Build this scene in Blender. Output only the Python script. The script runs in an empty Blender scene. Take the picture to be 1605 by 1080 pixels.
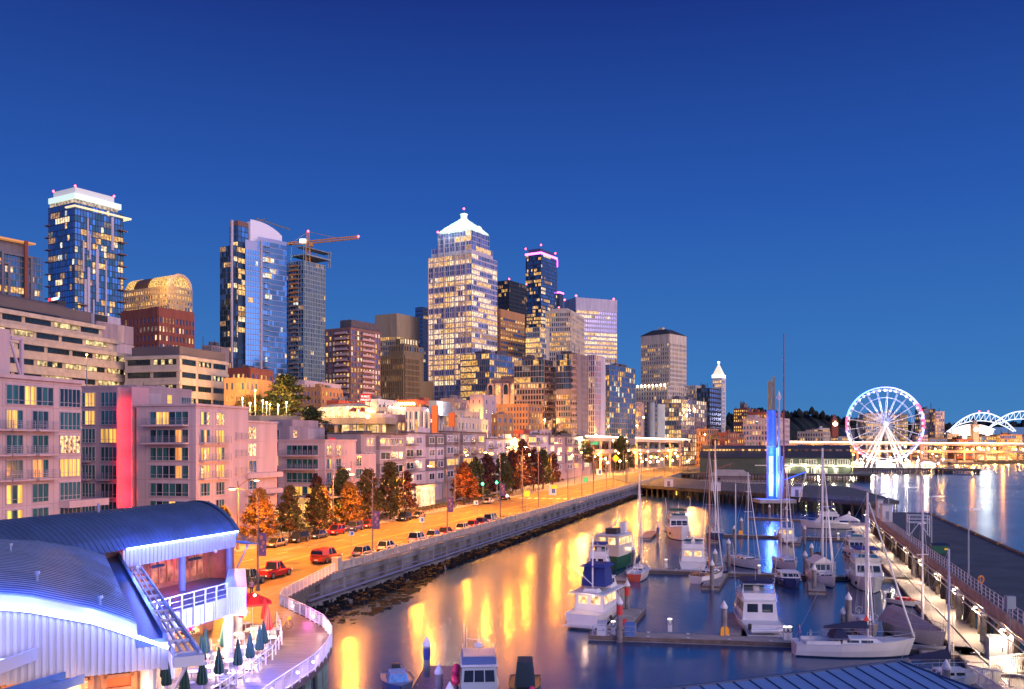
import bpy, math, random
from mathutils import Vector, Matrix
random.seed(7)
S = bpy.context.scene; C = S.collection
R = math.radians; PI = math.pi
# ---------------- camera
K = 1400.0; CX = 802.5; HY = 696.0; H = 20.0
cam = bpy.data.cameras.new('camera'); co = bpy.data.objects.new('camera', cam); C.objects.link(co)
cam.sensor_width = 36; cam.lens = 36*K/1605; cam.shift_y = (HY-540)/1605
cam.clip_start = .5; cam.clip_end = 20000
co.location = (0, 0, H); co.rotation_euler = (R(90), 0, 0); S.camera = co
# ---------------- world: dusk sky
w = bpy.data.worlds.new('World'); S.world = w; w.use_nodes = True
nt = w.node_tree; nt.nodes.clear(); N = nt.nodes.new; LK = nt.links.new
tc = N('ShaderNodeTexCoord'); sep = N('ShaderNodeSeparateXYZ'); LK(tc.outputs['Generated'], sep.inputs[0])
ramp = N('ShaderNodeValToRGB'); LK(sep.outputs['Z'], ramp.inputs[0])
def stops(rmp, L):
    el = rmp.color_ramp.elements
    while len(el) < len(L): el.new(.5)
    for e, (p, c) in zip(el, L): e.position = p; e.color = (*c, 1)
stops(ramp, [(0, (.058, .225, .50)), (.07, (.040, .185, .51)), (.25, (.019, .098, .43)), (.44, (.009, .034, .235)), (1, (.006, .022, .18))])
# western afterglow (behind and to the right of the camera)
dot = N('ShaderNodeVectorMath'); dot.operation = 'DOT_PRODUCT'; LK(tc.outputs['Generated'], dot.inputs[0])
dot.inputs[1].default_value = (.72, -.68, .1)
rg = N('ShaderNodeValToRGB'); LK(dot.outputs['Value'], rg.inputs[0])
stops(rg, [(0, (0, 0, 0)), (.25, (.02, .05, .10)), (.7, (.30, .46, .88)), (1, (1.2, 1.0, 1.3))])
mx = N('ShaderNodeMix'); mx.data_type = 'RGBA'; mx.blend_type = 'ADD'; mx.inputs[0].default_value = 1
LK(ramp.outputs[0], mx.inputs[6]); LK(rg.outputs[0], mx.inputs[7])
bg = N('ShaderNodeBackground'); LK(mx.outputs[2], bg.inputs[0]); bg.inputs[1].default_value = 1.0
sky = N('ShaderNodeTexSky'); sky.sky_type = 'NISHITA'; sky.sun_disc = False; sky.sun_elevation = R(1); sky.sun_rotation = R(133)
bg2 = N('ShaderNodeBackground'); LK(sky.outputs[0], bg2.inputs[0]); bg2.inputs[1].default_value = .004
ad = N('ShaderNodeAddShader'); LK(bg.outputs[0], ad.inputs[0]); LK(bg2.outputs[0], ad.inputs[1])
wo = N('ShaderNodeOutputWorld'); LK(ad.outputs[0], wo.inputs[0])
# last glow of the sun from behind right
sl = bpy.data.lights.new('sun', 'SUN'); sl.energy = 1.5; sl.angle = R(30); sl.color = (1, .61, .45)
so = bpy.data.objects.new('sun', sl); C.objects.link(so)
so.rotation_euler = Vector((-.62, .72, -.30)).to_track_quat('-Z', 'Y').to_euler()
S.view_settings.view_transform = 'Standard'; S.view_settings.look = 'None'; S.view_settings.exposure = 0; S.view_settings.gamma = 1
cy = S.cycles; cy.use_denoising = True; cy.max_bounces = 6; cy.diffuse_bounces = 2; cy.glossy_bounces = 3
cy.transparent_max_bounces = 6; cy.sample_clamp_indirect = 2.5; cy.sample_clamp_direct = 0; cy.caustics_reflective = False; cy.caustics_refractive = False
try: cy.use_light_tree = True
except Exception: pass
# ---------------- geometry helpers
UX, UY = .2882, .9576                       # shore direction
ROT = math.atan2(-UX, UY)                   # local x points to the water, local y along the shore
def G(px, py, z=0.0):
    Y = K*(H-z)/(py-HY); return ((px-CX)*Y/K, Y, z)
def P(px, py, Y): return ((px-CX)*Y/K, Y, H-(py-HY)*Y/K)
def ZY(py, Y): return H-(py-HY)*Y/K
def uv(s, t, z=0):                          # s metres along the quay from its corner, t metres towards the water
    return (-22.3+UX*s+UY*t, 111.5+UY*s-UX*t, z)
class MB:
    def __init__(s): s.v = []; s.f = []; s.m = []
    def add(s, V, F, mi=0):
        b = len(s.v); s.v += [tuple(p) for p in V]
        for f in F: s.f.append([b+i for i in f]); s.m.append(mi)
        return s
    def box(s, x0, x1, y0, y1, z0, z1, mi=0):
        return s.add([(x0,y0,z0),(x1,y0,z0),(x1,y1,z0),(x0,y1,z0),(x0,y0,z1),(x1,y0,z1),(x1,y1,z1),(x0,y1,z1)],
              [(0,3,2,1),(4,5,6,7),(0,1,5,4),(1,2,6,5),(2,3,7,6),(3,0,4,7)], mi)
    def quad(s, a, b, c, d, mi=0): return s.add([a,b,c,d], [(0,1,2,3)], mi)
    def prism(s, poly, z0, z1, mi=0):
        n = len(poly)
        if sum(poly[i][0]*poly[(i+1)%n][1]-poly[(i+1)%n][0]*poly[i][1] for i in range(n)) < 0: poly = poly[::-1]
        V = [(p[0],p[1],z0) for p in poly]+[(p[0],p[1],z1) for p in poly]
        return s.add(V, [tuple(range(n-1,-1,-1)), tuple(range(n,2*n))]+[(i,(i+1)%n,n+(i+1)%n,n+i) for i in range(n)], mi)
    def frus(s, b, t, z0, z1, mi=0):         # b,t = (x0,x1,y0,y1)
        return s.add([(b[0],b[2],z0),(b[1],b[2],z0),(b[1],b[3],z0),(b[0],b[3],z0),(t[0],t[2],z1),(t[1],t[2],z1),(t[1],t[3],z1),(t[0],t[3],z1)],
              [(0,3,2,1),(4,5,6,7),(0,1,5,4),(1,2,6,5),(2,3,7,6),(3,0,4,7)], mi)
    def tube(s, pts, r, n=6, mi=0, r1=None, caps=True):
        pts = [Vector(p) for p in pts]; m = len(pts); b = len(s.v); r1 = r if r1 is None else r1
        for i, p in enumerate(pts):
            d = (pts[min(i+1,m-1)]-pts[max(i-1,0)]).normalized()
            a = d.cross(Vector((0,0,1)))
            if a.length < .05: a = d.cross(Vector((1,0,0)))
            a.normalize(); c = d.cross(a); q = r+(r1-r)*i/max(1,m-1)
            for k in range(n):
                t = 2*PI*k/n; s.v.append(tuple(p+a*q*math.cos(t)+c*q*math.sin(t)))
        for i in range(m-1):
            for k in range(n):
                s.f.append([b+i*n+k, b+i*n+(k+1)%n, b+(i+1)*n+(k+1)%n, b+(i+1)*n+k]); s.m.append(mi)
        if caps:
            s.f.append([b+k for k in range(n)][::-1]); s.m.append(mi)
            s.f.append([b+(m-1)*n+k for k in range(n)]); s.m.append(mi)
        return s
    def bar(s, a, b, w, h=None, mi=0):       # rectangular bar
        a = Vector(a); b = Vector(b); h = h or w; d = (b-a).normalized()
        x = d.cross(Vector((0,0,1)))
        if x.length < .02: x = Vector((1,0,0))
        x.normalize(); y = x.cross(d); V = []
        for p in (a, b):
            for i, j in ((-1,-1),(1,-1),(1,1),(-1,1)): V.append(tuple(p+x*w/2*i+y*h/2*j))
        return s.add(V, [(0,1,2,3),(7,6,5,4),(0,4,5,1),(1,5,6,2),(2,6,7,3),(3,7,4,0)], mi)
    def lathe(s, cx, cy, prof, n=12, mi=0):
        b = len(s.v)
        for r, z in prof:
            for k in range(n): t = 2*PI*k/n; s.v.append((cx+r*math.cos(t), cy+r*math.sin(t), z))
        for i in range(len(prof)-1):
            for k in range(n): s.f.append([b+i*n+k,b+i*n+(k+1)%n,b+(i+1)*n+(k+1)%n,b+(i+1)*n+k]); s.m.append(mi)
        s.f.append([b+k for k in range(n)][::-1]); s.m.append(mi)
        s.f.append([b+(len(prof)-1)*n+k for k in range(n)]); s.m.append(mi)
        return s
    def ball(s, c, r, n=10, mi=0, sz=1):
        return s.lathe(c[0], c[1], [(max(.001, r*math.sin(PI*i/6)), c[2]-r*sz*math.cos(PI*i/6)) for i in range(7)], n, mi)
    def grid(s, fn, nu, nv, mi=0):
        b = len(s.v)
        for i in range(nu+1):
            for j in range(nv+1): s.v.append(tuple(fn(i/nu, j/nv)))
        for i in range(nu):
            for j in range(nv):
                a = b+i*(nv+1)+j; s.f.append([a,a+nv+1,a+nv+2,a+1]); s.m.append(mi)
        return s
    def mesh(s, name, mats, smooth=False):
        me = bpy.data.meshes.new(name); me.from_pydata(s.v, [], s.f)
        for m in (mats if isinstance(mats, (list, tuple)) else [mats]): me.materials.append(m)
        me.polygons.foreach_set('material_index', s.m)
        if smooth: me.polygons.foreach_set('use_smooth', [True]*len(s.f))
        me.update(); return me
    def build(s, name, mats, parent=None, smooth=False, loc=None, rz=None):
        o = bpy.data.objects.new(name, s.mesh(name, mats, smooth)); C.objects.link(o)
        if parent: o.parent = parent
        if loc: o.location = loc
        if rz is not None: o.rotation_euler = (0,0,rz)
        return o
def place(name, me, parent=None, loc=(0,0,0), rz=0):
    o = bpy.data.objects.new(name, me); C.objects.link(o); o.parent = parent; o.location = loc; o.rotation_euler = (0,0,rz); return o
def tag(o, label, cat, group=None):
    o['label'] = label; o['category'] = cat
    if group: o['group'] = group
    return o
def thing(name, label, cat, loc=(0,0,0), rz=0, group=None):
    o = bpy.data.objects.new(name, None); C.objects.link(o); o.empty_display_size = .5
    o.location = loc; o.rotation_euler = (0,0,rz); return tag(o, label, cat, group)
def struct(o): o['kind'] = 'structure'; return o
def stuff(o): o['kind'] = 'stuff'; return o
KIDS = {}
def dup(root, loc, rz=None, label=None, group=None):
    r = root.copy(); C.objects.link(r); r.location = loc
    if rz is not None: r.rotation_euler = (0,0,rz)
    if label: r['label'] = label
    if group: r['group'] = group
    def rec(a, b):
        for ch in kids(a):
            c = ch.copy(); C.objects.link(c); c.parent = b; rec(ch, c)
    rec(root, r); return r
def kids(a):
    return list(a.children)
ORD = ['first','second','third','fourth','fifth','sixth','seventh','eighth','ninth','tenth','eleventh','twelfth','thirteenth','fourteenth','fifteenth',
 'sixteenth','seventeenth','eighteenth','nineteenth','twentieth']+['twenty-'+x for x in ['first','second','third','fourth','fifth','sixth','seventh','eighth','ninth']]+['thirtieth']+['thirty-'+x for x in ['first','second','third','fourth','fifth','sixth','seventh','eighth','ninth']]+['fortieth']
def ranklabels(objs, fmt, how='x'):          # truthful "third from the left" labels by where things stand
    key = (lambda o: o.location.x/max(1,o.location.y)) if how == 'x' else (lambda o: o.location.y)
    for i, o in enumerate(sorted(objs, key=key)): o['label'] = fmt.format(ORD[i] if i < len(ORD) else str(i+1)+'th')
def light(name, kind, loc, energy, color, parent=None, size=.2, spot=None, blend=.6, aim=None):
    l = bpy.data.lights.new(name, kind); l.energy = energy; l.color = color
    if kind in ('POINT', 'SPOT'): l.shadow_soft_size = size
    if kind == 'SPOT': l.spot_size = R(spot or 150); l.spot_blend = blend
    if kind == 'AREA': l.size = size
    o = bpy.data.objects.new(name, l); C.objects.link(o); o.parent = parent; o.location = loc
    if aim: o.rotation_euler = Vector(aim).to_track_quat('-Z','Y').to_euler()
    return o
# ---------------- materials
MATS = {}
def mat(name, col, rough=.6, metal=0, em=None, es=0, var=0, scale=1.5, bump=0, bs=30, coat=0, spec=None, lines=None, streak=0):
    if name in MATS: return MATS[name]
    m = bpy.data.materials.new(name); m.use_nodes = True; t = m.node_tree; b = t.nodes['Principled BSDF']
    b.inputs['Base Color'].default_value = (*col, 1); b.inputs['Roughness'].default_value = rough; b.inputs['Metallic'].default_value = metal
    if coat: b.inputs['Coat Weight'].default_value = coat
    if spec is not None: b.inputs['Specular IOR Level'].default_value = spec
    if em: b.inputs['Emission Color'].default_value = (*em, 1); b.inputs['Emission Strength'].default_value = es
    n = t.nodes.new; l = t.links.new
    if var or bump or streak:
        tc = n('ShaderNodeTexCoord'); src = tc.outputs['Object']
        geo = n('ShaderNodeNewGeometry'); src = geo.outputs['Position']
        if streak:
            mp = n('ShaderNodeMapping'); mp.inputs['Scale'].default_value = (1, 1, .12); l(src, mp.inputs[0]); srcs = mp.outputs[0]
        else: srcs = src
        if var:
            nz = n('ShaderNodeTexNoise'); nz.inputs['Scale'].default_value = scale; nz.inputs['Detail'].default_value = 5; l(srcs, nz.inputs[0])
            mr = n('ShaderNodeMapRange'); mr.inputs[1].default_value = .3; mr.inputs[2].default_value = .7; mr.inputs[3].default_value = 1-var; mr.inputs[4].default_value = 1+var
            l(nz.outputs[0], mr.inputs[0])
            hs = n('ShaderNodeHueSaturation'); hs.inputs['Color'].default_value = (*col, 1); l(mr.outputs[0], hs.inputs['Value']); l(hs.outputs[0], b.inputs['Base Color'])
        if bump:
            nb = n('ShaderNodeTexNoise'); nb.inputs['Scale'].default_value = bs; l(src, nb.inputs[0])
            bp = n('ShaderNodeBump'); bp.inputs['Strength'].default_value = bump; l(nb.outputs[0], bp.inputs['Height']); l(bp.outputs[0], b.inputs['Normal'])
    MATS[name] = m; return m
def litmat(name, c1, c2, s0, s1, sc=.7, vert=1.0, blinds=0):
    """lit room seen through a pane: uneven light from lamps, blinds and furniture"""
    if name in MATS: return MATS[name]
    m = bpy.data.materials.new(name); m.use_nodes = True; t = m.node_tree; b = t.nodes['Principled BSDF']; n = t.nodes.new; l = t.links.new
    geo = n('ShaderNodeNewGeometry'); mp = n('ShaderNodeMapping'); mp.inputs['Scale'].default_value = (sc, sc, sc*vert); l(geo.outputs['Position'], mp.inputs[0])
    nz = n('ShaderNodeTexNoise'); nz.inputs['Scale'].default_value = 1; nz.inputs['Detail'].default_value = 3; l(mp.outputs[0], nz.inputs[0])
    mr = n('ShaderNodeMapRange'); mr.inputs[1].default_value = .34; mr.inputs[2].default_value = .66; mr.inputs[3].default_value = s0; mr.inputs[4].default_value = s1; l(nz.outputs[0], mr.inputs[0])
    mx = n('ShaderNodeMix'); mx.data_type = 'RGBA'; mx.inputs[6].default_value = (*c1, 1); mx.inputs[7].default_value = (*c2, 1); l(nz.outputs[0], mx.inputs[0])
    l(mx.outputs[2], b.inputs['Emission Color']); l(mr.outputs[0], b.inputs['Emission Strength'])
    b.inputs['Base Color'].default_value = (.05, .05, .05, 1); b.inputs['Roughness'].default_value = .15
    MATS[name] = m; return m
def curtain(name, c, es=0, ec=(1,.7,.25), dark=.35):
    if name in MATS: return MATS[name]
    m = bpy.data.materials.new(name); m.use_nodes = True; t = m.node_tree; b = t.nodes['Principled BSDF']; n = t.nodes.new; l = t.links.new
    geo = n('ShaderNodeNewGeometry'); mp = n('ShaderNodeMapping'); mp.inputs['Scale'].default_value = (3.2, 3.2, .12); l(geo.outputs['Position'], mp.inputs[0])
    nz = n('ShaderNodeTexNoise'); nz.inputs['Scale'].default_value = 1; nz.inputs['Detail'].default_value = 3; l(mp.outputs[0], nz.inputs[0])
    mr = n('ShaderNodeMapRange'); mr.inputs[1].default_value = .35; mr.inputs[2].default_value = .65; mr.inputs[3].default_value = dark; mr.inputs[4].default_value = 1.3; l(nz.outputs[0], mr.inputs[0])
    hs = n('ShaderNodeHueSaturation'); hs.inputs['Color'].default_value = (*c, 1); l(mr.outputs[0], hs.inputs['Value']); l(hs.outputs[0], b.inputs['Base Color'])
    b.inputs['Roughness'].default_value = .12; b.inputs['Coat Weight'].default_value = .8; b.inputs['Coat Roughness'].default_value = .03
    if es:
        b.inputs['Emission Color'].default_value = (*ec, 1); mm = n('ShaderNodeMath'); mm.operation = 'MULTIPLY'; mm.inputs[1].default_value = es; l(mr.outputs[0], mm.inputs[0]); l(mm.outputs[0], b.inputs['Emission Strength'])
    MATS[name] = m; return m
# glass
GD = mat('glass_dusk', (.10, .20, .34), .08, .55, var=.35, scale=.05)
GB = mat('glass_blue', (.16, .36, .66), .10, .75, var=.3, scale=.04)
GK = mat('glass_black', (.03, .05, .07), .1, .4, var=.4, scale=.08)
GL = mat('glass_lavender', (.36, .36, .58), .12, .7, var=.25, scale=.05)
LW = litmat('lit_room_warm', (1, .42, .09), (1, .68, .28), .35, 1.75)
LA = litmat('lit_room_amber', (1, .42, .06), (1, .62, .16), .25, 1.5)
LWH = litmat('lit_room_white', (1, .60, .30), (1, .82, .52), .5, 2.0)
LC = litmat('lit_room_cool', (.75, .85, .8), (1, .95, .8), .3, 1.4)
# walls
W = {k: mat('wall_'+k, c, .8, var=.16, scale=.5, bump=.1, bs=6, streak=1) for k, c in dict(
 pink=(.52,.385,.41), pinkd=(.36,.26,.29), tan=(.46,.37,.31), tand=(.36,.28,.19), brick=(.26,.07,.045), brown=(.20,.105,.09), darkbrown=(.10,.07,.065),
 grey=(.30,.26,.29), greyd=(.17,.15,.18), olive=(.20,.15,.085), stone=(.48,.42,.35), lav=(.50,.44,.52), white=(.62,.60,.62), cream=(.6,.5,.4),
 black=(.035,.035,.045), navy=(.04,.06,.12), concrete=(.33,.31,.30), red=(.42,.08,.05), orange=(.5,.24,.10), taupe=(.27,.2,.2), steel=(.26,.31,.36), dgreen=(.05,.065,.06)).items()}
ROOFD = mat('roof_felt', (.09,.08,.10), .9, var=.2, scale=.4)
ROOFG = mat('roof_gravel', (.2,.18,.19), .9, var=.25, scale=.8)
MW = mat('white_metal', (.75,.76,.8), .35, .3); MG = mat('grey_metal', (.32,.34,.37), .4, .6); MD = mat('dark_metal', (.05,.055,.065), .45, .5)
LD1 = litmat('lit_room_dim', (1, .40, .10), (1, .62, .30), .12, .7); LD2 = litmat('lit_room_faint', (.8, .5, .3), (.7, .75, .7), .05, .38)
GLOWR = mat('red_beacon', (.3,0,0), em=(1,.06,.08), es=14); GLOWW = mat('white_bulb', (1,1,1), em=(1,.85,.62), es=26)
GLOWS = mat('sodium_bulb', (1,.7,.3), em=(1,.50,.12), es=70)
# ================= ground, water, roads
WATER = bpy.data.materials.new('harbour_water'); WATER.use_nodes = True; t = WATER.node_tree; b = t.nodes['Principled BSDF']
b.inputs['Base Color'].default_value = (.004, .050, .150, 1); b.inputs['Roughness'].default_value = .17; b.inputs['IOR'].default_value = 2.1
geo = t.nodes.new('ShaderNodeNewGeometry'); mp = t.nodes.new('ShaderNodeMapping'); mp.inputs['Scale'].default_value = (.22, .10, 1); mp.inputs['Rotation'].default_value = (0,0,.5)
nz = t.nodes.new('ShaderNodeTexNoise'); nz.inputs['Scale'].default_value = 1; nz.inputs['Detail'].default_value = 6; nz.inputs['Roughness'].default_value = .6
bp = t.nodes.new('ShaderNodeBump'); bp.inputs['Strength'].default_value = .07; bp.inputs['Distance'].default_value = .6
t.links.new(geo.outputs['Position'], mp.inputs[0]); t.links.new(mp.outputs[0], nz.inputs[0]); t.links.new(nz.outputs[0], bp.inputs['Height']); t.links.new(bp.outputs[0], b.inputs['Normal'])
nr = t.nodes.new('ShaderNodeTexNoise'); nr.inputs['Scale'].default_value = .03; mr = t.nodes.new('ShaderNodeMapRange'); mr.inputs[3].default_value = .15; mr.inputs[4].default_value = .27
t.links.new(geo.outputs['Position'], nr.inputs[0]); t.links.new(nr.outputs[0], mr.inputs[0]); t.links.new(mr.outputs[0], b.inputs['Roughness'])
m = MB(); m.quad((-400,-100,0),(9000,-100,0),(9000,12000,0),(-400,12000,0)); struct(m.build('water', WATER))
DIRT = mat('paving', (.17,.15,.14), .9, var=.2, scale=.3)
m = MB()
poly = [uv(0,0),uv(-3,-.6),(-24.2,100),(-25,89),(-26,76),(-27,50),(-27,20),(-400,20),(-1800,900),(-1800,6000),(6000,6000),(6000,1500),(900,930),(560,930),(470,985),(400,850),(300,700),uv(480,0),uv(360,0)]
m.prism([p[:2] for p in poly], -4, 4); struct(m.build('ground', DIRT))
ASPH = mat('asphalt', (.15,.10,.05), .75, var=.32, scale=.22, bump=.15, bs=8, streak=0)
m = MB(); m.quad(uv(-48,-23.5,4.004), uv(-48,-1.2,4.004), uv(760,-1.2,4.004), uv(760,-23.5,4.004)); struct(m.build('road', ASPH))
PAINT = mat('road_paint', (.62,.6,.5), .7, var=.25, scale=2); YEL = mat('yellow_paint', (.65,.4,.04), .7, var=.2, scale=2)
m = MB()
for s0 in range(-40, 420, 9):
    for tt in (-6.2, -16.6): m.quad(uv(s0,tt-.07,4.008), uv(s0,tt+.07,4.008), uv(s0+3,tt+.07,4.008), uv(s0+3,tt-.07,4.008), 0)
for tt in (-11.1, -11.5): m.quad(uv(-45,tt-.06,4.008), uv(-45,tt+.06,4.008), uv(500,tt+.06,4.008), uv(500,tt-.06,4.008), 1)
for s0 in range(6, 190, 6): 
    m.quad(uv(s0,-3.4,4.008), uv(s0,-1.3,4.008), uv(s0+.1,-1.3,4.008), uv(s0+.1,-3.4,4.008), 0); m.quad(uv(s0,-23.3,4.008), uv(s0,-21.2,4.008), uv(s0+.1,-21.2,4.008), uv(s0+.1,-23.3,4.008), 0)
for s0 in range(-40, 330, 6): m.quad(uv(s0,-21,4.006), uv(s0,-3.6,4.006), uv(s0+.09,-3.6,4.006), uv(s0+.09,-21,4.006), 2)
rr = random.Random(77)
for i in range(46): s0 = rr.uniform(-30,260); t0 = rr.choice((-4.2,-7.8,-12,-17.2))-rr.uniform(0,1); l0 = rr.uniform(1.2,7); w0 = rr.uniform(.8,2.2); m.quad(uv(s0,t0-w0,4.0065), uv(s0,t0,4.0065), uv(s0+l0,t0,4.0065), uv(s0+l0,t0-w0,4.0065), 2 if i % 3 else 3)
for k in range(8): m.quad(uv(152,-4-k*2.2-1.1,4.008), uv(152,-4-k*2.2,4.008), uv(156,-4-k*2.2,4.008), uv(156,-4-k*2.2-1.1,4.008), 0)
struct(m.build('road_markings', [PAINT, YEL, mat('asphalt_patch', (.065,.06,.055), .85, var=.3, scale=1), mat('asphalt_pale_patch', (.19,.17,.15), .85, var=.3, scale=1)]))
CONC = mat('pavement_concrete', (.30,.27,.25), .85, var=.15, scale=.5)
m = MB(); m.prism([uv(-60,-40)[:2],uv(-60,-23.6)[:2],uv(520,-23.6)[:2],uv(520,-40)[:2]], 3.9, 4.13); struct(m.build('pavement', CONC))
m = MB(); m.prism([uv(8,-1.1)[:2],uv(8,.2)[:2],uv(330,.2)[:2],uv(330,-1.1)[:2]], 3.9, 4.14); struct(m.build('kerb', CONC))
# hillside of the city
GRASS = mat('hillside', (.07,.065,.05), .95, var=.4, scale=.05)
def hz(s, t):                                 # t = metres inland
    a = max(0, min(1, (t-(62 if s < 240 else 62+(s-240)*.35))/60)); b = max(0, min(1, (t-130)/350)); f = 1 if s < 700 else max(0, 1-(s-700)/500)
    return 3.7+f*(20*a*a*(3-2*a)+22*b)
m = MB(); m.grid(lambda i, j: uv(-120+i*1600, -(60+j*900), hz(-120+i*1600, 60+j*900)), 64, 45); struct(m.build('hill', GRASS))
WOOD = mat('dark_wood', (.012,.02,.018), .95, var=.5, scale=.02)
m = MB(); rr = random.Random(3)
def ridge(i, j):
    x = -200+i*3600; h = 62+18*math.sin(x*.003)+10*math.sin(x*.011+1)+5*math.sin(x*.047)+2.5*math.sin(x*.21)+2*math.sin(x*.5)
    return (x, 1900+j*500, 2+h*math.sin(PI*min(1, j*1.0+.001)))
m.grid(ridge, 500, 8); struct(m.build('hills', WOOD))
m = MB()                                      # wood on the far ridge: reads as one mass
for i in range(1500):
    x = rr.uniform(380, 2400); y = 2130+rr.uniform(-60, 30); h = rr.uniform(9, 20); z = ridge((x+200)/3600, .5)[2]-7
    m.lathe(x, y, [(h*.34, z), (h*.4, z+h*.35), (h*.22, z+h*.75), (.05, z+h)], 5)
stuff(m.build('wood', WOOD)); tag(bpy.data.objects['wood'], 'dark far-off wood along the ridge behind the southern suburbs', 'wood')

# ================= generic building with real piers, spandrels and panes
def frame(Xc, Yc): return (Xc, Yc, 0)
TH = [R(-31)]
class Bld:
    def __init__(s, name, label, cat, x0, xc, x1, Yc, ytop, wall, zb=4, rx=None, group=None, roof=ROOFD, Rmin=14, Lmin=0, th=None):
        th = R(th) if th is not None else TH[0]; c_, s_ = math.cos(th), -math.sin(th)
        s.Y = Yc; s.X = X = (xc-CX)*Yc/K; k0 = (x0-CX)/K; k1 = (x1-CX)/K
        s.L = max(Lmin, (X-k0*Yc)/(c_+s_*k0)); d = s_-c_*k1
        s.Rr = rx if rx is not None else (k1*Yc-X)/d if abs(d) > 1e-3 else 20
        s.Rr = max(.5, s.Rr); s.zt = ZY(ytop, Yc); s.zb = zb; s.wall = wall
        s.e = thing(name, label, cat, (X, Yc, zb), th, group); s.D = max(s.Rr, Rmin)
        s.m = MB(); s.m.box(-s.L, 0, 0, s.D, 0, s.zt-zb, 0)
        s.m.box(-s.L+.35, -.35, .35, s.D-.35, s.zt-zb, s.zt-zb+.02, 1)
        s.mats = [wall, roof]; s.wins = []; s.px = 0
    def z(s, py): return ZY(py, s.Y)-s.zb
    def fb(s, fc, a0, a1, z0, z1, d0, d1):    # box on a face
        L = s.L
        return {'f': (-L+a0, -L+a1, -d1, -d0, z0, z1), 'r': (d0, d1, a0, a1, z0, z1), 'l': (-L-d1, -L-d0, a0, a1, z0, z1)}[fc]
    def add(s, fc, a0, a1, z0, z1, d0, d1, mi=0, mb=None): (mb or s.m).box(*s.fb(fc, a0, a1, z0, z1, d0, d1), mi)
    def quadv(s, fc, a0, a1, z0, z1, d):
        L = s.L
        if fc == 'f': return ((-L+a0,-d,z0),(-L+a1,-d,z0),(-L+a1,-d,z1),(-L+a0,-d,z1))
        if fc == 'r': return ((d,a0,z0),(d,a1,z0),(d,a1,z1),(d,a0,z1))
        return ((-L-d,a1,z0),(-L-d,a0,z0),(-L-d,a0,z1),(-L-d,a1,z1))
    def facade(s, fc, ncol, fl, pier=.25, span=.3, dep=.25, lit=.3, run=.6, glass=None, lits=None, z0=None, z1=None, a0=None, a1=None, litfn=None, topband=0, botband=0, spmi=0, pimi=0, skip=None):
        """pier, span = share of bay / storey taken by wall"""
        W = {'f': s.L, 'r': s.Rr, 'l': s.Rr}[fc]; a0 = 0 if a0 is None else a0; a1 = W if a1 is None else a1
        z0 = 0 if z0 is None else z0; z1 = (s.zt-s.zb) if z1 is None else z1
        n = max(1, int((z1-z0-topband)/fl)); zt = z1-topband; zb = zt-n*fl; w = (a1-a0)/ncol; pw = w*pier; sh = fl*span
        if topband: s.add(fc, a0, a1, zt, z1, -.1, dep)
        if zb-z0 > .4 or botband: s.add(fc, a0, a1, z0, zb, -.1, dep)
        if pw > .04:
            for i in range(ncol+1):
                c = a0+i*w; s.add(fc, max(a0, c-pw/2), min(a1, c+pw/2), zb, zt, -.1, dep+.03, pimi)
        if sh > .04:
            for j in range(n+1):
                c = zb+j*fl; s.add(fc, a0, a1, max(zb, c-sh/2) if j else zb, min(zt, c+sh/2) if j < n else zt, -.1, dep, spmi)
        glass = glass or [GD]; lits = list(lits or [LW, LW, LA, LWH]); lits = lits*2+[LD1, LD1, LD2] if lits and lit < .65 and not litfn else lits*3+[LD1]; rnd = random.Random(hash_(s.e.name)+ord(fc)*7+int(z0))
        for j in range(n):
            zz = zb+j*fl; f = (zz-z0)/max(1, z1-z0); L0 = litfn(f) if litfn else lit; on = rnd.random() < L0; lm = rnd.choice(lits); rowk = rnd.choice((.35, 1, 1, 1.6))
            for i in range(ncol):
                if skip and skip(i, j): continue
                if rnd.random() > run: on = rnd.random() < min(.97, L0*rowk); lm = rnd.choice(lits)
                s.wins.append((fc, a0+i*w+pw*.48, a0+(i+1)*w-pw*.48, zz+sh*.48, zz+fl-sh*.48, lm if on else rnd.choice(glass)))
    def box(s, x0, x1, y0, y1, z0, z1, mi=0): s.m.box(x0, x1, y0, y1, z0, z1, mi)
    def clutter(s, n=4, h=3, seed=1):
        r = random.Random(seed+int(s.Y)); zt = s.zt-s.zb; w0 = s.L; d0 = s.D
        for i in range(n):
            w = w0*r.uniform(.08,.25); d = d0*r.uniform(.08,.25); x = -w0+r.uniform(.06,.9)*(w0-w); y = r.uniform(.05,.75)*(d0-d); s.m.box(x, x+w, y, y+d, zt, zt+h*r.uniform(.3,1), r.choice((0,1)))
        for i in range(n): x = -w0*r.random(); y = d0*.6*r.random(); s.m.tube([(x,y,zt),(x,y,zt+h*r.uniform(.6,1.7))], .12*s.Y/300, 5, 1)
    def parapet(s, h=.9, t=.35):
        z = s.zt-s.zb; L, D = s.L, s.D
        s.m.box(-L-.05, .05, -.05, t, z-.1, z+h); s.m.box(-t, .052, t, D, z-.1, z+h); s.m.box(-L-.052, -L+t, t, D, z-.1, z+h)
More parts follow.
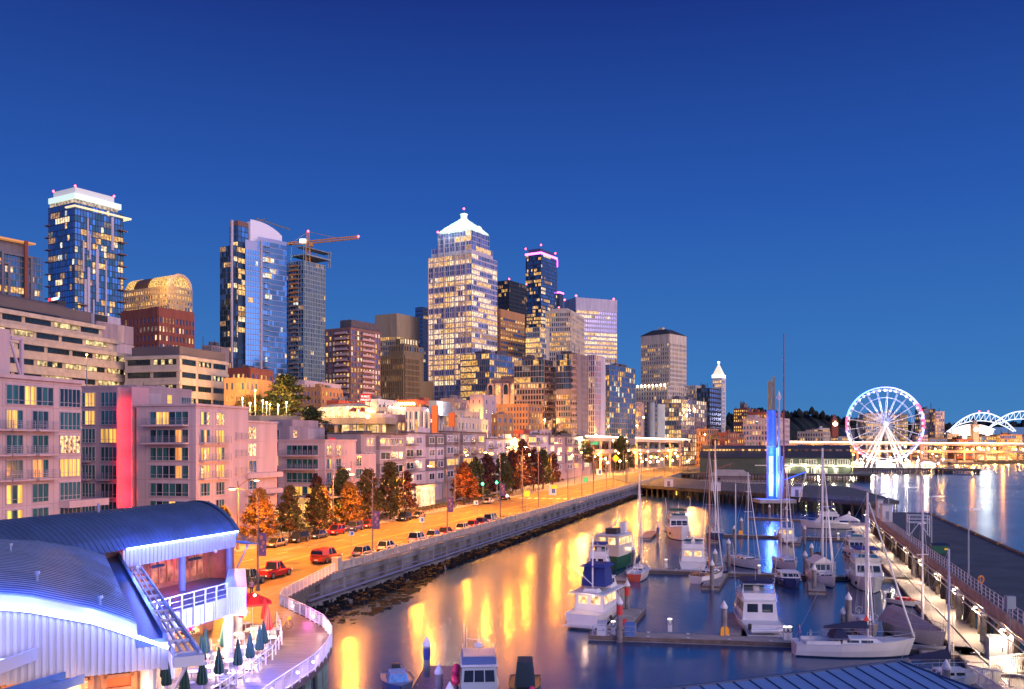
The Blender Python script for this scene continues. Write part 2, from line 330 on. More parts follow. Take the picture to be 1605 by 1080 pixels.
    def done(s, keep=100, frames=False):
        s.body = s.m.build('wall', s.mats, s.e); cache = {}
        wins = sorted(s.wins, key=lambda q: -(q[2]-q[1])*(q[4]-q[3])*1.0)
        rest = MB(); rm = []
        for k, (fc, a0, a1, z0, z1, mt) in enumerate(wins):
            d = .03
            if k < keep:
                key = (fc, round(a1-a0, 2), round(z1-z0, 2), mt.name)
                if key not in cache:
                    mb = MB(); L = s.L; s.L = 0; mb.quad(*s.quadv(fc, 0, a1-a0, 0, z1-z0, 0)); s.L = L
                    cache[key] = mb.mesh('window', [mt])
                loc = {'f': (-s.L+a0, -d, z0), 'r': (d, a0, z0), 'l': (-s.L-d, a0, z0)}[fc]
                place('window', cache[key], s.e, loc)
            else:
                if mt not in rm: rm.append(mt)
                rest.quad(*s.quadv(fc, a0, a1, z0, z1, d), rm.index(mt))
        if rest.f: stuff(rest.build('window', rm, s.e))
        return s
def hash_(x): return sum(ord(c)*(i+3) for i, c in enumerate(x))
def beacon(b, pts, r=.8):
    for p in pts:
        m = MB(); m.ball(p, r, 6); m.build('beacon', GLOWR, b.e)
# ================= the skyline
TH[0] = R(-31)
CATT = 'tower'
# far left dark glass tower with orange lit canopy
b = Bld('apartment_tower', 'dark glass apartment tower with orange lit roof canopy, at the left edge', CATT, -60, -28, 66, 430, 388, W['greyd'], 30)
b.facade('r', 22, 3.3, .12, .16, .2, .2, .6, [GD, GD, mat('glass_teal', (.06,.16,.2), .1, .5)], z0=b.z(600))
zt = b.zt-b.zb
for a0, a1, zz in ((0, b.Rr*.44, -5), (b.Rr*.3, b.Rr*.82, 0), (b.Rr*.8, b.Rr, -22)):
    b.add('r', a0, a0+1.1, zt-75, zt+zz, .1, 1.0); b.add('r', a1-1.1, a1, zt-75, zt+zz, .1, 1.0); b.add('r', a0+1.1, a1-1.1, zt+zz-1.1, zt+zz, .1, .97)
b.box(-b.L, -2, 3, b.Rr*.75, zt, zt+6, 0)
m = MB(); m.prism([(1.5,-6),(1.5,b.Rr*.86),(-8,b.Rr*.8),(-b.L,-6)], zt+6, zt+6.8); m.build('roof_canopy', mat('copper_soffit', (.5,.22,.08), .5, em=(1,.4,.1), es=.5), b.e)
m = MB(); m.box(1.1, 2.3, b.Rr*.66, b.Rr*.66+1.6, zt-75, zt+7); m.build('fin', W['brick'], b.e)
light('canopy_lamp', 'POINT', (-4, b.Rr*.35, zt+4), 9000, (1,.5,.15), b.e, 1)
b.done()
# tall glass tower with white lit top
b = Bld('apartment_tower', 'tall blue glass apartment tower with a brightly lit white crown and pale vertical strips', CATT, 76, 117, 193, 480, 317, W['navy'], 30)
b.facade('f', 11, 3.35, .07, .12, .15, .22, .5, [GB, GB, GD], [LW, LWH, LC], z0=b.z(520), spmi=0)
b.facade('r', 17, 3.35, .10, .14, .15, .34, .45, [GD, GD, GB, mat('glass_teal', (.06,.16,.2), .1, .5)], [LW, LA, LWH], z0=b.z(520))
zt = b.zt-b.zb; m = MB(); rr = random.Random(5)
for k in range(26):
    a = b.Rr*(.16+.8*(k % 7)/7.0)+rr.uniform(-1,1); z1 = zt-2-rr.uniform(0, 105); m.box(*b.fb('r', a, a+(1.5 if k % 2 else .8), max(5, z1-rr.uniform(14, 34)), z1, .1, .6+k*.004))
m.build('pale_strip', W['lav'], b.e)
for k in range(9):
    m = MB(); z = zt-55-k*6.7; m.box(-.6, 2.4, 1.5, b.Rr*.22, z, z+.5); m.build('balcony', W['brown'], b.e)
for k in range(12):
    m = MB(); z = zt-10-k*6.7; m.box(-b.L-2.0, -b.L+1.5, -1.2, 3, z, z+.5); m.build('balcony', W['brown'], b.e)
    m = MB(); m.box(-1.2, 2.2, b.Rr-3.5, b.Rr+1.2, z, z+.5); m.build('balcony', W['brown'], b.e)
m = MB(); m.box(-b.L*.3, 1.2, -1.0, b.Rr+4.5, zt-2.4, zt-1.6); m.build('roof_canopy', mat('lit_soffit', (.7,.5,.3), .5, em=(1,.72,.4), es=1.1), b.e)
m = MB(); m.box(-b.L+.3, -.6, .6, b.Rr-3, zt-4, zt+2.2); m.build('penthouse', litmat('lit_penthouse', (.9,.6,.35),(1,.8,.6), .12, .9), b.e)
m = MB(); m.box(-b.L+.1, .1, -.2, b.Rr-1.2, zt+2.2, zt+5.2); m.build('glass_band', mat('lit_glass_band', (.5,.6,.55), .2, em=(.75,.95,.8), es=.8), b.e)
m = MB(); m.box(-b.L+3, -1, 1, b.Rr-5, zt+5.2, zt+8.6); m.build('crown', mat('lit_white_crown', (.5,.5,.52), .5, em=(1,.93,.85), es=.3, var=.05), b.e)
beacon(b, [(-b.L+3,1,zt+9.2),(-1,1,zt+9.2),(-1,b.Rr-5,zt+9.2)], .55); b.done()
# arched bank building
b = Bld('arched_tower', 'tan stepped office tower under a glowing yellow glass barrel roof', CATT, 188, 263, 301, 560, 447, W['tand'], 30)
b.facade('f', 20, 3.6, .4, .42, .4, .62, .6, [GD], [LA, LA, LW], topband=1); b.facade('r', 9, 3.6, .4, .42, .4, .62, .6, [GD], [LA, LA, LW], topband=1)
zt = b.zt-b.zb; Rr = b.Rr; rad = Rr*.46
def vault(mb, x0, x1, yc, r, z, n=14, mi=0):
    for i in range(n):
        t0 = PI*i/n; t1 = PI*(i+1)/n; mb.quad((x0,yc-r*math.cos(t0),z+r*math.sin(t0)),(x1,yc-r*math.cos(t0),z+r*math.sin(t0)),(x1,yc-r*math.cos(t1),z+r*math.sin(t1)),(x0,yc-r*math.cos(t1),z+r*math.sin(t1)), mi)
m = MB(); vault(m, -b.L*.9, -.5, Rr*.5, rad, zt-.5); m.build('barrel_roof', mat('dark_vault', (.16,.10,.05), .3, .4), b.e)
for i, (x0, x1) in enumerate(((-b.L*.42,-2.2),(-b.L*.9,-b.L*.72))):
    m = MB(); vault(m, x0, x1, Rr*.5, rad+.15, zt-.5); m.build('roof_glazing', litmat('lit_vault', (1,.4,.04),(1,.7,.2), .05, 1.7, 1.4), b.e)
m = MB()
for i in range(16):
    t0 = PI*i/16; t1 = PI*(i+1)/16; 
    for r0, r1 in ((rad*.86, rad+.6),):
        V = [(x, Rr*.5-r*math.cos(t), zt-.5+r*math.sin(t)) for x in (-1.6,.5) for r in (r0,r1) for t in (t0,t1)]
        m.add(V, [(4,5,7,6),(0,2,3,1),(2,6,7,3),(0,1,5,4)])
m.build('arch_rim', W['tan'], b.e)
m = MB(); V = [(-.3, Rr*.5-rad*.87*math.cos(PI*i/16), zt-.5+rad*.87*math.sin(PI*i/16)) for i in range(17)]; m.add(V, [tuple(range(17))]); m.build('arch_window', litmat('lit_vault', (1,.4,.04),(1,.7,.2), .05, 1.7, 1.4), b.e)
m = MB(); vault(m, -b.L, -b.L*.30, -2.5, 6, zt-20.5); m.build('lower_vault', litmat('lit_vault', (1,.4,.04),(1,.7,.2), .05, 1.7, 1.4), b.e)
light('roof_lamp', 'POINT', (8, -14, zt+4), 60000, (1,.5,.12), b.e, 2); b.done()  # added light hanging off the facade, turns the tower more golden
# brick block with white windows
b = Bld('brick_building', 'dark red brick office block with white framed windows below the arched tower', 'building', 190, 248, 304, 400, 486, W['brick'], 20)
for fc, n in (('f', 10), ('r', 11)): b.facade(fc, n, 4.0, .5, .42, .35, .55, .3, [GD], [LW, LWH, mat('pale_blind', (.6,.6,.62), .4, em=(1,.8,.6), es=.25)], topband=2.2)
b.parapet(1.4); b.clutter(3, 3); b.done()
# big blue glass tower in three slabs
b = Bld('glass_tower', 'tallest blue curved glass tower with a lavender crown and white mullion spine', CATT, 345, 366, 392, 600, 384, W['navy'], 30)
for fc, n in (('f', 7), ('r', 8)): b.facade(fc, n, 3.6, .1, .14, .12, .12, .75, [GK, GD, GK], [LW, LWH], z0=b.z(590))
x2 = Bld.__new__(Bld)
zt = b.zt-b.zb
def slab(b, x0, x1, y0, y1, z1, nf, nr, glass, lit, z0=20, fl=3.6, lits=None, pier=.08, span=.12, wm=0):
    b.box(x0, x1, y0, y1, 0, z1, wm); Ls, Rs = b.L, b.Rr
    sv = b.m; w0 = b.wins; b.wins = []
    # shift trick in local space: build on an offset copy of the faces
    t = Bld.__new__(Bld); t.__dict__.update(b.__dict__); t.m = MB(); t.wins = []; t.L = x1-x0; t.Rr = y1-y0; t.zt = z1+b.zb
    if nf: t.facade('f', nf, fl, pier, span, .15, lit, .75, glass, lits, z0=z0, z1=z1)
    if nr: t.facade('r', nr, fl, pier, span, .15, lit, .75, glass, lits, z0=z0, z1=z1)
    sv.add([(v[0]+x1, v[1]+y0, v[2]) for v in t.m.v], [], 0); base = len(sv.v)-len(t.m.v)
    for f, mi in zip(t.m.f, t.m.m): sv.f.append([base+i for i in f]); sv.m.append(mi)
    out = []
    for (fc, a0, a1, za, zb, mt) in t.wins:
        # express in parent face coordinates, remembering the offset depth
        out.append((fc, a0, a1, za, zb, mt, (x1, y0, t.L)))
    b.wins = w0; b.off = getattr(b, 'off', []) + out
def flush(b, keep=40):
    off = getattr(b, 'off', []); rest = {}; cache = {}
    off.sort(key=lambda q: -(q[2]-q[1])*(q[4]-q[3])); rm = []; rest = MB()
    for k, (fc, a0, a1, z0, z1, mt, (x1, y0, L)) in enumerate(off):
        if k < keep:
            key = (fc, round(a1-a0,2), round(z1-z0,2), mt.name)
            if key not in cache:
                mb = MB(); l0 = b.L; b.L = 0; mb.quad(*b.quadv(fc, 0, a1-a0, 0, z1-z0, 0)); b.L = l0; cache[key] = mb.mesh('window', [mt])
            loc = (x1-L+a0, y0-.03, z0) if fc == 'f' else (x1+.03, y0+a0, z0); place('window', cache[key], b.e, loc)
        else:
            if mt not in rm: rm.append(mt)
            l0 = b.L; b.L = L; q = b.quadv(fc, a0, a1, z0, z1, .03); b.L = l0
            rest.quad(*[(p[0]+x1, p[1]+y0, p[2]) for p in q], rm.index(mt))
    if rest.f: stuff(rest.build('window', rm, b.e))
slab(b, -7, 1, 3, 12, b.z(352), 3, 3, [GD, GD, GB], .25, z0=b.z(585)); slab(b, -7, .9, 3.1, 12, b.z(344), 0, 0, [GK], 0, z0=b.z(350), wm=2); b.mats.append(W['brown'])
m = MB(); m.box(-1.4, -.3, -1.2, .2, 10, b.z(345)); m.build('mullion_spine', W['lav'], b.e)
# curved main slab: many narrow facets
def curve(u, z): 
    a = u*1.25; return (5+5.5*math.sin(a)*1.35, 6+u*31, z)
cols = 18; z0 = b.z(590); fl = 3.6; nfl = int((b.z(368)-z0)/fl); rnd = random.Random(11); wallmb = MB(); rest = MB(); rm = [GB, GD, LWH, LC, LW]; kept = 0; on = False
for i in range(cols):
    p = curve(i/cols, 0); q = curve((i+1)/cols, 0)
    wallmb.quad((p[0]-.3,p[1],0),(q[0]-.3,q[1],0),(q[0]-.3,q[1],b.z(366 if i > 4 else 374)),(p[0]-.3,p[1],b.z(366 if i > 4 else 374)))
for j in range(nfl):
    z = z0+j*fl; on = False; lrow = rnd.choice((0,.05,.1,.3,.05))
    for i in range(cols):
        if i <= 4 and j > nfl-3: continue
        if rnd.random() < .35: on = rnd.random() < lrow
        p = curve((i+.06)/cols, 0); q = curve((i+.94)/cols, 0); mi = rnd.choice((2,3,4)) if on else (0 if i < 7 or rnd.random() < .2 else 1)
        rest.quad((p[0],p[1],z+.3),(q[0],q[1],z+.3),(q[0],q[1],z+fl-.3),(p[0],p[1],z+fl-.3), mi)
stuff(rest.build('window', rm, b.e)); wallmb.build('curved_wall', mat('mullion_lavender', (.3,.32,.5), .4, .4), b.e)
for j in range(0, nfl*1, 1):
    if j % 2: continue
for a in (.36, .40): pass
m = MB(); p = curve(.34,0); m.box(p[0]-.4, p[0]+1.0, p[1]-.5, p[1]+.6, z0, b.z(372)); m.build('mullion_spine', W['lav'], b.e)
m = MB(); p = curve(.2,0)
for j in range(nfl): m.box(5, 5.6+5.5*1.35*math.sin(.75), p[1]+6.5, p[1]+11, z0+j*fl-.15, z0+j*fl+.15)
m.build('sun_shelf', W['lav'], b.e)
m = MB()
for i in range(12):
    t0 = i/12; t1 = (i+1)/12; h = lambda t: b.z(338)+(b.z(357)-b.z(338))*t*t
    f = lambda t: (2+9*math.sin(t*1.2), 13+t*21)
    p, q = f(t0), f(t1); m.quad((p[0],p[1],b.z(392)),(q[0],q[1],b.z(392)),(q[0],q[1],h(t1)),(p[0],p[1],h(t0)))
m.box(-2, 2, 13, 30, b.z(380), b.z(341)); m.build('crown', mat('crown_lavender', (.62,.58,.7), .6, em=(.8,.7,1), es=.12), b.e)
m = MB(); m.tube([(2,20,b.z(337)),(2,26,b.z(331))], .5, 5); m.tube([(2,18,b.z(334)),(4,48,b.z(338))], .6, 5); m.build('window_crane', MG, b.e)
flush(b); b.done(60)
# unfinished slim tower and its crane
b = Bld('unfinished_tower', 'slim grey green glass tower still under construction, with rows of balconies', CATT, 444, 476, 510, 640, 408, W['steel'], 30)
b.facade('f', 8, 3.2, .16, .2, .2, .10, .5, [GD, mat('glass_grey_green', (.2,.3,.32), .15, .5), GK], [LC, LW]); b.facade('r', 13, 3.2, .3, .2, .2, .07, .5, [GD, mat('glass_grey_green', (.2,.3,.32), .15, .5)], [LC, LW])
zt = b.zt-b.zb
for j in range(42):
    z = zt-4-j*3.2; m = MB(); m.box(-b.L*.62, -b.L*.22, -1.9, 0, z, z+.35); m.box(-b.L*.62, -b.L*.22, -1.9, -1.8, z+.35, z+1.2); m.build('balcony', W['taupe'] if j > 8 else W['orange'], b.e)
for x, y in ((-b.L*.8,4),(-b.L*.2,4),(-b.L*.2,30),(-b.L*.8,30),(-2,4),(-2,30)): b.m.tube([(x,y,zt),(x,y,zt+12)], .35, 5)
b.box(-b.L*.85, -2, 4, 30, zt+5, zt+6); b.box(-b.L*.6, -4, 4, 34, zt+11, zt+11.6)
m = MB(); m.ball((-b.L-.5, -1, zt+3), 1.0, 8); m.build('work_lamp', mat('work_lamp', (1,1,1), em=(.75,1,.9), es=30), b.e)
b.done()
CRN = mat('crane_yellow', (.6,.28,.08), .6)
Y = 650; X, _, _z = P(483, 400, Y); t = thing('tower_crane', 'orange lattice tower crane above the unfinished tower, jib to the right', 'crane', (X, Y, ZY(412, Y)), 0)
def truss(mb, a, b_, w, n, r=.18, mi=0):
    a = Vector(a); b_ = Vector(b_); d = (b_-a).normalized(); x = d.cross(Vector((0,0,1)))
    if x.length < .1: x = Vector((1,0,0))
    x.normalize(); y = x.cross(d); C4 = [(-1,-1),(1,-1),(1,1),(-1,1)]
    for i, j in C4: mb.bar(a+(x*i+y*j)*w/2, b_+(x*i+y*j)*w/2, r, mi=mi)
    for k in range(n):
        p = a+(b_-a)*k/n; q = a+(b_-a)*(k+1)/n
        for (i, j), (i2, j2) in zip(C4, C4[1:]+C4[:1]):
            mb.bar(p+(x*i+y*j)*w/2, q+(x*i2+y*j2)*w/2, r*.7, mi=mi)
s_ = Y/K
m = MB(); truss(m, (0,0,0), (0,0,(412-378)*s_), 2.4, 8, .4); m.build('mast', CRN, t)
m = MB(); z = (412-380)*s_; truss(m, (0,0,z), (80*s_,-4,z+6*s_), 1.8, 18, .35); m.build('jib', CRN, t)
m = MB(); truss(m, (0,0,z), (-31*s_,2,z-1*s_), 1.8, 7, .35); m.build('counter_jib', CRN, t)
m = MB(); m.box(-33*s_, -24*s_, -1, 3, z-3*s_, z-.2); m.build('counterweight', W['orange'], t)
m = MB(); truss(m, (0,0,z), (0,0,z+17*s_), 1.6, 4, .35); m.tube([(0,0,z+17*s_),(50*s_,-2,z+5*s_)], .14, 4); m.tube([(0,0,z+17*s_),(-26*s_,1,z)], .14, 4); m.build('tie_bar', CRN, t)
m = MB(); m.box(-12*s_, -3*s_, -2.2, -1.2, z-.5, z+2.0); m.build('lit_banner', mat('lit_banner', (.7,.9,1), em=(.75,.95,1), es=5), t)
m = MB(); m.box(1, 3.5, -1.5, 1.5, z-3, z-.3); m.build('cab', CRN, t)
for p in ((0,0,z+17.5*s_),(80*s_,-4,z+7.5*s_)): m = MB(); m.ball(p, .8, 6); m.build('beacon', GLOWR, t)
# brown apartment tower with balconies
b = Bld('apartment_tower', 'brown brick apartment tower with stacked pale balconies and a dark plant room', CATT, 510, 549, 596, 480, 513, W['brown'], 26)
b.facade('f', 7, 2.9, .42, .3, .3, .55, .3, [GD, GL], [LW, LA, mat('pale_blind', (.6,.6,.62), .4)], topband=1); b.facade('r', 10, 2.9, .4, .3, .3, .6, .3, [GD, GL], [LW, LA, LWH, mat('pale_blind', (.6,.6,.62), .4)], topband=1)
zt = b.zt-b.zb
for j in range(20):
    z = zt-3.4-j*2.9
    for f_, a0, a1 in (('f', b.L*.45, b.L*.95), ('r', b.Rr*.33, b.Rr*.72)):
        m = MB(); m.box(*b.fb(f_, a0, a1, z, z+.25, 0, 1.7)); m.box(*b.fb(f_, a0, a1, z+.25, z+1.15, 1.6, 1.7)); m.build('balcony', mat('balcony_rose', (.5,.33,.33), .6), b.e)
b.box(-9, -1, 2, 26, zt, zt+4.5, 1); b.done()
# tan slab and the olive stepped tower in front
b = Bld('office_tower', 'plain tan office tower with a blank top band behind the olive stepped tower', CATT, 588, 622, 658, 680, 491, W['tand'], 26)
b.facade('f', 12, 3.8, .25, .4, .3, .32, .7, [GD], [LW, LA], topband=17); b.facade('r', 14, 3.8, .25, .4, .3, .4, .7, [GD], [LW, LA], topband=17); b.done()
b = Bld('stepped_tower', 'olive art deco tower with vertical ribs and stepped shoulders', CATT, 594, 633, 656, 560, 556, W['olive'], 26)
for fc, n in (('f', 12), ('r', 11)): b.facade(fc, n, 3.6, .46, .22, .8, .3, .6, [GK, GD], [LW, LA], topband=2)
slab(b, -b.L*.72, -2.5, 3, 24, b.z(540), 9, 8, [GK, GD], .15, z0=b.z(557), pier=.45, span=.2); slab(b, -b.L*.55, -4.5, 6, 20, b.z(528), 6, 5, [GK], .15, z0=b.z(541), pier=.5, span=.2)
flush(b, 20); b.done(80)
b = Bld('office_block', 'low dark brown block with a round emblem wall, between the olive and white lit towers', 'building', 648, 660, 672, 600, 597, W['olive'], 26); b.facade('f', 4, 3.8, .4, .4, .3, .7, .5, [GD], [LA]); b.done()
b = Bld('office_tower', 'small plain blue tower half hidden left of the tallest lit tower', CATT, 651, 662, 676, 900, 481, W['navy'], 30)
b.facade('f', 9, 4, .3, .3, .2, .03, .7, [GB]); b.facade('r', 9, 4, .3, .3, .2, .03, .7, [GB]); b.done()
# the tallest lit tower with glowing pyramid
b = Bld('office_tower', 'tallest tower, brightly lit lavender facade under a glowing green white pyramid roof', CATT, 672, 739, 779, 660, 396, W['lav'], 26)
lf = lambda f: .75 if f < .8 else .6
b.facade('f', 20, 3.9, .16, .2, .35, .7, .75, [GL, GL, GD], [LW, LWH, LW], litfn=lf); b.facade('r', 16, 3.9, .1, .28, .25, .62, .8, [GL, GL, GD], [LWH, LW, LWH], litfn=lf)
zt = b.zt-b.zb
slab(b, -b.L*.82, -1.5, 2, b.Rr*.75, b.z(359), 12, 10, [GL, GL, GD], .22, z0=b.z(397), fl=3.9, lits=[LWH, LW]); slab(b, -b.L*.95, -.8, 1, b.Rr*.86, b.z(382), 13, 10, [GL], .4, z0=b.z(397), fl=3.9, lits=[LWH, LW])
m = MB()
for i in range(8): a = b.L*i/8; m.box(*b.fb('f', a, a+.5, 10, b.z(398)+(15 if 1 < i < 8 else 0), .4, 1.0))
m.build('rib', mat('rib_rose', (.55,.42,.45), .6), b.e)
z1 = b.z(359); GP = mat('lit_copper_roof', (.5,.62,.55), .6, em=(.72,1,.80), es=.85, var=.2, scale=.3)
cx_, cy_ = -b.L*.42, b.Rr*.40; w_ = min(b.L*.40, b.Rr*.37)
m = MB()
for k in range(6): 
    f0 = 1-(k/6.8)**1.12; f1 = 1-((k+.85)/6.8)**1.12; m.frus((cx_-w_*f0*1.1, cx_+w_*f0*1.1, cy_-w_*f0, cy_+w_*f0), (cx_-w_*f1*1.1, cx_+w_*f1*1.1, cy_-w_*f1, cy_+w_*f1), z1+1+k*1.9, z1+1+(k+1)*1.9)
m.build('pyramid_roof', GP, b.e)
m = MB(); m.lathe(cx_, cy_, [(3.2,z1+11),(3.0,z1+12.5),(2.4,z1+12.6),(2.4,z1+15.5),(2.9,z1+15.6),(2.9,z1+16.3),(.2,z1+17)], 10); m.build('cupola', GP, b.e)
for (x, y, dx) in ((-1.3, b.Rr*.36, 0), (cx_, 1.6, 1)):
    m = MB(); 
    for i in range(12):
        t0 = PI*i/12; t1 = PI*(i+1)/12
        for r0, r1 in ((4.4, 5.6),):
            pt = lambda r, t, o: (x+(r*math.cos(t) if dx else o), y+(o if dx else r*math.cos(t)), z1-.5+r*math.sin(t))
            m.quad(pt(r0,t0,0),pt(r1,t0,0),pt(r1,t1,0),pt(r0,t1,0)); m.quad(pt(r1,t0,0),pt(r1,t0,3 if dx else -3),pt(r1,t1,3 if dx else -3),pt(r1,t1,0))
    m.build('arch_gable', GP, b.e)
beacon(b, [(-b.L*.82,2,z1+2),(cx_,cy_,z1+20.5)], .8); light('crown_lamp', 'POINT', (cx_+2, -9, z1+6), 20000, (.8,1,.85), b.e, 2)
flush(b, 30); b.done(70)
b = Bld('office_building', 'glass office podium with bright lit floors at the foot of the tallest tower', 'building', 722, 767, 822, 600, 553, W['greyd'], 26)
b.facade('f', 15, 4.2, .1, .24, .25, .8, .85, [GD, GL], [LW, LW, LA]); b.facade('r', 16, 4.2, .1, .24, .25, .7, .85, [GD, GL], [LW, LA]); b.clutter(4, 4); b.done()
# dark box, banded tan
b = Bld('office_tower', 'black boxy office tower with few lit windows behind the tan banded tower', CATT, 772, 798, 825, 860, 439, W['black'], 30)
b.facade('f', 11, 3.9, .3, .3, .3, .16, .6, [GK], [LA]); b.facade('r', 14, 3.9, .3, .3, .3, .16, .6, [GK], [LA]); beacon(b, [(0,0,b.zt-b.zb+1),(0,b.Rr,b.zt-b.zb+1)], .8); b.done()
b = Bld('office_tower', 'tan office tower with horizontal dark window bands right of the tallest lit tower', CATT, 776, 784, 822, 740, 484, W['orange'], 26)
b.facade('r', 10, 3.9, .1, .5, .4, .45, .8, [GD], [LA, LW], topband=6); b.facade('f', 2, 3.9, .5, .5, .4, 0, topband=6); b.done()
# very tall dark blue tower with magenta rim
b = Bld('office_tower', 'very tall slim dark blue tower with a glowing magenta rim', CATT, 824, 848, 873, 930, 396, W['navy'], 30)
lf = lambda f: .12 if f > .85 else .42
b.facade('f', 11, 3.9, .14, .3, .15, .3, .55, [GK, GD], [LA, LW], litfn=lf); b.facade('r', 15, 3.9, .14, .3, .15, .3, .55, [GD, GB], [LW, LWH], litfn=lf)
zt = b.zt-b.zb; MG_ = mat('magenta_neon', (.8,.2,.7), em=(1,.12,.72), es=6)
m = MB(); m.box(-b.L-.4, .4, -.6, 0, zt-1.2, zt+.8); m.box(0, .6, 0, b.Rr, zt-1.2, zt+.8); m.box(0,.6,b.Rr-.1,b.Rr+.8,zt-9,zt-1.2); m.build('neon_rim', MG_, b.e)
b.box(-b.L+2, -2, 2, b.Rr-4, zt, zt+5, 0); b.box(-2.0, 3.0, b.Rr, b.Rr+9, 0, b.z(452)); m = MB(); m.box(-2.2,3.4,b.Rr-.2,b.Rr+9.5,b.z(452),b.z(452)+1.4); m.build('neon_rim', MG_, b.e)
beacon(b, [(-b.L,0,zt+6),(0,0,zt+8),(-2,b.Rr,zt+6)], .9); b.done()
b = Bld('office_building', 'short office block with all its rooms lit yellow, below the magenta rimmed tower', 'building', 824, 846, 856, 660, 512, W['stone'], 26)
b.facade('f', 8, 3.9, .12, .25, .2, .85, .7, [GD], [LW, LA]); b.facade('r', 6, 3.9, .12, .25, .2, .85, .7, [GD], [LW]); b.done()
b = Bld('office_tower', 'pale grid fronted office tower with rounded corner left of the white banded tower', CATT, 855, 894, 915, 710, 486, W['cream'], 26, th=-18)
b.facade('f', 12, 3.9, .34, .34, .7, .6, .55, [GD, GK], [LW, LW, LA], topband=1.5); b.facade('r', 10, 3.9, .34, .34, .7, .6, .55, [GD, GK], [LW, LW], topband=1.5)
b.box(-b.L*.8, -3, 3, 16, b.zt-b.zb, b.z(482)); beacon(b, [(-b.L*.5,3,b.z(482)+1)], .7); b.done()
b = Bld('office_tower', 'broad white office tower with brilliant lit floors and a blank pink top band', CATT, 885, 903, 967, 820, 466, W['lav'], 26, th=-66)
lf = lambda f: .88 if f < .75 else .45
b.facade('f', 6, 4, .08, .42, .4, .6, .85, [GL, GD], [LWH, LW], topband=11, litfn=lf); b.facade('r', 22, 4, .05, .4, .4, .7, .85, [GL, GL], [LWH, LWH, LW], topband=11, litfn=lf)
beacon(b, [(-b.L,0,b.zt-b.zb+1),(0,0,b.zt-b.zb+1.5),(0,b.Rr*.92,b.zt-b.zb+1)], .9); b.done()
# mid-rise apartment towers
b = Bld('apartment_tower', 'dark apartment tower with black glass corner, left of its taller twin', CATT, 806, 853, 876, 480, 563, W['taupe'], 20, th=-25)
b.facade('f', 11, 3.1, .3, .3, .25, .42, .4, [GK], [LA, LW], z1=b.z(600)); b.facade('r', 7, 3.1, .3, .3, .25, .5, .4, [GK], [LA, LW], z1=b.z(600)); b.facade('f', 11, 3.1, .08, .12, .15, .18, .5, [GK, GK, mat('glass_teal', (.06,.16,.2), .1, .5)], [LA, LW], z0=b.z(600)); b.facade('r', 7, 3.1, .08, .12, .15, .1, .5, [GD, GK], [LW], z0=b.z(600)); zt = b.zt-b.zb
for j in range(15):
    z = zt-4-j*3.1; m = MB(); m.box(*b.fb('r', 1, b.Rr*.4, z, z+.3, 0, 1.6)); m.box(*b.fb('r', 1, b.Rr*.4, z+.3, z+1.2, 1.5, 1.6)); m.build('balcony', W['pinkd'], b.e)
b.clutter(4, 4); b.done()
b = Bld('apartment_tower', 'dark apartment tower with black glass upper floors and a grey slab side', CATT, 872, 905, 921, 470, 554, W['taupe'], 20, th=-25)
b.facade('f', 9, 3.1, .3, .3, .25, .5, .35, [GK, GD], [LA, LW], z1=b.z(617)); b.facade('f', 9, 3.1, .06, .1, .15, .15, .5, [GK, GK, GD], [LA], z0=b.z(617), a1=b.L*.78)
b.facade('r', 8, 3.1, .6, .4, .3, .4, .3, [GD], [LA], a0=b.Rr*.4); zt = b.zt-b.zb
for j in range(22):
    z = zt-4-j*3.1
    if j < 20: m = MB(); m.box(*b.fb('f', b.L*.78, b.L, z, z+.3, 0, 1.6)); m.box(*b.fb('f', b.L*.78, b.L, z+.3, z+1.2, 1.5, 1.6)); m.build('balcony', W['pinkd'], b.e)
b.clutter(3, 3); b.done()
b = Bld('apartment_block', 'white gridded apartment block with red accent panels', 'building', 920, 932, 941, 500, 556, W['lav'], 20)
b.facade('f', 4, 3.1, .3, .16, .3, .3, .3, [GD], [LA, LW, mat('red_panel', (.5,.04,.05), .6)]); b.facade('r', 5, 3.1, .3, .16, .3, .3, .3, [GD, mat('red_panel', (.5,.04,.05), .6)], [LA]); b.done()
b = Bld('apartment_block', 'pale green edged glass apartment block right of the white gridded one', 'building', 939, 955, 995, 520, 571, W['greyd'], 20)
b.facade('f', 5, 3.1, .2, .16, .25, .35, .3, [GD, GB], [LC, LW, LA]); b.facade('r', 13, 3.1, .16, .16, .25, .2, .3, [GD, GD, GB], [LC, LW, LA]); b.box(-b.L-.2,-b.L*.35,-.5,0,20,b.zt-b.zb-1,2); b.mats.append(W['cream']); b.clutter(3,3); b.done()
for x0, x1, yt, lab in ((928,946,629,'blank pale grey stair tower left of the brown windowed block'),(961,981,629,'blank pale grey stair tower right of the brown windowed block')):
    b = Bld('stair_tower', lab, 'building', x0, x1-2, x1, 580, yt, W['steel'], 4); b.m.box(-b.L*.7,-b.L*.3,-.12,.0,b.zt-b.zb-6,b.zt-b.zb-3); b.done()
b = Bld('apartment_block', 'brown windowed block between two blank stair towers', 'building', 946, 960, 963, 588, 626, W['darkbrown'], 4); b.facade('f', 5, 3.2, .4, .35, .25, .4, .3, [GD], [LA]); b.done()
b = Bld('apartment_block', 'narrow dark block with lit windows right of the blank stair towers', 'building', 981, 996, 1004, 590, 630, W['taupe'], 4); b.facade('f', 5, 3.2, .35, .3, .25, .45, .3, [GD], [LA, LWH]); b.facade('r', 3, 3.2, .35, .3, .25, .45, .3, [GD], [LA]); b.done()
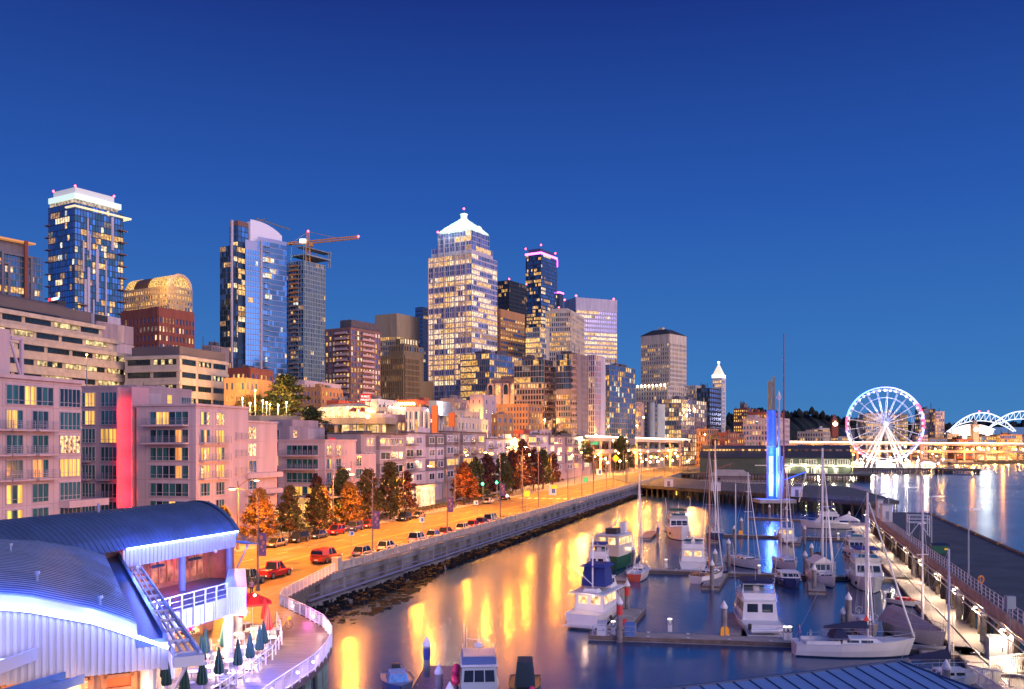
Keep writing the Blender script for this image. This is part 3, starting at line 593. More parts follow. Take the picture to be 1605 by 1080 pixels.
# tan tower with dark hip roof
b = Bld('office_tower', 'pale tan tower with a dark hipped roof, standing alone on the right', CATT, 1005, 1049, 1075, 820, 523, W['cream'], 20, th=-42)
b.facade('f', 13, 4.0, .5, .42, .7, .34, .7, [GD, GK], [LW, LA], topband=8); b.facade('r', 12, 4.0, .5, .42, .7, .4, .7, [GD], [LW], topband=8); zt = b.zt-b.zb
m = MB(); m.frus((-b.L-1,1,-1,b.Rr+1), (-b.L*.75,-b.L*.25,b.Rr*.25,b.Rr*.6), zt, zt+5.5); m.build('roof', W['black'], b.e); b.box(-b.L*.6,-b.L*.45,10,14,zt+5,zt+8); b.done()
b = Bld('office_building', 'broad stone podium with bright lamps along its ledge below the hipped roof tower', 'building', 997, 1046, 1078, 760, 605, W['cream'], 15, th=-42)
b.facade('f', 12, 4.0, .5, .4, .5, .5, .5, [GD], [LW]); b.facade('r', 10, 4.0, .5, .4, .5, .5, .5, [GD], [LW]); zt = b.zt-b.zb
for i in range(8): m = MB(); m.ball((-b.L+b.L*(i+.5)/8, -1, zt+1), .8, 6); m.build('ledge_lamp', GLOWW, b.e)
b.done()
b = Bld('apartment_block', 'glass and concrete apartment block with bright white windows in front of the stone podium', 'building', 1030, 1068, 1107, 650, 625, W['greyd'], 4)
b.facade('f', 10, 3.2, .2, .2, .25, .5, .4, [GD, GL], [LW, LWH]); b.facade('r', 12, 3.2, .2, .2, .25, .45, .4, [GD, GL], [LWH, LW]); b.clutter(4, 3); b.done()
b = Bld('apartment_block', 'grey concrete block with a blank front and round vent, left of the bright glass block', 'building', 1010, 1031, 1040, 630, 633, W['steel'], 4); b.m.lathe(-b.L*.4, -2.0, [(2.4,2),(2.4,b.zt-b.zb+1)], 12, 0); b.facade('f', 4, 3.2, .6, .5, .2, .25, .3, [GD], [LA]); b.done()
b = Bld('office_building', 'dark glass office with one lit yellow floor left of the white spire', 'building', 1092, 1112, 1130, 760, 608, W['black'], 4); b.facade('f', 8, 4, .1, .2, .2, .2, .8, [GD, GK], [LA]); b.facade('r', 6, 4, .1, .4, .2, .1, .8, [GL]); b.clutter(2, 4); b.done()
b = Bld('office_building', 'tan building with small windows between the hipped roof tower and the dark glass office', 'building', 1073, 1090, 1100, 800, 604, W['cream'], 4); b.facade('f', 6, 4, .45, .4, .4, .3, .5, [GD], [LW]); b.facade('r', 5, 4, .45, .4, .4, .3, .5, [GD], [LW]); b.done()
# white spire tower
b = Bld('spire_tower', 'slim white tower with a lit pyramid spire', CATT, 1117, 1131, 1136, 900, 592, W['white'], 4)
b.facade('f', 5, 4, .35, .35, .4, .35, .5, [GD], [LW], topband=2); b.facade('r', 4, 4, .35, .35, .4, .35, .5, [GD], [LW], topband=2); zt = b.zt-b.zb
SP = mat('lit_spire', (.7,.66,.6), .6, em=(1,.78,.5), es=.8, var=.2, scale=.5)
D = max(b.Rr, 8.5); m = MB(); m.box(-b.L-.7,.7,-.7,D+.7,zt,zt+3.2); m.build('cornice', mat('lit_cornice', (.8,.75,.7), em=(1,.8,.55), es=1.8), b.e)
m = MB(); m.frus((-b.L,0,0,D),(-b.L*.53,-b.L*.47,D*.45,D*.55),zt+3.2,zt+14.5); m.build('pyramid_roof', SP, b.e)
m = MB(); m.ball((-b.L/2,D/2,zt+16), 1.1, 8); m.build('finial', mat('white_glow', (1,1,1), em=(.8,.85,1), es=12), b.e); b.done()
for args in ((1150,1172,1180,1150,640,'brick','stepped reddish far tower with lit terraces on the horizon','far building',7,5,.6),
             (1160,1166,1172,1190,633,'brown','small stepped crown of the reddish far tower','far building',2,2,.3),
             (1165,1222,1250,700,655,'pink','long pink warehouse building with white cornice behind the blue pylon','building',12,8,.55),
             (1172,1212,1222,760,646,'brick','brick upper block set back behind the long pink warehouse','building',8,3,.4),
             (1092,1108,1125,640,672,'orange','small tan warehouse behind the elevated road','building',5,5,.4),
             (1125,1140,1165,640,678,'brick','low brick warehouse with arched windows behind the elevated road','building',4,7,.4),
             (1250,1290,1318,820,676,'tan','low tan building with white rooftop behind the elevated road','building',10,5,.6),
             (1318,1330,1345,900,671,'navy','low blue grey building left of the big wheel','building',4,4,.5)):
    x0, xc, x1, Yc, yt, wl, lab, cat, nf, nr, lt = args
    b = Bld('warehouse' if cat == 'building' else 'far_building', lab, 'building', x0, xc, x1, Yc, yt, W[wl], 4, rx=None if x1 < 1180 else 30); b.facade('f', nf, 4.2, .4, .4, .4, lt, .5, [GD], [LW, LA], topband=1.2); 
    if b.Rr < 60: b.facade('r', nr, 4.2, .4, .4, .4, lt, .5, [GD], [LA])
    b.clutter(3, 3); b.done()
# right of the vanishing point: buildings seen square on
def RB(name, lab, x0, x1, Y, yt, wl, n, fl, lit, zb=4, pier=.3, span=.35, glass=None, lits=None, cl=2, cat='building'):
    b = Bld(name, lab, cat, x0, x1, x1+.1, Y, yt, W[wl], zb, rx=22, th=-2); b.facade('f', n, fl, pier, span, .4, lit, .5, glass or [GD], lits or [LW, LA], topband=1); 
    b.facade('l', 5, fl, pier, span, .4, lit, .5, glass or [GD], lits or [LW, LA], topband=1)
    if cl: b.clutter(cl, 4)
    b.done(); return b
RB('office_tower', 'pale concrete tower behind the left half of the big wheel', 1357, 1382, 1050, 648, 'cream', 9, 3.6, .35)
RB('office_tower', 'dark glass office tower behind the hub of the big wheel', 1400, 1423, 1080, 649, 'greyd', 9, 3.8, .6)
RB('office_tower', 'slim tan tower just left of the wheel hub', 1386, 1398, 1120, 645, 'tan', 4, 3.8, .3)
RB('office_tower', 'tall grey tower right of the big wheel with scattered lit rooms', 1447, 1465, 1020, 641, 'greyd', 7, 3.6, .4)
RB('office_tower', 'pink lit tower right of the grey tower, beside the stadium', 1466, 1480, 1010, 645, 'pink', 5, 3.6, .75)
RB('office_building', 'low pink block just right of the big wheel', 1444, 1454, 930, 682, 'pink', 4, 3.8, .3)
RB('office_building', 'dark framed office with gridded yellow windows left of the far orange one', 1531, 1561, 1000, 683, 'darkbrown', 8, 4, .8, pier=.15, span=.2)
RB('office_building', 'orange office glowing through all its windows at the right edge', 1568, 1602, 1000, 681, 'orange', 10, 4, .92, pier=.12, span=.16)
RB('office_building', 'low white roofed hall with lit clerestory in front of the stadium', 1485, 1503, 1000, 680, 'stone', 6, 4, .8)
RB('office_building', 'low brick block between the clock tower and the grey tower', 1500, 1526, 960, 688, 'brick', 9, 3.6, .4)
RB('office_building', 'dark low warehouse right of the pink block with orange windows', 1456, 1485, 960, 686, 'darkbrown', 9, 3.6, .4)
RB('office_building', 'white and glass low building left of the small clock tower', 1283, 1303, 1000, 671, 'white', 7, 3.8, .6)
RB('office_building', 'long low orange lit terminal building behind the elevated road', 1255, 1300, 900, 682, 'orange', 16, 3.8, .7)
RB('office_building', 'long low tan building between the clock tower and the big wheel', 1314, 1335, 900, 684, 'tan', 8, 3.8, .7)
def clocktower(x, w, Y, yt, yb, lab, wl, dome):
    X = (x-CX)*Y/K; ww = w*Y/K; z0 = 4; zt = ZY(yt, Y); t = thing('clock_tower', lab, 'clock tower', (X, Y, z0))
    m = MB(); h = zt-z0; m.box(-ww/2, ww/2, 0, ww, 0, h*.86); m.box(-ww*.56, ww*.56, -.3, ww+.3, h*.84, h*.87); m.build('wall', W[wl], t)
    m = MB()
    if dome: m.lathe(0, ww/2, [(ww*.4, h*.87), (ww*.4, h*.93), (ww*.3, h*.97), (.1, h)], 8)
    else: m.frus((-ww*.5,ww*.5,0,ww),(-.1,.1,ww/2-.1,ww/2+.1), h*.87, h*1.05)
    m.build('roof', W['brick'] if not dome else W['steel'], t)
    zc = ZY(yb, Y)-z0; m = MB(); V = [(ww*.4*math.cos(a*PI/8), -.25, zc+ww*.4*math.sin(a*PI/8)) for a in range(16)]; m.add(V, [tuple(range(16))]); f = m.build('clock_face', mat('lit_clock', (1,1,.9), em=(1,.82,.5), es=5), t)
    m = MB(); m.box(-.12,.12,-.4,-.3,zc,zc+ww*.3); m.box(0,ww*.2,-.4,-.3,zc-.12,zc+.12); m.build('clock_hands', MD, f)
clocktower(1309, 10, 980, 652, 664, 'small brick clock tower with pointed roof left of the big wheel', 'brick', False)
clocktower(1530, 9, 990, 657, 673, 'tall stone clock tower in front of the stadium arch', 'stone', True)
# stadium with lit roof arches
t = thing('stadium', 'floodlit stadium with white trussed roof arches behind the clock tower', 'stadium', (P(1545, 690, 1300)[0], 1300, 4))
SW_ = mat('lit_white_truss', (.85,.85,.9), .5, em=(.62,.76,1), es=1.5); px = lambda v: v*1300/K
def arch(x0, x1, yb, ya, yo, r=.95):
    m = MB(); n = 26; z = lambda u, o=0: ZY(yb+(ya-yb)*(1-(2*u-1)**2), 1300)-4-o
    top = [(px(x0+(x1-x0)*i/n-1545), yo, z(i/n)) for i in range(n+1)]; bot = [(p[0], yo+6, p[2]-11*math.sin(PI*i/n)-.5) for i, p in enumerate(top)]
    m.tube(top, r, 6); m.tube(bot, r*.7, 6)
    for i in range(n): m.bar(bot[i], top[i+1], .55) if i % 2 else m.bar(top[i], bot[i+1], .55)
    m.build('roof_arch', SW_, t)
arch(1487, 1592, 676, 647, 0); arch(1566, 1690, 677, 643, 40)
m = MB(); n = 24
for i in range(n):
    f = lambda u: (px(1490+100*u-1545), ZY(682-18*math.sin(PI*u)**.8, 1300)-4)
    a, c = f(i/n), f((i+1)/n); m.quad((a[0],20,0),(c[0],20,0),(c[0],26,c[1]),(a[0],26,a[1]))
m.build('seating_bowl', mat('floodlit_bowl', (.9,.88,.8), em=(1,.93,.78), es=1.3, var=.2, scale=.03), t)
m = MB(); m.box(px(-62), px(160), 30, 60, 0, ZY(689,1300)-4); m.box(px(20), px(160), 24, 60, 0, ZY(681,1300)-4); m.build('wall', W['steel'], t)
m = MB(); m.frus((px(25),px(160),18,80),(px(30),px(160),30,70), ZY(681,1300)-4, ZY(669,1300)-4); m.build('roof', mat('stadium_roof_blue', (.15,.3,.45), .5), t)
for x in (1535, 1549): m = MB(); m.ball((px(x-1545),0,ZY(645,1300)-4), 1.3, 6); m.build('beacon', GLOWR, t)
# spread of lamps in the harbour district under the road
rr = random.Random(21)
lampg = []
for i in range(70):
    x = rr.choice((rr.uniform(1455, 1605), rr.uniform(1455, 1605), rr.uniform(1100, 1450))); Y = rr.uniform(900, 1080); X = (x-CX)*Y/K; 
    t = thing('yard_lamp', '', 'lamp', (X, Y, 4), 0, 'yard lamps in the southern harbour'); h = rr.uniform(8, 13); m = MB(); m.tube([(0,0,0),(0,0,h)], .18, 5); m.build('pole', MG, t)
    m = MB(); m.ball((0,0,h), rr.uniform(.7,1.15), 6); m.build('lamp_head', GLOWS if rr.random() < .8 else GLOWW, t); lampg.append(t)
ranklabels(lampg, 'orange yard lamp in the far harbour district, {} from the left')
for i in range(9): light('yard_light', 'POINT', (P(1460+i*17, 720, 935+ (i%3)*30)[0], 935+(i%3)*30, 14), 26000, (1,.45,.1), None, 1)
# ================= tan office terraces on the left
TH[0] = ROT
TEAL = curtain('teal_curtain', (.03,.13,.14)); TEALD = curtain('dark_curtain', (.012,.035,.055)); YC = curtain('lit_curtain', (.5,.35,.1), 1.25, (1,.50,.07), .4); OC = curtain('lit_orange_curtain', (.5,.3,.1), 1.2, (1,.36,.09), .3)
WF = mat('window_frame', (.42,.36,.42), .5); WFW = mat('white_window_frame', (.75,.72,.75), .5); RAILM = mat('balcony_rail', (.30,.33,.45), .4, .4)
ROOML = litmat('lit_room_party', (1,.32,.05), (1,.75,.35), .0, 2.6, 2.2); ROOMG = litmat('lit_office', (1,.62,.16), (1,.85,.45), .05, 1.5, .9)
DB = mat('dark_band_glass', (.02,.035,.05), .12, .3, var=.3, scale=.3)
BM = mat('blackout_metal', (.105,.085,.10), .6, var=.08, scale=.2)
XF = Matrix.Rotation(ROT, 4, 'Z')
def near_win(b, fc, a0, a1, z0, z1, segs, mats, rnd, fr=None, sill=.55, fd=.14, name='window', rec=.12):
    """one window group: separate panes in one frame; frame is the child"""
    m = MB(); w = (a1-a0)/segs; ms = []
    for i in range(segs):
        mt = mats(i) if callable(mats) else rnd.choice(mats)
        if mt not in ms: ms.append(mt)
        m.quad(*b.quadv(fc, a0+i*w, a0+(i+1)*w, z0, z1, .03), ms.index(mt))
    o = m.build(name, ms, b.e); f = MB(); t = .055
    for i in range(segs+1): c = a0+i*w; f.box(*b.fb(fc, c-t/2, c+t/2, z0, z1, .0, fd))
    for z in (z0, z1): f.box(*b.fb(fc, a0-t, a1+t, z-t, z+t, .0, fd+.03))
    if sill: f.box(*b.fb(fc, a0, a1, z0+sill-t/2, z0+sill+t/2, .0, fd-.02))
    f.build('window_frame', fr or WF, o); return o
def balcony(b, fc, a0, a1, z, dep=1.4, rail=RAILM, slab=None, h=1.05):
    m = MB(); m.box(*b.fb(fc, a0, a1, z-.22, z, 0, dep)); o = m.build('balcony', slab or b.wall, b.e); r = MB()
    n = max(2, int((a1-a0)/1.1)); p = .03
    for i in range(n+1): c = a0+.05+(a1-a0-.1)*i/n; r.box(*b.fb(fc, c-p, c+p, z, z+h, dep-.08, dep-.02))
    for k in range(5): zz = z+.15+k*(h-.15)/4; r.box(*b.fb(fc, a0, a1, zz-.02, zz+.02, dep-.065, dep-.035))
    for a in (a0+.03, a1-.03):
        for k in range(5): zz = z+.15+k*(h-.15)/4; r.box(*b.fb(fc, a-.015, a+.015, zz-.02, zz+.02, 0, dep-.02))
    r.build('railing', rail, o); return o
rnd = random.Random(4)
b = Bld('office_building', 'long tan terraced office building with horizontal window bands above the condominiums', 'building', -60, -56, 210, 214, 540, W['tan'], 18, rx=None)
b.m = MB(); R0 = b.Rr; tiers = []
zs = [b.z(600)-6]
tops = [(455, 480, .80), (500,0,0)]
# floor levels from the frame: bands drop away along the street; each floor ends a little shorter than the one below
base = ZY(660, 150)-b.zb; FH = 3.75
ends = [(210,0), (210,1), (203,2), (189,3), (171,4), (160,5)]
def aend(px_): k = (px_-CX)/K; return (k*b.Y-b.X)/(UX-UY*k)
lev0 = ZY(604, 265)-b.zb+.7*FH
for k, (pe, _) in enumerate(ends):
    Re = aend(pe); z0 = lev0-1.2*FH+k*FH if k else 0; z1 = lev0-1.2*FH+(k+1)*FH
    back = .0 if k < 3 else (k-2)*1.2
    last = k == 5
    b.m.box(-40, -back, 0, Re-.02*k, z0, z1+(.002*k if not last else 0), 2 if last else 0)
    if not last:
        zb_, zt_ = z1-2.4, z1-1.0
        n = 5; gap = 1.2; A = 6
        while A < Re-6:
            wv = rnd.choice((7.5, 8.5, 6)); A1 = min(A+wv, Re-1.5)
            m_ = rnd.choices([DB, ROOMG], [.55, .45])[0]
            o = near_win(b, 'r', A, A1, zb_, zt_, 5, [m_, m_, DB if rnd.random() < .5 else m_], rnd, fr=MD, sill=0, fd=.05)
            o.location = (-back, 0, 0); A = A1+gap
        b.m.box(-.4-back, .9-back, 0, Re+.4, z1-1.0, z1+.15, 0)
    else:
        o = near_win(b, 'r', 3, Re-12, z1-FH-.4, z1-FH+1.0, 14, [DB], rnd, fr=MD, sill=0, fd=.05); o.location = (-back, 0, 0)
b.box(-38, -7, 0, aend(132), lev0-1.2*FH+6*FH, lev0-1.2*FH+6*FH+1.2, 2); b.mats.append(BM)
zt = lev0-1.2*FH+6*FH; 
for a in (8, 14, 19): b.m.box(-20, -12, a, a+3, zt+1.2, zt+2.4, 2)
b.body = b.m.build('wall', b.mats, b.e)
b = Bld('office_building', 'lower tan office building with dark top band right of the long terraced one', 'building', 196, 282, 357, 256, 556, W['tan'], 14)
zt = b.zt-b.zb; b.box(-b.L*.9, -.6, .6, b.D-.5, zt-.3, zt+2.6, 2); b.mats.append(BM)
for k in range(5):
    z1 = zt-1.2-k*3.7
    for fc, Wd, n in (('f', b.L, 2), ('r', b.Rr, 3)):
        A = 1.0
        for i in range(n):
            w_ = (Wd-1)/n; near_win(b, fc, A, A+w_-1.2, z1-1.5, z1, 6, (lambda q, s=rnd.random(): ROOMG if s < .35 and q % 2 == 0 else DB), rnd, fr=MD, sill=0, fd=.05); A += w_
    b.m.box(*b.fb('f', -.1, b.L+.1, z1+.12, z1+.9, 0, .35)); b.m.box(*b.fb('r', -.1, b.Rr+.1, z1+.12, z1+.9, 0, .35))
b.done()
b = Bld('office_building', 'small pale building clad in upright slats above the terraced offices', 'building', 150, 152, 208, 305, 503, W['pink'], 20); b.facade('r', 30, b.z(503)-b.z(532), .45, .06, .3, .25, .4, [mat('slat_glass', (.3,.25,.28), .3)], [LA, LWH], z0=b.z(532)); b.done()
b = Bld('roof_pavilion', 'flat white walled rooftop pavilion with dark side at the foot of the tall apartment tower', 'building', 126, 147, 168, 330, 491, W['lav'], 24); b.box(.0,.2,.3,b.Rr,0,b.zt-b.zb-.2,2); b.mats.append(W['black']); b.done()
def text(s, size, loc, rot, m, parent, name='lettering', ext=.05, align='CENTER'):
    c = bpy.data.curves.new(name, 'FONT'); c.body = s; c.size = size; c.extrude = ext; c.align_x = align; o = bpy.data.objects.new(name, c); C.objects.link(o)
    dg = bpy.context.evaluated_depsgraph_get(); me = bpy.data.meshes.new_from_object(o.evaluated_get(dg)); bpy.data.objects.remove(o)
    me.materials.clear(); me.materials.append(m); q = place(name, me, parent, loc); q.rotation_euler = rot; return q
RED = mat('red_neon', (1,.1,.1), em=(1,.02,.02), es=4); WHN = mat('white_neon', (1,1,1), em=(1,.95,.8), es=2.4); BLN = mat('blue_neon_sign', (.2,.5,1), em=(.15,.45,1), es=3); GRN = mat('green_signal', (0,1,.4), em=(.05,1,.5), es=14)
X, Y, Z = P(76, 470, 300); t = thing('rooftop_sign', 'rooftop sign of red, white and blue letters on a black box', 'sign', (X, Y, Z-5), R(-35))
m = MB(); m.box(0, 5.6, 0, 3, -1.5, 4.4); m.build('box', W['black'], t)
for s_, x, mt in (('DMC', 0, RED), ('WINES', 2.1, WHN), ('ON', 4.8, BLN)): text(s_, 1.25, (x, -.1, 4.5), (R(90),0,0), mt, t, align='LEFT')
# brick blocks behind the park
b = Bld('brick_building', 'dark red brick building with square grey windows above the park', 'building', 357, 392, 427, 300, 578, W['brick'], 14); b.facade('f', 5, 3.4, .5, .4, .2, .3, .3, [GD, GL], [LA, LW], topband=1); b.facade('r', 5, 3.4, .5, .4, .2, .35, .3, [GD, GL], [LA], topband=1); b.parapet(.5); b.clutter(3,2); b.done()
b = Bld('brick_building', 'low brick building glowing orange under the street lamps by the park', 'building', 352, 385, 404, 262, 592, W['orange'], 12); b.facade('f', 4, 3.3, .55, .4, .2, .5, .3, [GD], [LA], topband=.8); b.facade('r', 3, 3.3, .5, .4, .2, .3, .3, [GL, GD], [LA], topband=.8); light('wall_wash', 'POINT', (-9, -9, 6), 9000, (1,.45,.06), b.e, .5); b.done()
b = Bld('brick_building', 'small distant tan block left of the tallest blue tower', 'building', 317, 332, 346, 420, 541, W['taupe'], 20); b.facade('f', 5, 3.4, .5, .4, .2, .3, .3, [GD], [LA]); b.facade('r', 5, 3.4, .5, .4, .2, .3, .3, [GD], [LA]); b.clutter(2,3); b.done()
# ---------------- market hillside: small buildings, each one a thing
def MK(lab, x0, xc, x1, Y, yt, wl, nf, nr, fl, lit, zb=8, pier=.45, span=.4, lits=None, gl=None, cl=2, par=.5, name='building', band=.6, th=None):
    b = Bld(name, lab, 'building', x0, xc, x1, Y, yt, W[wl], zb, roof=ROOFG, th=th)
    if b.Rr > 60: b.Rr = 60
    if nf: b.facade('f', nf, fl, pier, span, .2, lit, .3, gl or [GD, GL], lits or [LA, LW], topband=band)
    if nr: b.facade('r', nr, fl, pier, span, .2, lit, .3, gl or [GD, GL], lits or [LA, LW], topband=band)
    if par: b.parapet(par)
    if cl: b.clutter(cl, 2)
    return b
MK('peach hotel block with shaped gable end beside the big park tree', 462, 477, 534, 400, 597, 'pink', 3, 12, 3.3, .3, pier=.6, span=.5).done()
b = MK('lower peach block in front of the hotel with small square windows', 470, 503, 537, 370, 608, 'orange', 6, 6, 3.3, .25, pier=.6, span=.5); light('wall_wash', 'POINT', (-16, -7, 5), 14000, (1,.42,.06), b.e, .5); b.done()
MK('long low brick row behind the glowing market hall', 512, 530, 574, 345, 629, 'red', 5, 10, 4, .3, cl=4).done()
b = MK('white box building with square roof openings right of the red market sign', 572, 592, 622, 345, 627, 'white', 0, 5, 4.2, .2, pier=.5, span=.5, gl=[GK]); b.done()
b = MK('long white terrace with a row of bright bulbs', 590, 606, 650, 325, 640, 'cream', 3, 10, 3.5, .95, lits=[LWH], span=.4); 
for i in range(14): m = MB(); m.ball((.5, 2+i*2.6, b.zt-b.zb+.6), .28, 6); m.build('bulb', GLOWW, b.e)
light('terrace_lamp', 'POINT', (4, 14, b.zt-b.zb+3), 3500, (1,.65,.3), b.e, .5); b.done()
b = MK('brick hall with a string of amber bulbs under its eave', 620, 655, 697, 380, 628, 'red', 8, 8, 4, .35, cl=3)
for i in range(9): m = MB(); m.ball((-b.L*.96+i*b.L*.1, -.6, b.zt-b.zb-1.3), .42, 6); m.build('bulb', GLOWS, b.e)
light('eave_lamp', 'POINT', (-b.L*.5, -4, b.zt-b.zb-1), 3000, (1,.45,.08), b.e, .5); b.done()
b = MK('salmon walled building with glowing open restaurant floor', 562, 597, 640, 298, 650, 'pink', 4, 7, 4.0, .97, lits=[LW, ROOML], pier=.25, span=.35, band=1.6); light('corner_lamp', 'POINT', (2.0, 3, 8), 2500, (1,.6,.3), b.e, .4); b.done()
b = MK('pink market building with tall white fins and lit shop floor', 636, 660, 697, 305, 640, 'pink', 5, 8, 3.6, .5, lits=[LW, LA], pier=.3, span=.3, cl=3)
m = MB(); 
for i in range(6): m.box(*b.fb('r', 1+i*3.4, 2.1+i*3.4, 2, b.zt-b.zb-1, .2, .9)); m.box(*b.fb('f', 1+i*1.9, 1.6+i*1.9, 2, b.zt-b.zb-1, .2, .9))
m.build('fin', W['white'], b.e)
for i in range(5): m = MB(); m.ball((1.2, 3+i*4, b.zt-b.zb-.5), .3, 6); m.build('lamp', GLOWW, b.e)
light('front_lamp', 'POINT', (5, 10, b.zt-b.zb), 3500, (1,.7,.6), b.e, .5); b.done()
b = MK('pale green rooftop box above a red sign panel', 672, 684, 694, 310, 630, 'steel', 0, 0, 3, 0, cl=0, zb=30); m = MB(); m.box(-4.5, -.6, -.5, -.1, -3.6, .4); m.build('sign_panel', mat('red_sign', (.5,.03,.03), .5, em=(1,.05,.05), es=.25), b.e); text('FOX', 1.7, (-2.5, -.62, -2.5), (R(90),0,0), WHN, b.e); b.done()
b = MK('tan flat roofed block with bright lit shop row', 694, 722, 752, 330, 645, 'tan', 6, 6, 3.8, .6, lits=[LA, LW], cl=5); b.done()
MK('pale grey block with rooftop plant behind the tan flat roofed block', 690, 712, 735, 370, 626, 'taupe', 0, 5, 4, .2, cl=5).done()
b = MK('cream block with two rows of small arched windows', 702, 716, 764, 300, 656, 'cream', 2, 9, 3.4, .5, pier=.6, span=.45, cl=1); 
for x, h in ((-2.5, 10.5), (-8.5, 13.0)): m = MB(); m.box(x, x+2.0, -1.2, -.3, 0, h+12); m.build('orange_fin', mat('orange_tile', (.55,.12,.03), .6), b.e)
b.done()
MK('plain pink block with tiny windows left of the brick apartment block', 737, 757, 777, 390, 620, 'pink', 2, 2, 4, .3, pier=.8, span=.6).done()
b = MK('orange lit two storey house row below the plain pink block', 752, 778, 804, 400, 650, 'orange', 5, 3, 3.6, .6, pier=.6, span=.5, th=-25); light('wall_wash', 'POINT', (-8, -9, 6), 9000, (1,.45,.08), b.e, .5); b.done()
b = MK('terraced apartment house with arched bay fronts and set back top floors', 762, 812, 834, 500, 606, 'taupe', 9, 5, 3.2, .3, zb=20, th=-25); zt = b.zt-b.zb
b.box(-b.L*.88, -1.2, 1.5, 14, zt, b.z(593)); b.box(-b.L*.6, -4, 3, 12, b.z(593), b.z(588))
for i in range(4):
    x = -b.L*(.12+i*.24)
    m = MB(); m.box(x-1.8, x+1.8, -1.0, 1.5, 0, b.z(600)); m.build('bay', W['pink'], b.e)
    m = MB(); V = [(x+1.3*math.cos(PI*k/8), -1.06, b.z(602)-1.3+1.3*math.sin(PI*k/8)) for k in range(9)]; m.add(V+[(x-1.3,-1.06,b.z(618)),(x+1.3,-1.06,b.z(618))], [tuple(range(11))]); m.build('arched_window', GK if i % 2 else LW, b.e)
b.done()
MK('orange brick apartment block with regular white windows', 777, 828, 850, 450, 634, 'orange', 11, 5, 3.1, .35, zb=14, gl=[GL, GD], pier=.5, th=-25).done()
MK('small tan block with chimney below the dark apartment towers', 850, 866, 884, 480, 660, 'tan', 4, 4, 3.4, .5, zb=14, th=-25).done()
MK('pink and white low house group with bright lit ground floor', 820, 842, 868, 460, 674, 'pink', 6, 5, 3.2, .75, lits=[LW, LA], zb=8, cl=4, th=-25).done()
MK('red shed with white top left of the pink low houses', 800, 821, 834, 440, 676, 'red', 5, 3, 3.2, .3, zb=8, cl=3, th=-25).done()
MK('long pink brick terrace above the viaduct end', 905, 952, 972, 560, 671, 'red', 12, 5, 3.2, .45, zb=4, cl=4, th=-25).done()
MK('low orange lit row behind the park trees, left of the long terrace', 868, 905, 922, 530, 679, 'orange', 10, 4, 3.2, .6, zb=4, cl=2, th=-25).done()
# glowing market hall (glazed shed)
t = thing('market_hall', 'long glazed market hall glowing yellow inside, right of the big tree', 'market hall', (*P(492, 645, 300)[:2], 27), ROT-R(22))
HALL = litmat('lit_glass_hall', (1,.55,.12), (1,.85,.5), .8, 2.4, .6)
m = MB(); Lh = 17; m.quad((0,0,0),(Lh,0,0),(Lh,0,3.6),(0,0,3.6)); m.quad((0,0,3.6),(Lh,0,3.6),(Lh,3,5.4),(0,3,5.4)); m.quad((Lh,0,0),(Lh,10,0),(Lh,10,3.6),(Lh,0,3.6)); m.build('glazing', HALL, t)
m = MB()
for i in range(15): m.bar((Lh*i/14,-.05,0),(Lh*i/14,-.05,3.6),.12); m.bar((Lh*i/14,-.05,3.6),(Lh*i/14,3,5.45),.12)
for z in (0,1.2,2.4,3.6): m.bar((0,-.06,z),(Lh,-.06,z),.1)
m.build('frame', W['cream'], t); m = MB(); m.frus((0,Lh,3,12),(2,Lh-2,5,8),5.4,6.4); m.build('roof', W['concrete'], t); light('hall_light', 'POINT', (10,-6,5), 9000, (1,.6,.2), t, 1)
# red rooftop sign
t = thing('market_sign', 'red neon rooftop market sign on a scaffold above the hall', 'sign', P(573, 645, 330), R(-8))
m = MB()
for x in (-1.4, 1.4): m.bar((x,.3,-2),(x,.3,6.6),.16)
for z in (0,2,4): m.bar((-1.4,.3,z),(1.4,.3,z+2),.1); m.bar((-1.7,.3,z),(1.7,.3,z),.1)
m.build('scaffold', W['red'], t); m = MB(); m.box(-1.9, 1.9, .1, .25, 3.6, 6.4); m.build('sign_board', mat('dark_red_board', (.3,.01,.01), .5, em=(1,.01,.02), es=.6), t)
text('PUBLIC', 1.05, (0,0,5.2), (R(90),0,0), mat('pink_neon', (1,.5,.5), em=(1,.35,.3), es=4), t); text('MARKET', .98, (0,0,4.0), (R(90),0,0), mat('pink_neon', (1,.5,.5)), t)
# park terrace: curved wall, overpass
STN = mat('retaining_stone', (.40,.30,.22), .9, var=.15, scale=.6)
X, Y, Z = P(360, 640, 235)
t = thing('retaining_wall', 'curved concrete park wall lit orange from above', 'wall', (X, Y, 0)); pts = [(-5,4),(2,0),(8,-.5),(13,2),(17,7)]; m = MB()
for (ax, ay), (bx, by) in zip(pts, pts[1:]): m.prism([(ax,ay),(bx,by),(bx,by+.8),(ax,ay+.8)], 12, ZY(651,Y))
m.build('wall', STN, t); m = MB()
for (ax, ay), (bx, by) in zip(pts, pts[1:]):
    m.bar((ax,ay,ZY(648,Y)),(bx,by,ZY(648,Y)),.12)
    for i in range(8): f = i/8; m.bar((ax+(bx-ax)*f,ay+(by-ay)*f,ZY(651,Y)),(ax+(bx-ax)*f,ay+(by-ay)*f,ZY(648,Y)),.08)
m.build('railing', MD, t)
X, Y, Z = P(445, 662, 250); t = thing('overpass', 'low concrete overpass with lit garage openings below the market hall', 'bridge', (X, Y, 0), R(-12))
m = MB(); m.box(0, 30, 0, 10, ZY(665,250), ZY(655,250)); m.box(0,30,9,10,10,ZY(660,250)); 
for i in range(7): m.box(2+i*4.3, 2.8+i*4.3, .5, 1.3, 12, ZY(664,250))
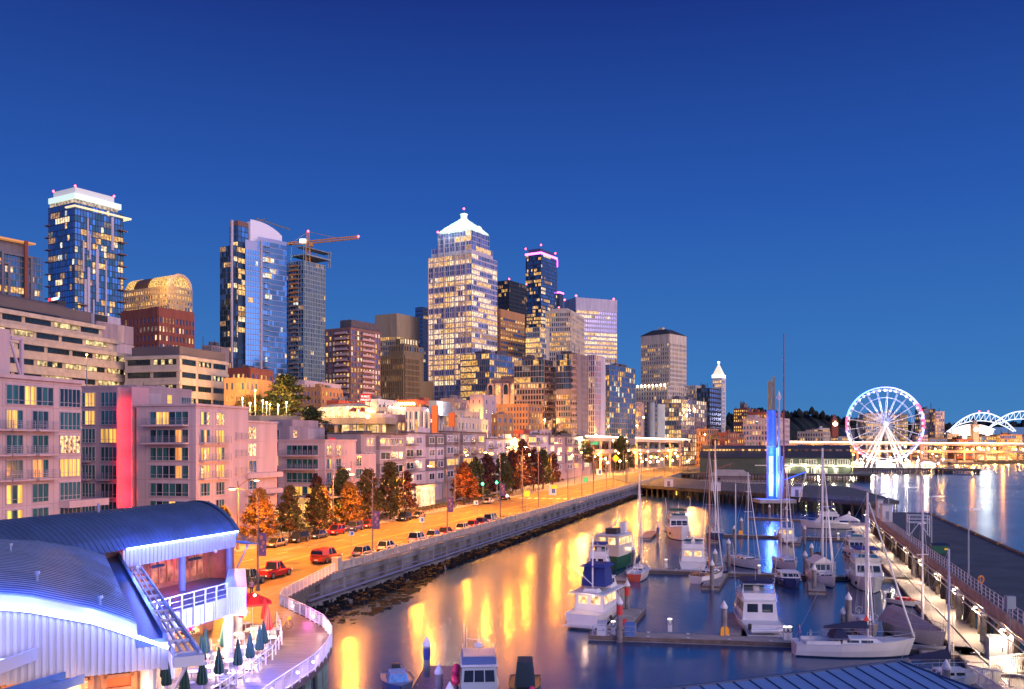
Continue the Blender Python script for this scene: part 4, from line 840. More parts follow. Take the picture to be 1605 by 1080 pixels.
m.build('deck', STN, t); m = MB(); m.quad((16,3,ZY(678,250)),(29,3,ZY(678,250)),(29,3,ZY(666,250)),(16,3,ZY(666,250))); m.build('garage_front', litmat('lit_garage', (1,.42,.04),(1,.8,.4), .4, 1.8, .5), t)
light('overpass_lamp', 'POINT', (26, -3, ZY(654,250)), 5000, (1,.5,.1), t, .4); m = MB(); m.ball((26,-3,ZY(654,250)), .55, 8); m.build('lamp_head', GLOWS, t)
m = MB(); m.bar((0,-.05,ZY(653,250)),(30,-.05,ZY(653,250)),.1)
for i in range(22): m.bar((i*1.4,-.05,ZY(655,250)),(i*1.4,-.05,ZY(653,250)),.06)
m.build('railing', MD, t)
# ---------------- stepped pink condominiums near the camera
def condo_windows(b, fc, groups, rows, zt, fh, h=2.05, drop=.95, bal=(), litp=.3, seed=1, fr=None, mats=None, railm=RAILM):
    r = random.Random(seed)
    for j in range(rows):
        z1 = zt-drop-j*fh; z0 = z1-h
        for gi, (a0, a1, seg) in enumerate(groups):
            base = r.choices([TEAL, TEALD, YC, OC, ROOML], [.55, .2, litp, litp*.3, litp*.35])[0]; base = base if not mats else r.choice(mats)
            def pick(i, base=base): return base if r.random() < .72 else r.choice([TEAL, TEALD, base])
            near_win(b, fc, a0, a1, z0, z1, seg, pick, r, fr=fr)
            if (gi, j) in bal: balcony(b, fc, a0-.35, a1+.35, z0-.05, rail=railm)
PK = W['pink']; PANEL = mat('panel_joint', (.3,.22,.25), .8)
def joints(b, fc, Wd, zt, fh, n, vs=()):
    m = MB()
    for j in range(n): z = zt-.35-j*fh; m.box(*b.fb(fc, 0, Wd, z-.02, z+.02, -.05, .012))
    for a in vs: m.box(*b.fb(fc, a-.02, a+.02, .2, zt-.1, -.05, .011))
    m.build('panel_joint', PANEL, b.e)
# A : leftmost
b = Bld('condominium', 'nearest pink condominium with teal curtained windows at the left edge', 'building', -150, -140, 127, 95, 560, PK, 4, Rmin=10)
Rr = b.Rr; zt = 27.9-4; b.m = MB(); b.m.box(-14, 0, 0, Rr, 0, zt, 0); b.m.box(-14,-.3,.3,Rr-.3,zt,zt+.02,1)
def aofpx(b, p): k = (p-CX)/K; return (k*b.Y-b.X)/(UX-UY*k)
ap = lambda p: aofpx(b, p)
b.m.box(-14.2, .35, -.2, Rr+.3, zt+.02, zt+.5, 0); FHA = 3.02
cols = [(ap(-28), ap(-4)), (ap(9), ap(35)), (ap(50), ap(75)), (ap(93), ap(125))]
for j in range(7):
    z1 = zt-.75-j*FHA; z0 = z1-(2.3 if j else 2.35)
    for gi, (a0, a1) in enumerate(cols):
        if j == 0 and gi in (1,2):
            if gi == 1: near_win(b, 'r', a0, cols[2][1]+.8, z0, z1, 8, lambda i: (TEAL,TEAL,TEALD,YC,YC,TEALD,TEAL,TEALD)[i], rnd)
            continue
        kind = {(1,4):YC,(1,5):YC,(3,3):YC,(1,1):YC,(2,6):YC,(3,2):ROOML,(2,3):OC,(0,2):TEALD}.get((gi,j), rnd.choice([TEAL,TEAL,TEAL,TEALD]))
        near_win(b, 'r', a0, a1, z0, z1, 3 if gi < 3 else 5, lambda i, kd=kind: kd if rnd.random() < .8 else TEAL, rnd)
        if gi < 3 and j in (1,2,3): balcony(b, 'r', a0-.2, a1+.7, z0-.05)
for j in (4, 5): b.m.box(0, 1.7, ap(92), Rr+3.2, zt-.75-j*FHA-3.35+.1, zt-.75-j*FHA-2.35, 0)
joints(b, 'r', Rr, zt, FHA, 7, (ap(4), ap(42), ap(84)))
b.body = b.m.build('wall', b.mats, b.e)
m = MB(); m.box(-9, -1.0, 0, ap(26), zt+.5, zt+6.0); m.build('penthouse', PK, b.e)
m = MB(); m.bar((-.9,ap(26),zt+5),(-.9,ap(43),zt+5),.35); m.bar((-.9,ap(43),zt+5.1),(-.9,ap(43),zt+.5),.35); m.bar((-.9,ap(26),zt+4.6),(-.9,ap(41),zt+.6),.25); m.build('steel_frame', mat('pink_steel', (.5,.38,.48), .6), b.e)
# B tall recess behind with red lit shaft
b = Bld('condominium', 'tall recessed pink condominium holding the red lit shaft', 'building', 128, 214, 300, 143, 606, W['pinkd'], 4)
zt = b.zt-b.zb; ap = lambda p: (p-128)/(214-128)*b.L
for j in range(7):
    z1 = zt-.8-j*2.95
    near_win(b, 'f', ap(129), ap(150), z1-2.3, z1, 4, lambda i, j=j: YC if j in (0,1) and i > 0 else TEAL, rnd); near_win(b, 'f', ap(159), ap(184), z1-2.3, z1, 4, lambda i, j=j: (YC if j == 2 else (TEALD if j == 5 else TEAL)), rnd)
    if j in (3,4): balcony(b, 'f', ap(130), ap(143), z1-2.3, 1.0)
    if j in (4,5): balcony(b, 'f', ap(158), ap(177), z1-2.3, 1.0)
z1 = zt-.9; near_win(b, 'r', b.Rr*.53, b.Rr*.62, z1-1.5, z1, 1, [YC], rnd); near_win(b, 'r', b.Rr*.8, b.Rr*.98, z1-1.6, z1-.2, 4, [TEAL], rnd)
m = MB()
for k in range(14): m.box(*b.fb('r', .5, b.Rr*.42, zt-1.0-k*.16, zt-.92-k*.16, 0, .05))
m.build('louvre', W['lav'], b.e); b.clutter(2, .8); b.parapet(.3)
b.done()
t = thing('lit_shaft', 'corrugated stair shaft lit bright red between the condominium wings', 'shaft', (*P(193, 700, 141)[:2], 4), ROT)
SHM = mat('shaft_metal', (.55,.30,.33), .45, var=.06); m = MB(); m.box(-.5, 2.2, .0, 3, 0, ZY(608,141)-4)
for k in range(int((ZY(612,141)-5)/.18)): m.box(.2, 2.0, -.05, 0, 1+k*.18, 1.1+k*.18)
m.box(-.72,-.5,-.6,3,0,ZY(607,141)-4); m.box(2.2,2.42,-.9,3,0,ZY(607,141)-4); m.build('wall', SHM, t)
for z, e in ((3,260),(7.5,500),(12,420),(16.5,300),(20.5,200)): light('red_floodlight', 'SPOT', (1.1,-3.2,z), e*13, (1,.01,.02), t, .3, 100, .9, (0,1,.12))
# B1 front box
b = Bld('condominium', 'pink condominium wing with wide teal window bands right of the red shaft', 'building', 214, 307, 359, 136, 636, PK, 4); BB = b
zt = b.zt-b.zb; ap = lambda p: (p-214)/(307-214)*b.L; ar = lambda p: aofpx(b, p)
for j in range(6):
    z1 = zt-.85-j*2.75
    pat = [(TEAL,YC,YC,TEALD,TEAL,TEAL),(TEALD,TEAL,TEALD,TEALD,OC,TEAL),(TEAL,TEAL,TEAL,TEALD,OC,TEAL),(TEAL,TEAL,TEALD,TEALD,OC,TEAL),(TEAL,TEALD,TEAL,TEAL,TEALD,TEAL),(TEAL,TEALD,TEAL,YC,TEAL,TEAL)][j]
    near_win(b, 'f', ap(236), ap(296), z1-2.0, z1, 6, lambda i, p=pat: p[i], rnd)
    if j < 2: balcony(b, 'f', ap(231), ap(296), z1-2.05)
    for g, (p0, p1) in enumerate(((314,328),(338,351))):
        near_win(b, 'r', ar(p0), ar(p1), z1-2.0, z1, 3, lambda i, j=j: rnd.choice([YC,YC,ROOML,TEAL] if j < 4 else [TEAL,TEALD]), rnd)
        if j in (1,2,3): balcony(b, 'r', ar(p0)-.4, ar(p1)+.7, z1-2.05, 1.0)
joints(b, 'f', b.L, zt, 2.75, 7, (ap(228), ap(301))); joints(b, 'r', b.Rr, zt, 2.75, 7, (ar(333),)); b.box(-b.L-.2,.3,-.25,b.D,zt+.02,zt+.35); b.done()
b = Bld('condominium', 'lower pink wing with party lights in its top right window', 'building', 340, 362, 416, 146, 661, PK, 4)
zt = b.zt-b.zb; ar = lambda p: aofpx(b, p)
for j in range(6):
    z1 = zt-.7-j*2.85
    for g, (p0, p1) in enumerate(((364,377),(384,401))):
        near_win(b, 'r', ar(p0), ar(p1), z1-2.1, z1, 3, lambda i, j=j, g=g: (ROOML if (j == 0 or (j == 1 and g == 1)) else rnd.choice([YC,TEAL,TEAL]) if j < 3 else TEAL), rnd)
        if g == 0 and j < 3: balcony(b, 'r', ar(p0)-.3, ar(p1)+.5, z1-2.15, 1.0)
    if j in (2, 3): b.box(0, 1.4, ar(378), b.Rr+3.5, z1-3.0, z1-2.15)
joints(b, 'r', b.Rr, zt, 2.85, 6, (ar(381),)); b.box(-b.L,.25,-.2,b.D,zt+.02,zt+.3); b.done()
# C
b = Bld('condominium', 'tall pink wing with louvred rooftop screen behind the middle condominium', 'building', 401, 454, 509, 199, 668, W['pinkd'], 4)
zt = b.zt-b.zb; ap = lambda p: (p-401)/(454-401)*b.L; ar = lambda p: aofpx(b, p)
for j in range(6):
    z1 = zt-.75-j*2.9; near_win(b, 'f', ap(417), ap(438), z1-2.3, z1, 4, lambda i, j=j: YC if j == 2 or (j == 3 and i < 1) else TEAL, rnd)
    near_win(b, 'f', ap(402), ap(407), z1-2.3, z1, 1, [TEAL], rnd)
    if j in (0,3): balcony(b, 'f', ap(412), ap(439), z1-2.3, 1.2)
near_win(b, 'r', ar(459), ar(465), zt-2.6, zt-.9, 2, [ROOML], rnd)
m = MB()
for k in range(12): m.box(*b.fb('r', ar(483), ar(508), zt-.6-k*.2, zt-.5-k*.2, 0, .06))
m.build('louvre', W['lav'], b.e)
m = MB(); 
for i in range(26): m.bar((-b.L*.5+.3, .5+i*1.6, zt),(-b.L*.5+.3, .5+i*1.6, zt+1.1),.08)
m.bar((-b.L*.5+.3,0,zt+1.1),(-b.L*.5+.3,42,zt+1.1),.08); m.build('roof_railing', RAILM, b.e); b.box(-b.L*.9,-b.L*.2,4,16,zt,zt+1.6); b.done()
b = Bld('condominium', 'middle pink condominium with four wide teal window bands and balconies', 'building', 436, 509, 541, 182, 691, PK, 4)
zt = b.zt-b.zb; ap = lambda p: (p-436)/(509-436)*b.L; ar = lambda p: aofpx(b, p)
for j in range(5):
    z1 = zt-.9-j*2.82; near_win(b, 'f', ap(450), ap(499), z1-2.0, z1, 6, lambda i, j=j: ((TEAL,YC,YC,TEAL,YC,TEAL)[i] if j == 3 else rnd.choice([TEAL,TEAL,TEALD])), rnd)
    if j < 2: balcony(b, 'f', ap(446), ap(499), z1-2.05)
    for p0, p1 in ((512,519),(526,534)): 
        near_win(b, 'r', ar(p0), ar(p1), z1-2.0, z1, 2, lambda i, j=j: (ROOML if j == 0 else rnd.choice([TEAL,YC,TEAL])), rnd)
        if j < 3: balcony(b, 'r', ar(p0)-.3, ar(p1)+.6, z1-2.05, 1.0)
joints(b, 'f', b.L, zt, 2.82, 6, (ap(447), ap(502))); joints(b, 'r', b.Rr, zt, 2.82, 6); b.box(-b.L,.25,-.2,b.D,zt+.02,zt+.3)
text('Hotel', 1.2, (.05, ar(520), zt-.05), (R(90),0,R(90)), mat('dim_red_neon', (.5,.02,.03), em=(1,.02,.04), es=.5), b.e); b.done()
b = Bld('condominium', 'end wing of the middle condominium with glazed corner', 'building', 530, 545, 568, 193, 712, PK, 4)
zt = b.zt-b.zb; ar = lambda p: aofpx(b, p)
for j in range(4):
    z1 = zt-.5-j*2.8; near_win(b, 'r', ar(555), ar(566), z1-2.1, z1, 3, [TEAL, TEALD], rnd); near_win(b, 'r', ar(546), ar(552), z1-2.1, z1, 2, [TEAL, YC], rnd); balcony(b, 'r', ar(545), ar(554), z1-2.1, .9)
b.done()
# low shops and podium with yellow lit windows
for x0, xc, x1, Y, yt, lab in ((395, 420, 452, 158, 800, 'low orange lit shop front behind the first street trees'), (452, 500, 545, 170, 782, 'low yellow lit restaurant front under the middle condominium')):
    b = Bld('shop', lab, 'building', x0, xc, x1, Y, yt, W['cream'], 4, Rmin=6); zt = b.zt-b.zb
    for i in range(4): near_win(b, 'f', b.L*(.04+i*.25), b.L*(.2+i*.25), .2, zt-1.1, 2, [YC, ROOML], rnd, fr=WFW)
    n = 5
    for i in range(n): near_win(b, 'r', b.Rr*(.05+i/n), b.Rr*(.13+i/n), .2, zt-1.0, 1, [YC, LW], rnd, fr=WFW)
    b.box(-b.L, 1.6, -1.2, b.Rr, zt, zt+.25); light('shop_light', 'POINT', (1.5, b.Rr*.5, 3.6), 500, (1,.6,.15), b.e, .3); light('shop_light', 'POINT', (-b.L*.5, -2.2, 3.2), 400, (1,.6,.15), b.e, .3); b.done()
# D, E : grey apartment row
def greyblock(lab, x0, xc, x1, Y, yt, wl, cols, rows, fh, seed, extra=(), white=(), lit=.25, bal=()):
    b = Bld('apartment_building', lab, 'building', x0, xc, x1, Y, yt, W[wl], 4); zt = b.zt-b.zb; r = random.Random(seed); ar = lambda p: aofpx(b, p)
    AW = [curtain('blind_grey', (.35,.36,.42)), curtain('blind_blue', (.10,.15,.25)), GL, TEALD]
    for (p0, p1, seg, wtype) in cols:
        a0, a1 = ar(p0), ar(p1)
        for j in range(rows):
            z1 = zt-1.0-j*fh; z0 = z1-fh*.52
            lt = r.random() < lit+(.2 if j >= rows-2 else 0); mm = r.choice([LW, YC, LWH]) if lt else r.choice(AW)
            if wtype == 'bay':
                b.m.box(*b.fb('r', a0-.5, a1+.5, z0-fh*.3, z1+fh*.18, -.1, .9), 0 if j % 2 else 2)
                o = near_win(b, 'r', a0, a1, z0, z1, seg, [mm], r, fr=WFW, sill=0); o.location = (.9, 0, 0)
            else:
                near_win(b, 'r', a0, a1, z0, z1, seg, [mm], r, fr=WFW, sill=0)
                if wtype == 'bal' and j < rows-1: balcony(b, 'r', a0-.4, a1+.4, z0-.3, 1.5, rail=MD, slab=W['greyd'])
    for z in (fh*1.95, fh*3.1): b.m.box(*b.fb('r', 0, b.Rr, zt-z-.1, zt-z+.1, -.05, .1), 2)
    b.box(-b.L-.2, .5, -.2, b.D+.1, zt+.02, zt+.3, 3); b.mats += [W['greyd'], W['darkbrown']]; b.clutter(4, 2, seed); b.parapet(.35)
    for p0, p1 in white: b.m.box(*b.fb('r', ar(p0), ar(p1), 0, zt+.6, -.05, .6), 4)
    b.mats.append(W['white']); b.done(); return b
b = greyblock('grey apartment block with a white bay strip, right of the pink condominiums', 513, 566, 636, 205, 680, 'grey', [(574,586,2,'flat'),(591,606,2,'bay'),(611,631,3,'flat')], 4, 3.3, 2, bal=())
b = greyblock('grey apartment block with dark balconies above the lit corner shop', 630, 636, 693, 232, 679, 'lav', [(637,648,2,'bal'),(652,661,2,'flat'),(668,676,2,'bay'),(681,690,2,'bay')], 4, 3.3, 3, lit=.3)
b = greyblock('grey lavender apartment block with pergola roofs behind the dark red trees', 688, 694, 762, 262, 677, 'grey', [(696,706,2,'bay'),(711,718,2,'bal'),(722,733,2,'bay'),(739,745,2,'bal'),(750,758,2,'flat')], 4, 3.5, 5, lit=.3)
b = greyblock('stepped grey apartment block with reddish awnings', 755, 762, 820, 300, 688, 'lav', [(766,773,2,'bal'),(779,786,2,'flat'),(792,799,2,'bal'),(806,813,2,'flat')], 4, 3.5, 7, lit=.3)
b = greyblock('last grey apartment block before the viaduct with dark flat caps', 815, 822, 868, 345, 681, 'lav', [(826,836,2,'bay'),(841,846,2,'bal'),(851,856,2,'flat'),(860,865,2,'bay')], 4, 3.7, 8, lit=.35)
b = greyblock('end block of the grey row with brown caps beside the viaduct', 862, 869, 926, 390, 684, 'pinkd', [(874,880,2,'flat'),(886,894,2,'bay'),(900,906,2,'bal'),(913,920,2,'bay')], 4, 3.9, 9, lit=.35)
b = Bld('shop', 'bright corner shop with white lit windows under the grey apartment block', 'building', 625, 652, 682, 222, 762, W['cream'], 4, Rmin=6); zt = b.zt-b.zb
for i in range(4): near_win(b, 'r', b.Rr*(.06+i*.24), b.Rr*(.22+i*.24), .3, zt-.8, 2, [LWH, LW], rnd, fr=WFW)
near_win(b, 'f', b.L*.1, b.L*.9, .3, zt-.8, 5, [LWH, YC], rnd, fr=WFW); light('shop_light', 'POINT', (2.2, b.Rr*.4, 3.4), 900, (1,.75,.35), b.e, .3); b.done()
# ================= elevated road
PILE = mat('timber_pile', (.09,.07,.06), .9, var=.4, scale=1.5); CR = mat('viaduct_concrete', (.42,.36,.32), .85, var=.12, scale=.2)
vp = [(38,452,22.9),(75,560,22.8),(150,700,22),(260,800,21),(400,850,20),(560,880,19),(900,960,18)]
t = thing('elevated_road', 'two level concrete elevated road with a bright line of bulbs and added trail lights along its parapet', 'elevated road', (38,452,4))
def rel(p, dz=0): return Vector((p[0]-38, p[1]-452, p[2]-4+dz))
m = MB(); lo = MB(); cl = MB()
for a, c in zip(vp, vp[1:]):
    a = Vector(a); c = Vector(c); d = (c-a); n = Vector((d.y,-d.x,0)).normalized()*-1; A, B = rel(a), rel(c)
    for off, mb in ((0, m), (-6.8, lo)):
        V = [A+Vector((0,0,off)), B+Vector((0,0,off)), B+n*16+Vector((0,0,off)), A+n*16+Vector((0,0,off))]; Vb = [v-Vector((0,0,1.3)) for v in V]
        mb.add([tuple(v) for v in Vb+V], [(0,1,2,3),(4,7,6,5),(0,4,5,1),(1,5,6,2),(2,6,7,3),(3,7,4,0)])
        mb.bar(A+Vector((0,0,off+.5)), B+Vector((0,0,off+.5)), .35, 1.0); mb.bar(A+n*15.6+Vector((0,0,off+.5)), B+n*15.6+Vector((0,0,off+.5)), .35, 1.0)
    L = d.length; k = int(L/22)
    for i in range(k):
        q = A+(B-A)*(i+.5)/k
        for o in (1.2, 14.4): p = q+n*o; cl.bar((p.x,p.y,-.5),(p.x,p.y,p.z-.8),1.5)
        cl.bar(q+n*.3-Vector((0,0,1.9)), q+n*15.5-Vector((0,0,1.9)), 1.2, 1.4); cl.bar(q+n*.3-Vector((0,0,8.7)), q+n*15.5-Vector((0,0,8.7)), 1.2, 1.4)
m.build('upper_deck', CR, t); lo.build('lower_deck', CR, t); cl.build('column', CR, t)['kind'] = 'stuff'
PARL = mat('parapet_lamp', (1,1,1), em=(1,.78,.55), es=7)  # bulbs at the left end, the rest added to stand for car light trails
m = MB()
for a, c in zip(vp, vp[1:]):
    A, B = rel(a), rel(c); L = (B-A).length; k = int(L/2.6)
    for i in range(k): q = A+(B-A)*i/k; m.box(q.x-.9, q.x+.9, q.y-.7, q.y-.2, q.z+.8, q.z+1.45)
stuff(m.build('parapet_lamp', PARL, t))  # real bulbs only at the left end, the rest stands in for car light trails
m = MB(); p = Vector((6,2,0)); m.box(1.5, 5.5, -1.2, -.9, 15.6, 17.2); m.build('road_sign', mat('sign_green', (.0,.25,.13), .5, em=(0,.3,.18), es=.5), t)
for i in range(14):
    f = i/13; x = 50+f*420; y = None
    for a, c in zip(vp, vp[1:]):
        if a[0] <= x <= c[0]: y = a[1]+(c[1]-a[1])*(x-a[0])/(c[0]-a[0])
    light('road_light', 'POINT', (x-38, y-452-8, 7.5), 30000, (1,.34,.03), t, .4)
# flat under-road lamps seen as orange points
rr = random.Random(9); L_ = []
for i in range(46):
    px_ = rr.uniform(925, 1100) if i < 36 else rr.uniform(1330, 1470); Y = rr.uniform(455, 620) if i < 36 else rr.uniform(640, 800); X = (px_-CX)*Y/K
    if X > -22.3+UX/UY*(Y-111)-2 and i < 36: X = -22.3+UX/UY*(Y-111)-rr.uniform(2, 25)
    t = thing('street_lamp', '', 'street lamp', (X, Y, 4), 0, 'orange lamps below the elevated road'); h = rr.uniform(5, 11)
    m = MB(); m.tube([(0,0,0),(0,0,h)], .12, 5); m.build('pole', MG, t); m = MB(); m.ball((0,0,h), rr.uniform(.35,.6), 6); m.build('lamp_head', GLOWS if rr.random() < .75 else GLOWW, t); L_.append(t)
ranklabels(L_, 'small orange lamp below the elevated road, {} from the left')
for x, lab in ((948, 'round leafy tree left of the first viaduct columns'), ):
    pass
# ================= timber piers
def pier(name, label, poly, z, rows=7.0, lip=.6, wall=None, deckm=None):
    cx = sum(p[0] for p in poly)/len(poly); cy_ = sum(p[1] for p in poly)/len(poly); t = thing(name, label, 'pier', (cx, cy_, 0)); P2 = [(p[0]-cx, p[1]-cy_) for p in poly]
    m = MB(); m.prism(P2, z-lip, z); m.build('deck', deckm or mat('pier_asphalt', (.06,.075,.09), .8, var=.25, scale=.3), t)
    m = MB(); n = len(P2)
    for i in range(n):
        a = Vector(P2[i]+(0,)); c = Vector(P2[(i+1)%n]+(0,)); k = max(2, int((c-a).length/3.2)); inn = (Vector((0,0,0))-(a+c)/2).normalized()*.8
        for j in range(k):
            for r_ in (0, 1): p = a+(c-a)*(j+.5*r_)/k+inn*(1+3*r_); m.tube([(p.x,p.y,-2),(p.x,p.y,z-lip)], .22, 6)
        m.bar(a+inn*.4+Vector((0,0,z-lip-.25)), c+inn*.4+Vector((0,0,z-lip-.25)), .4, .5)
    stuff(m.build('pile', PILE, t)); return t, P2
def rail_on(t, pts, h=1.05, step=2.4, m_=None, r=.045, bars=3, name='railing'):
    m = MB()
    for a, c in zip(pts, pts[1:]):
        a = Vector(a); c = Vector(c); k = max(1, int((c-a).length/step))
        for i in range(k+1): p = a+(c-a)*i/k; m.bar(p, p+Vector((0,0,h)), r*1.6)
        for j in range(bars): o = Vector((0,0,h*(j+1)/bars)); m.bar(a+o, c+o, r)
    return m.build(name, m_ or MG, t)
P1 = [(48,348),(79,289),(88,262),(97,246),(108,249),(126,335),(96,350),(72,440),(50,450),(46,400)]
t, q = pier('pier', 'dark timber cross pier reaching from the road behind the marina', P1, 4.2)
rail_on(t, [(p[0],p[1],4.2) for p in (q[0],q[1],q[2],q[3])], m_=mat('pier_railing', (.2,.22,.28), .6)); rail_on(t, [(p[0],p[1],4.2) for p in (q[4],q[5])], m_=MATS['pier_railing'])
for px_, Y, lab in ((1048, 330, 'small white hut with flat roof on the cross pier'), (1122, 300, 'pale lavender cabin on the cross pier behind the white masts'), (1249, 268, 'tilted white board cabinet on the cross pier right of the blue pylon')):
    X = (px_-CX)*Y/K; t = thing('hut', lab, 'hut', (X, Y, 4.2), -.2); m = MB(); m.box(-1.6,1.6,0,2.6,0,2.9); m.build('wall', W['white'], t); m = MB(); m.box(-1.8,1.8,-.2,2.8,2.9,3.1); m.build('roof', W['concrete'], t); m = MB(); m.box(-.5,.5,-.04,0,.1,2.1); m.build('door', W['greyd'], t)
# aquarium pier and shed
AX, AY = P(1097, 0, 505)[:2]; c_, s_ = math.cos(ROT), math.sin(ROT)
def loc(ox, oy, x, y): return (ox+x*c_-y*s_, oy+x*s_+y*c_)
def AQ(x, y): return loc(AX, AY, x, y)
pier('pier', 'timber pier carrying the dark green waterfront shed', [AQ(-20,-7),AQ(90,-7),AQ(90,46),AQ(-20,46)], 4.0)
t = thing('pier_shed', 'long dark green pier shed with lit clerestory strips and white windows', 'pier shed', (AX, AY, 4), ROT)
DG = mat('shed_green', (.06,.085,.075), .8, var=.1, scale=.3); SR = mat('shed_roof', (.045,.05,.06), .6, var=.15, scale=.2); L = 80
m = MB(); m.box(0,L,0,42,0,8.6); m.build('wall', DG, t)
m = MB(); m.add([(-.6,-1,8.4),(L+.6,-1,8.4),(L+.6,10,12.0),(-.6,10,12.0)], [(0,1,2,3)]); m.add([(-.6,10,13.3),(L+.6,10,13.3),(L+.6,21,15.2),(-.6,21,15.2)], [(0,1,2,3)]); m.add([(-.6,43,8.4),(L+.6,43,8.4),(L+.6,21,15.2),(-.6,21,15.2)], [(3,2,1,0)])
m.add([(-.3,0,8.4),(-.3,10,12),(-.3,10,13.3),(-.3,21,15.2),(-.3,42,8.4)], [(0,1,2,3,4)]); m.add([(L+.3,0,8.4),(L+.3,10,12),(L+.3,10,13.3),(L+.3,21,15.2),(L+.3,42,8.4)], [(4,3,2,1,0)]); m.build('roof', SR, t)
m = MB(); m.box(0,L,9.9,10.05,12,13.3); m.build('clerestory', W['darkbrown'], t); rr = random.Random(2); AMB = [LA, LW, W['brown'], DB]
for i in range(44):
    m = MB(); x = 1+i*1.8; m.quad((x,9.85,12.15),(x+1.3,9.85,12.15),(x+1.3,9.85,13.1),(x,9.85,13.1)); m.build('window', rr.choice([LA,LA,LW,W['brown']] if i < 24 else [LA, DB, W['brown'], W['pinkd']]), t)
WB = mat('white_board', (.7,.7,.66), .6)
for i, (x, n) in enumerate(((49,1),(53.5,1),(56.5,7),(65.5,7),(73,7))):
    f = MB(); w_ = n*.85+.3
    for k in range(n+1): f.box(x+k*.85, x+k*.85+.22, -.12, 0, 5.0, 7.6)
    f.box(x, x+n*.85+.2, -.14, 0, 4.9, 5.1); f.box(x, x+n*.85+.2, -.14, 0, 7.5, 7.7); o = f.build('window', WB, t)
    g = MB(); g.quad((x+.2,-.05,5.1),(x+n*.85,-.05,5.1),(x+n*.85,-.05,7.5),(x+.2,-.05,7.5)); g.build('pane', DB, o)
for x, w_, h in ((45,3.4,3.0),(57,1.2,2.6),(59.8,3.2,3.2),(64,1.8,2.6),(66.5,1.4,2.8),(71.5,1.8,2.9)):
    f = MB(); f.box(x, x+.25, -.15, 0, 0, h); f.box(x+w_, x+w_+.25, -.15, 0, 0, h); f.box(x, x+w_+.25, -.17, 0, h-.3, h); f.box(x+w_*.35, x+w_*.8, -.1, 0, 0, h-.4); f.build('door', WB, t)
m = MB(); m.box(30, L, -.6, 0, 4.05, 4.3); m.box(30, L, -.62, -.5, 3.9, 4.45); m.build('fascia_rail', WB, t)
text('SEATTLE AQUARIUM', 1.25, (51.5,-.75,4.65), (R(90),0,0), WB, t)
for i in range(6):
    x = 42+i*7.3; m = MB(); m.ball((x,-1.3,4.0), .42, 8); m.build('wall_lamp', mat('warm_white_bulb', (1,1,1), em=(1,.85,.5), es=40), t); light('wall_light', 'POINT', (x,-2.2,3.7), 1500, (1,.85,.5), t, .4)
m = MB(); m.tube([(L+.8,-1,-3),(L+.8,-1,18)], .25, 6); m.build('downpipe', mat('lime_pole', (.5,.55,.2), .5), t)
# grey sheds and walkway left of the blue pylon
X, Y = P(1112, 0, 420)[:2]; t = thing('boat_shed', 'low grey metal roofed shed on the water left of the blue pylon', 'shed', (X, Y, 1.5), ROT)
m = MB(); m.box(0,18,0,10,0,3.6); m.build('wall', W['greyd'], t); m = MB(); m.frus((-.6,18.6,-.6,10.6),(3,15,3,7),3.6,6.4); m.build('roof', W['concrete'], t); m = MB(); m.box(3,5,-.05,0,.4,2.6); m.build('door', DB, t)
t = thing('covered_ramp', 'dark steel ramp with a sloping roof left of the grey shed', 'ramp', (*P(1094, 0, 430)[:2], 4), ROT); m = MB(); m.bar((0,0,1),(16,0,6.8),.5); m.bar((0,3,1),(16,3,6.8),.5)
for i in range(6): m.bar((i*3,0,1+i*1.05),(i*3,0,-1),.35); m.bar((i*3,0,1+i*1.05),(i*3,3,1+i*1.05),.2)
m.build('truss', W['brown'], t); m = MB(); m.add([(0,-.3,1.4),(16,-.3,7.2),(16,3.3,7.2),(0,3.3,1.4)], [(0,1,2,3)]); m.build('roof', W['concrete'], t)
t = thing('walkway', 'pale railed walkway on piles between the cross pier and the shed pier', 'walkway', (*P(1098, 0, 385)[:2], 0), ROT); m = MB(); m.box(0,42,0,3,3.2,3.6)
for i in range(10): m.tube([(i*4.6,.4,-2),(i*4.6,.4,3.2)], .2, 6)
m.build('deck', W['concrete'], t); rail_on(t, [(0,0,3.6),(42,0,3.6)], m_=WB, step=1.6)
# ================= blue pylon, slim post, red mast
t = thing('pylon', 'tall cylindrical pylon glowing blue with a white lattice top', 'pylon', (*P(1209, 0, 262)[:2], 4.0)); sc = 262/K; zb = lambda py: ZY(py, 262)-4
BLU = bpy.data.materials.new('lit_blue_column'); BLU.use_nodes = True; nt_ = BLU.node_tree; bb = nt_.nodes['Principled BSDF']; bb.inputs['Base Color'].default_value = (.05,.15,.6,1); bb.inputs['Roughness'].default_value = .4
g = nt_.nodes.new('ShaderNodeNewGeometry'); mp = nt_.nodes.new('ShaderNodeMapping'); mp.inputs['Scale'].default_value = (.8,.8,.5); nz = nt_.nodes.new('ShaderNodeTexNoise'); rp = nt_.nodes.new('ShaderNodeValToRGB')
nt_.links.new(g.outputs['Position'], mp.inputs[0]); nt_.links.new(mp.outputs[0], nz.inputs[0]); nt_.links.new(nz.outputs[0], rp.inputs[0]); nt_.links.new(rp.outputs[0], bb.inputs['Emission Color']); stops(rp, [(.35,(.005,.03,.65)),(.65,(.04,.16,1))]); bb.inputs['Emission Strength'].default_value = .7
BLT = mat('lit_blue_tube', (.3,.5,1), em=(.08,.26,1), es=2.6); BLH = mat('lit_blue_white', (.6,.8,1), em=(.16,.36,1), es=1.6, var=.2, scale=.5)
m = MB(); r = 7.2*sc; m.lathe(0,0,[(r,0),(r,zb(648)),(r*.9,zb(643))], 20); m.build('column', BLU, t)
m = MB(); m.box(-r*.75, r*.1, -r*1.04, -r*.6, .8, zb(715)); m.build('light_strip', BLH, t)
m = MB(); 
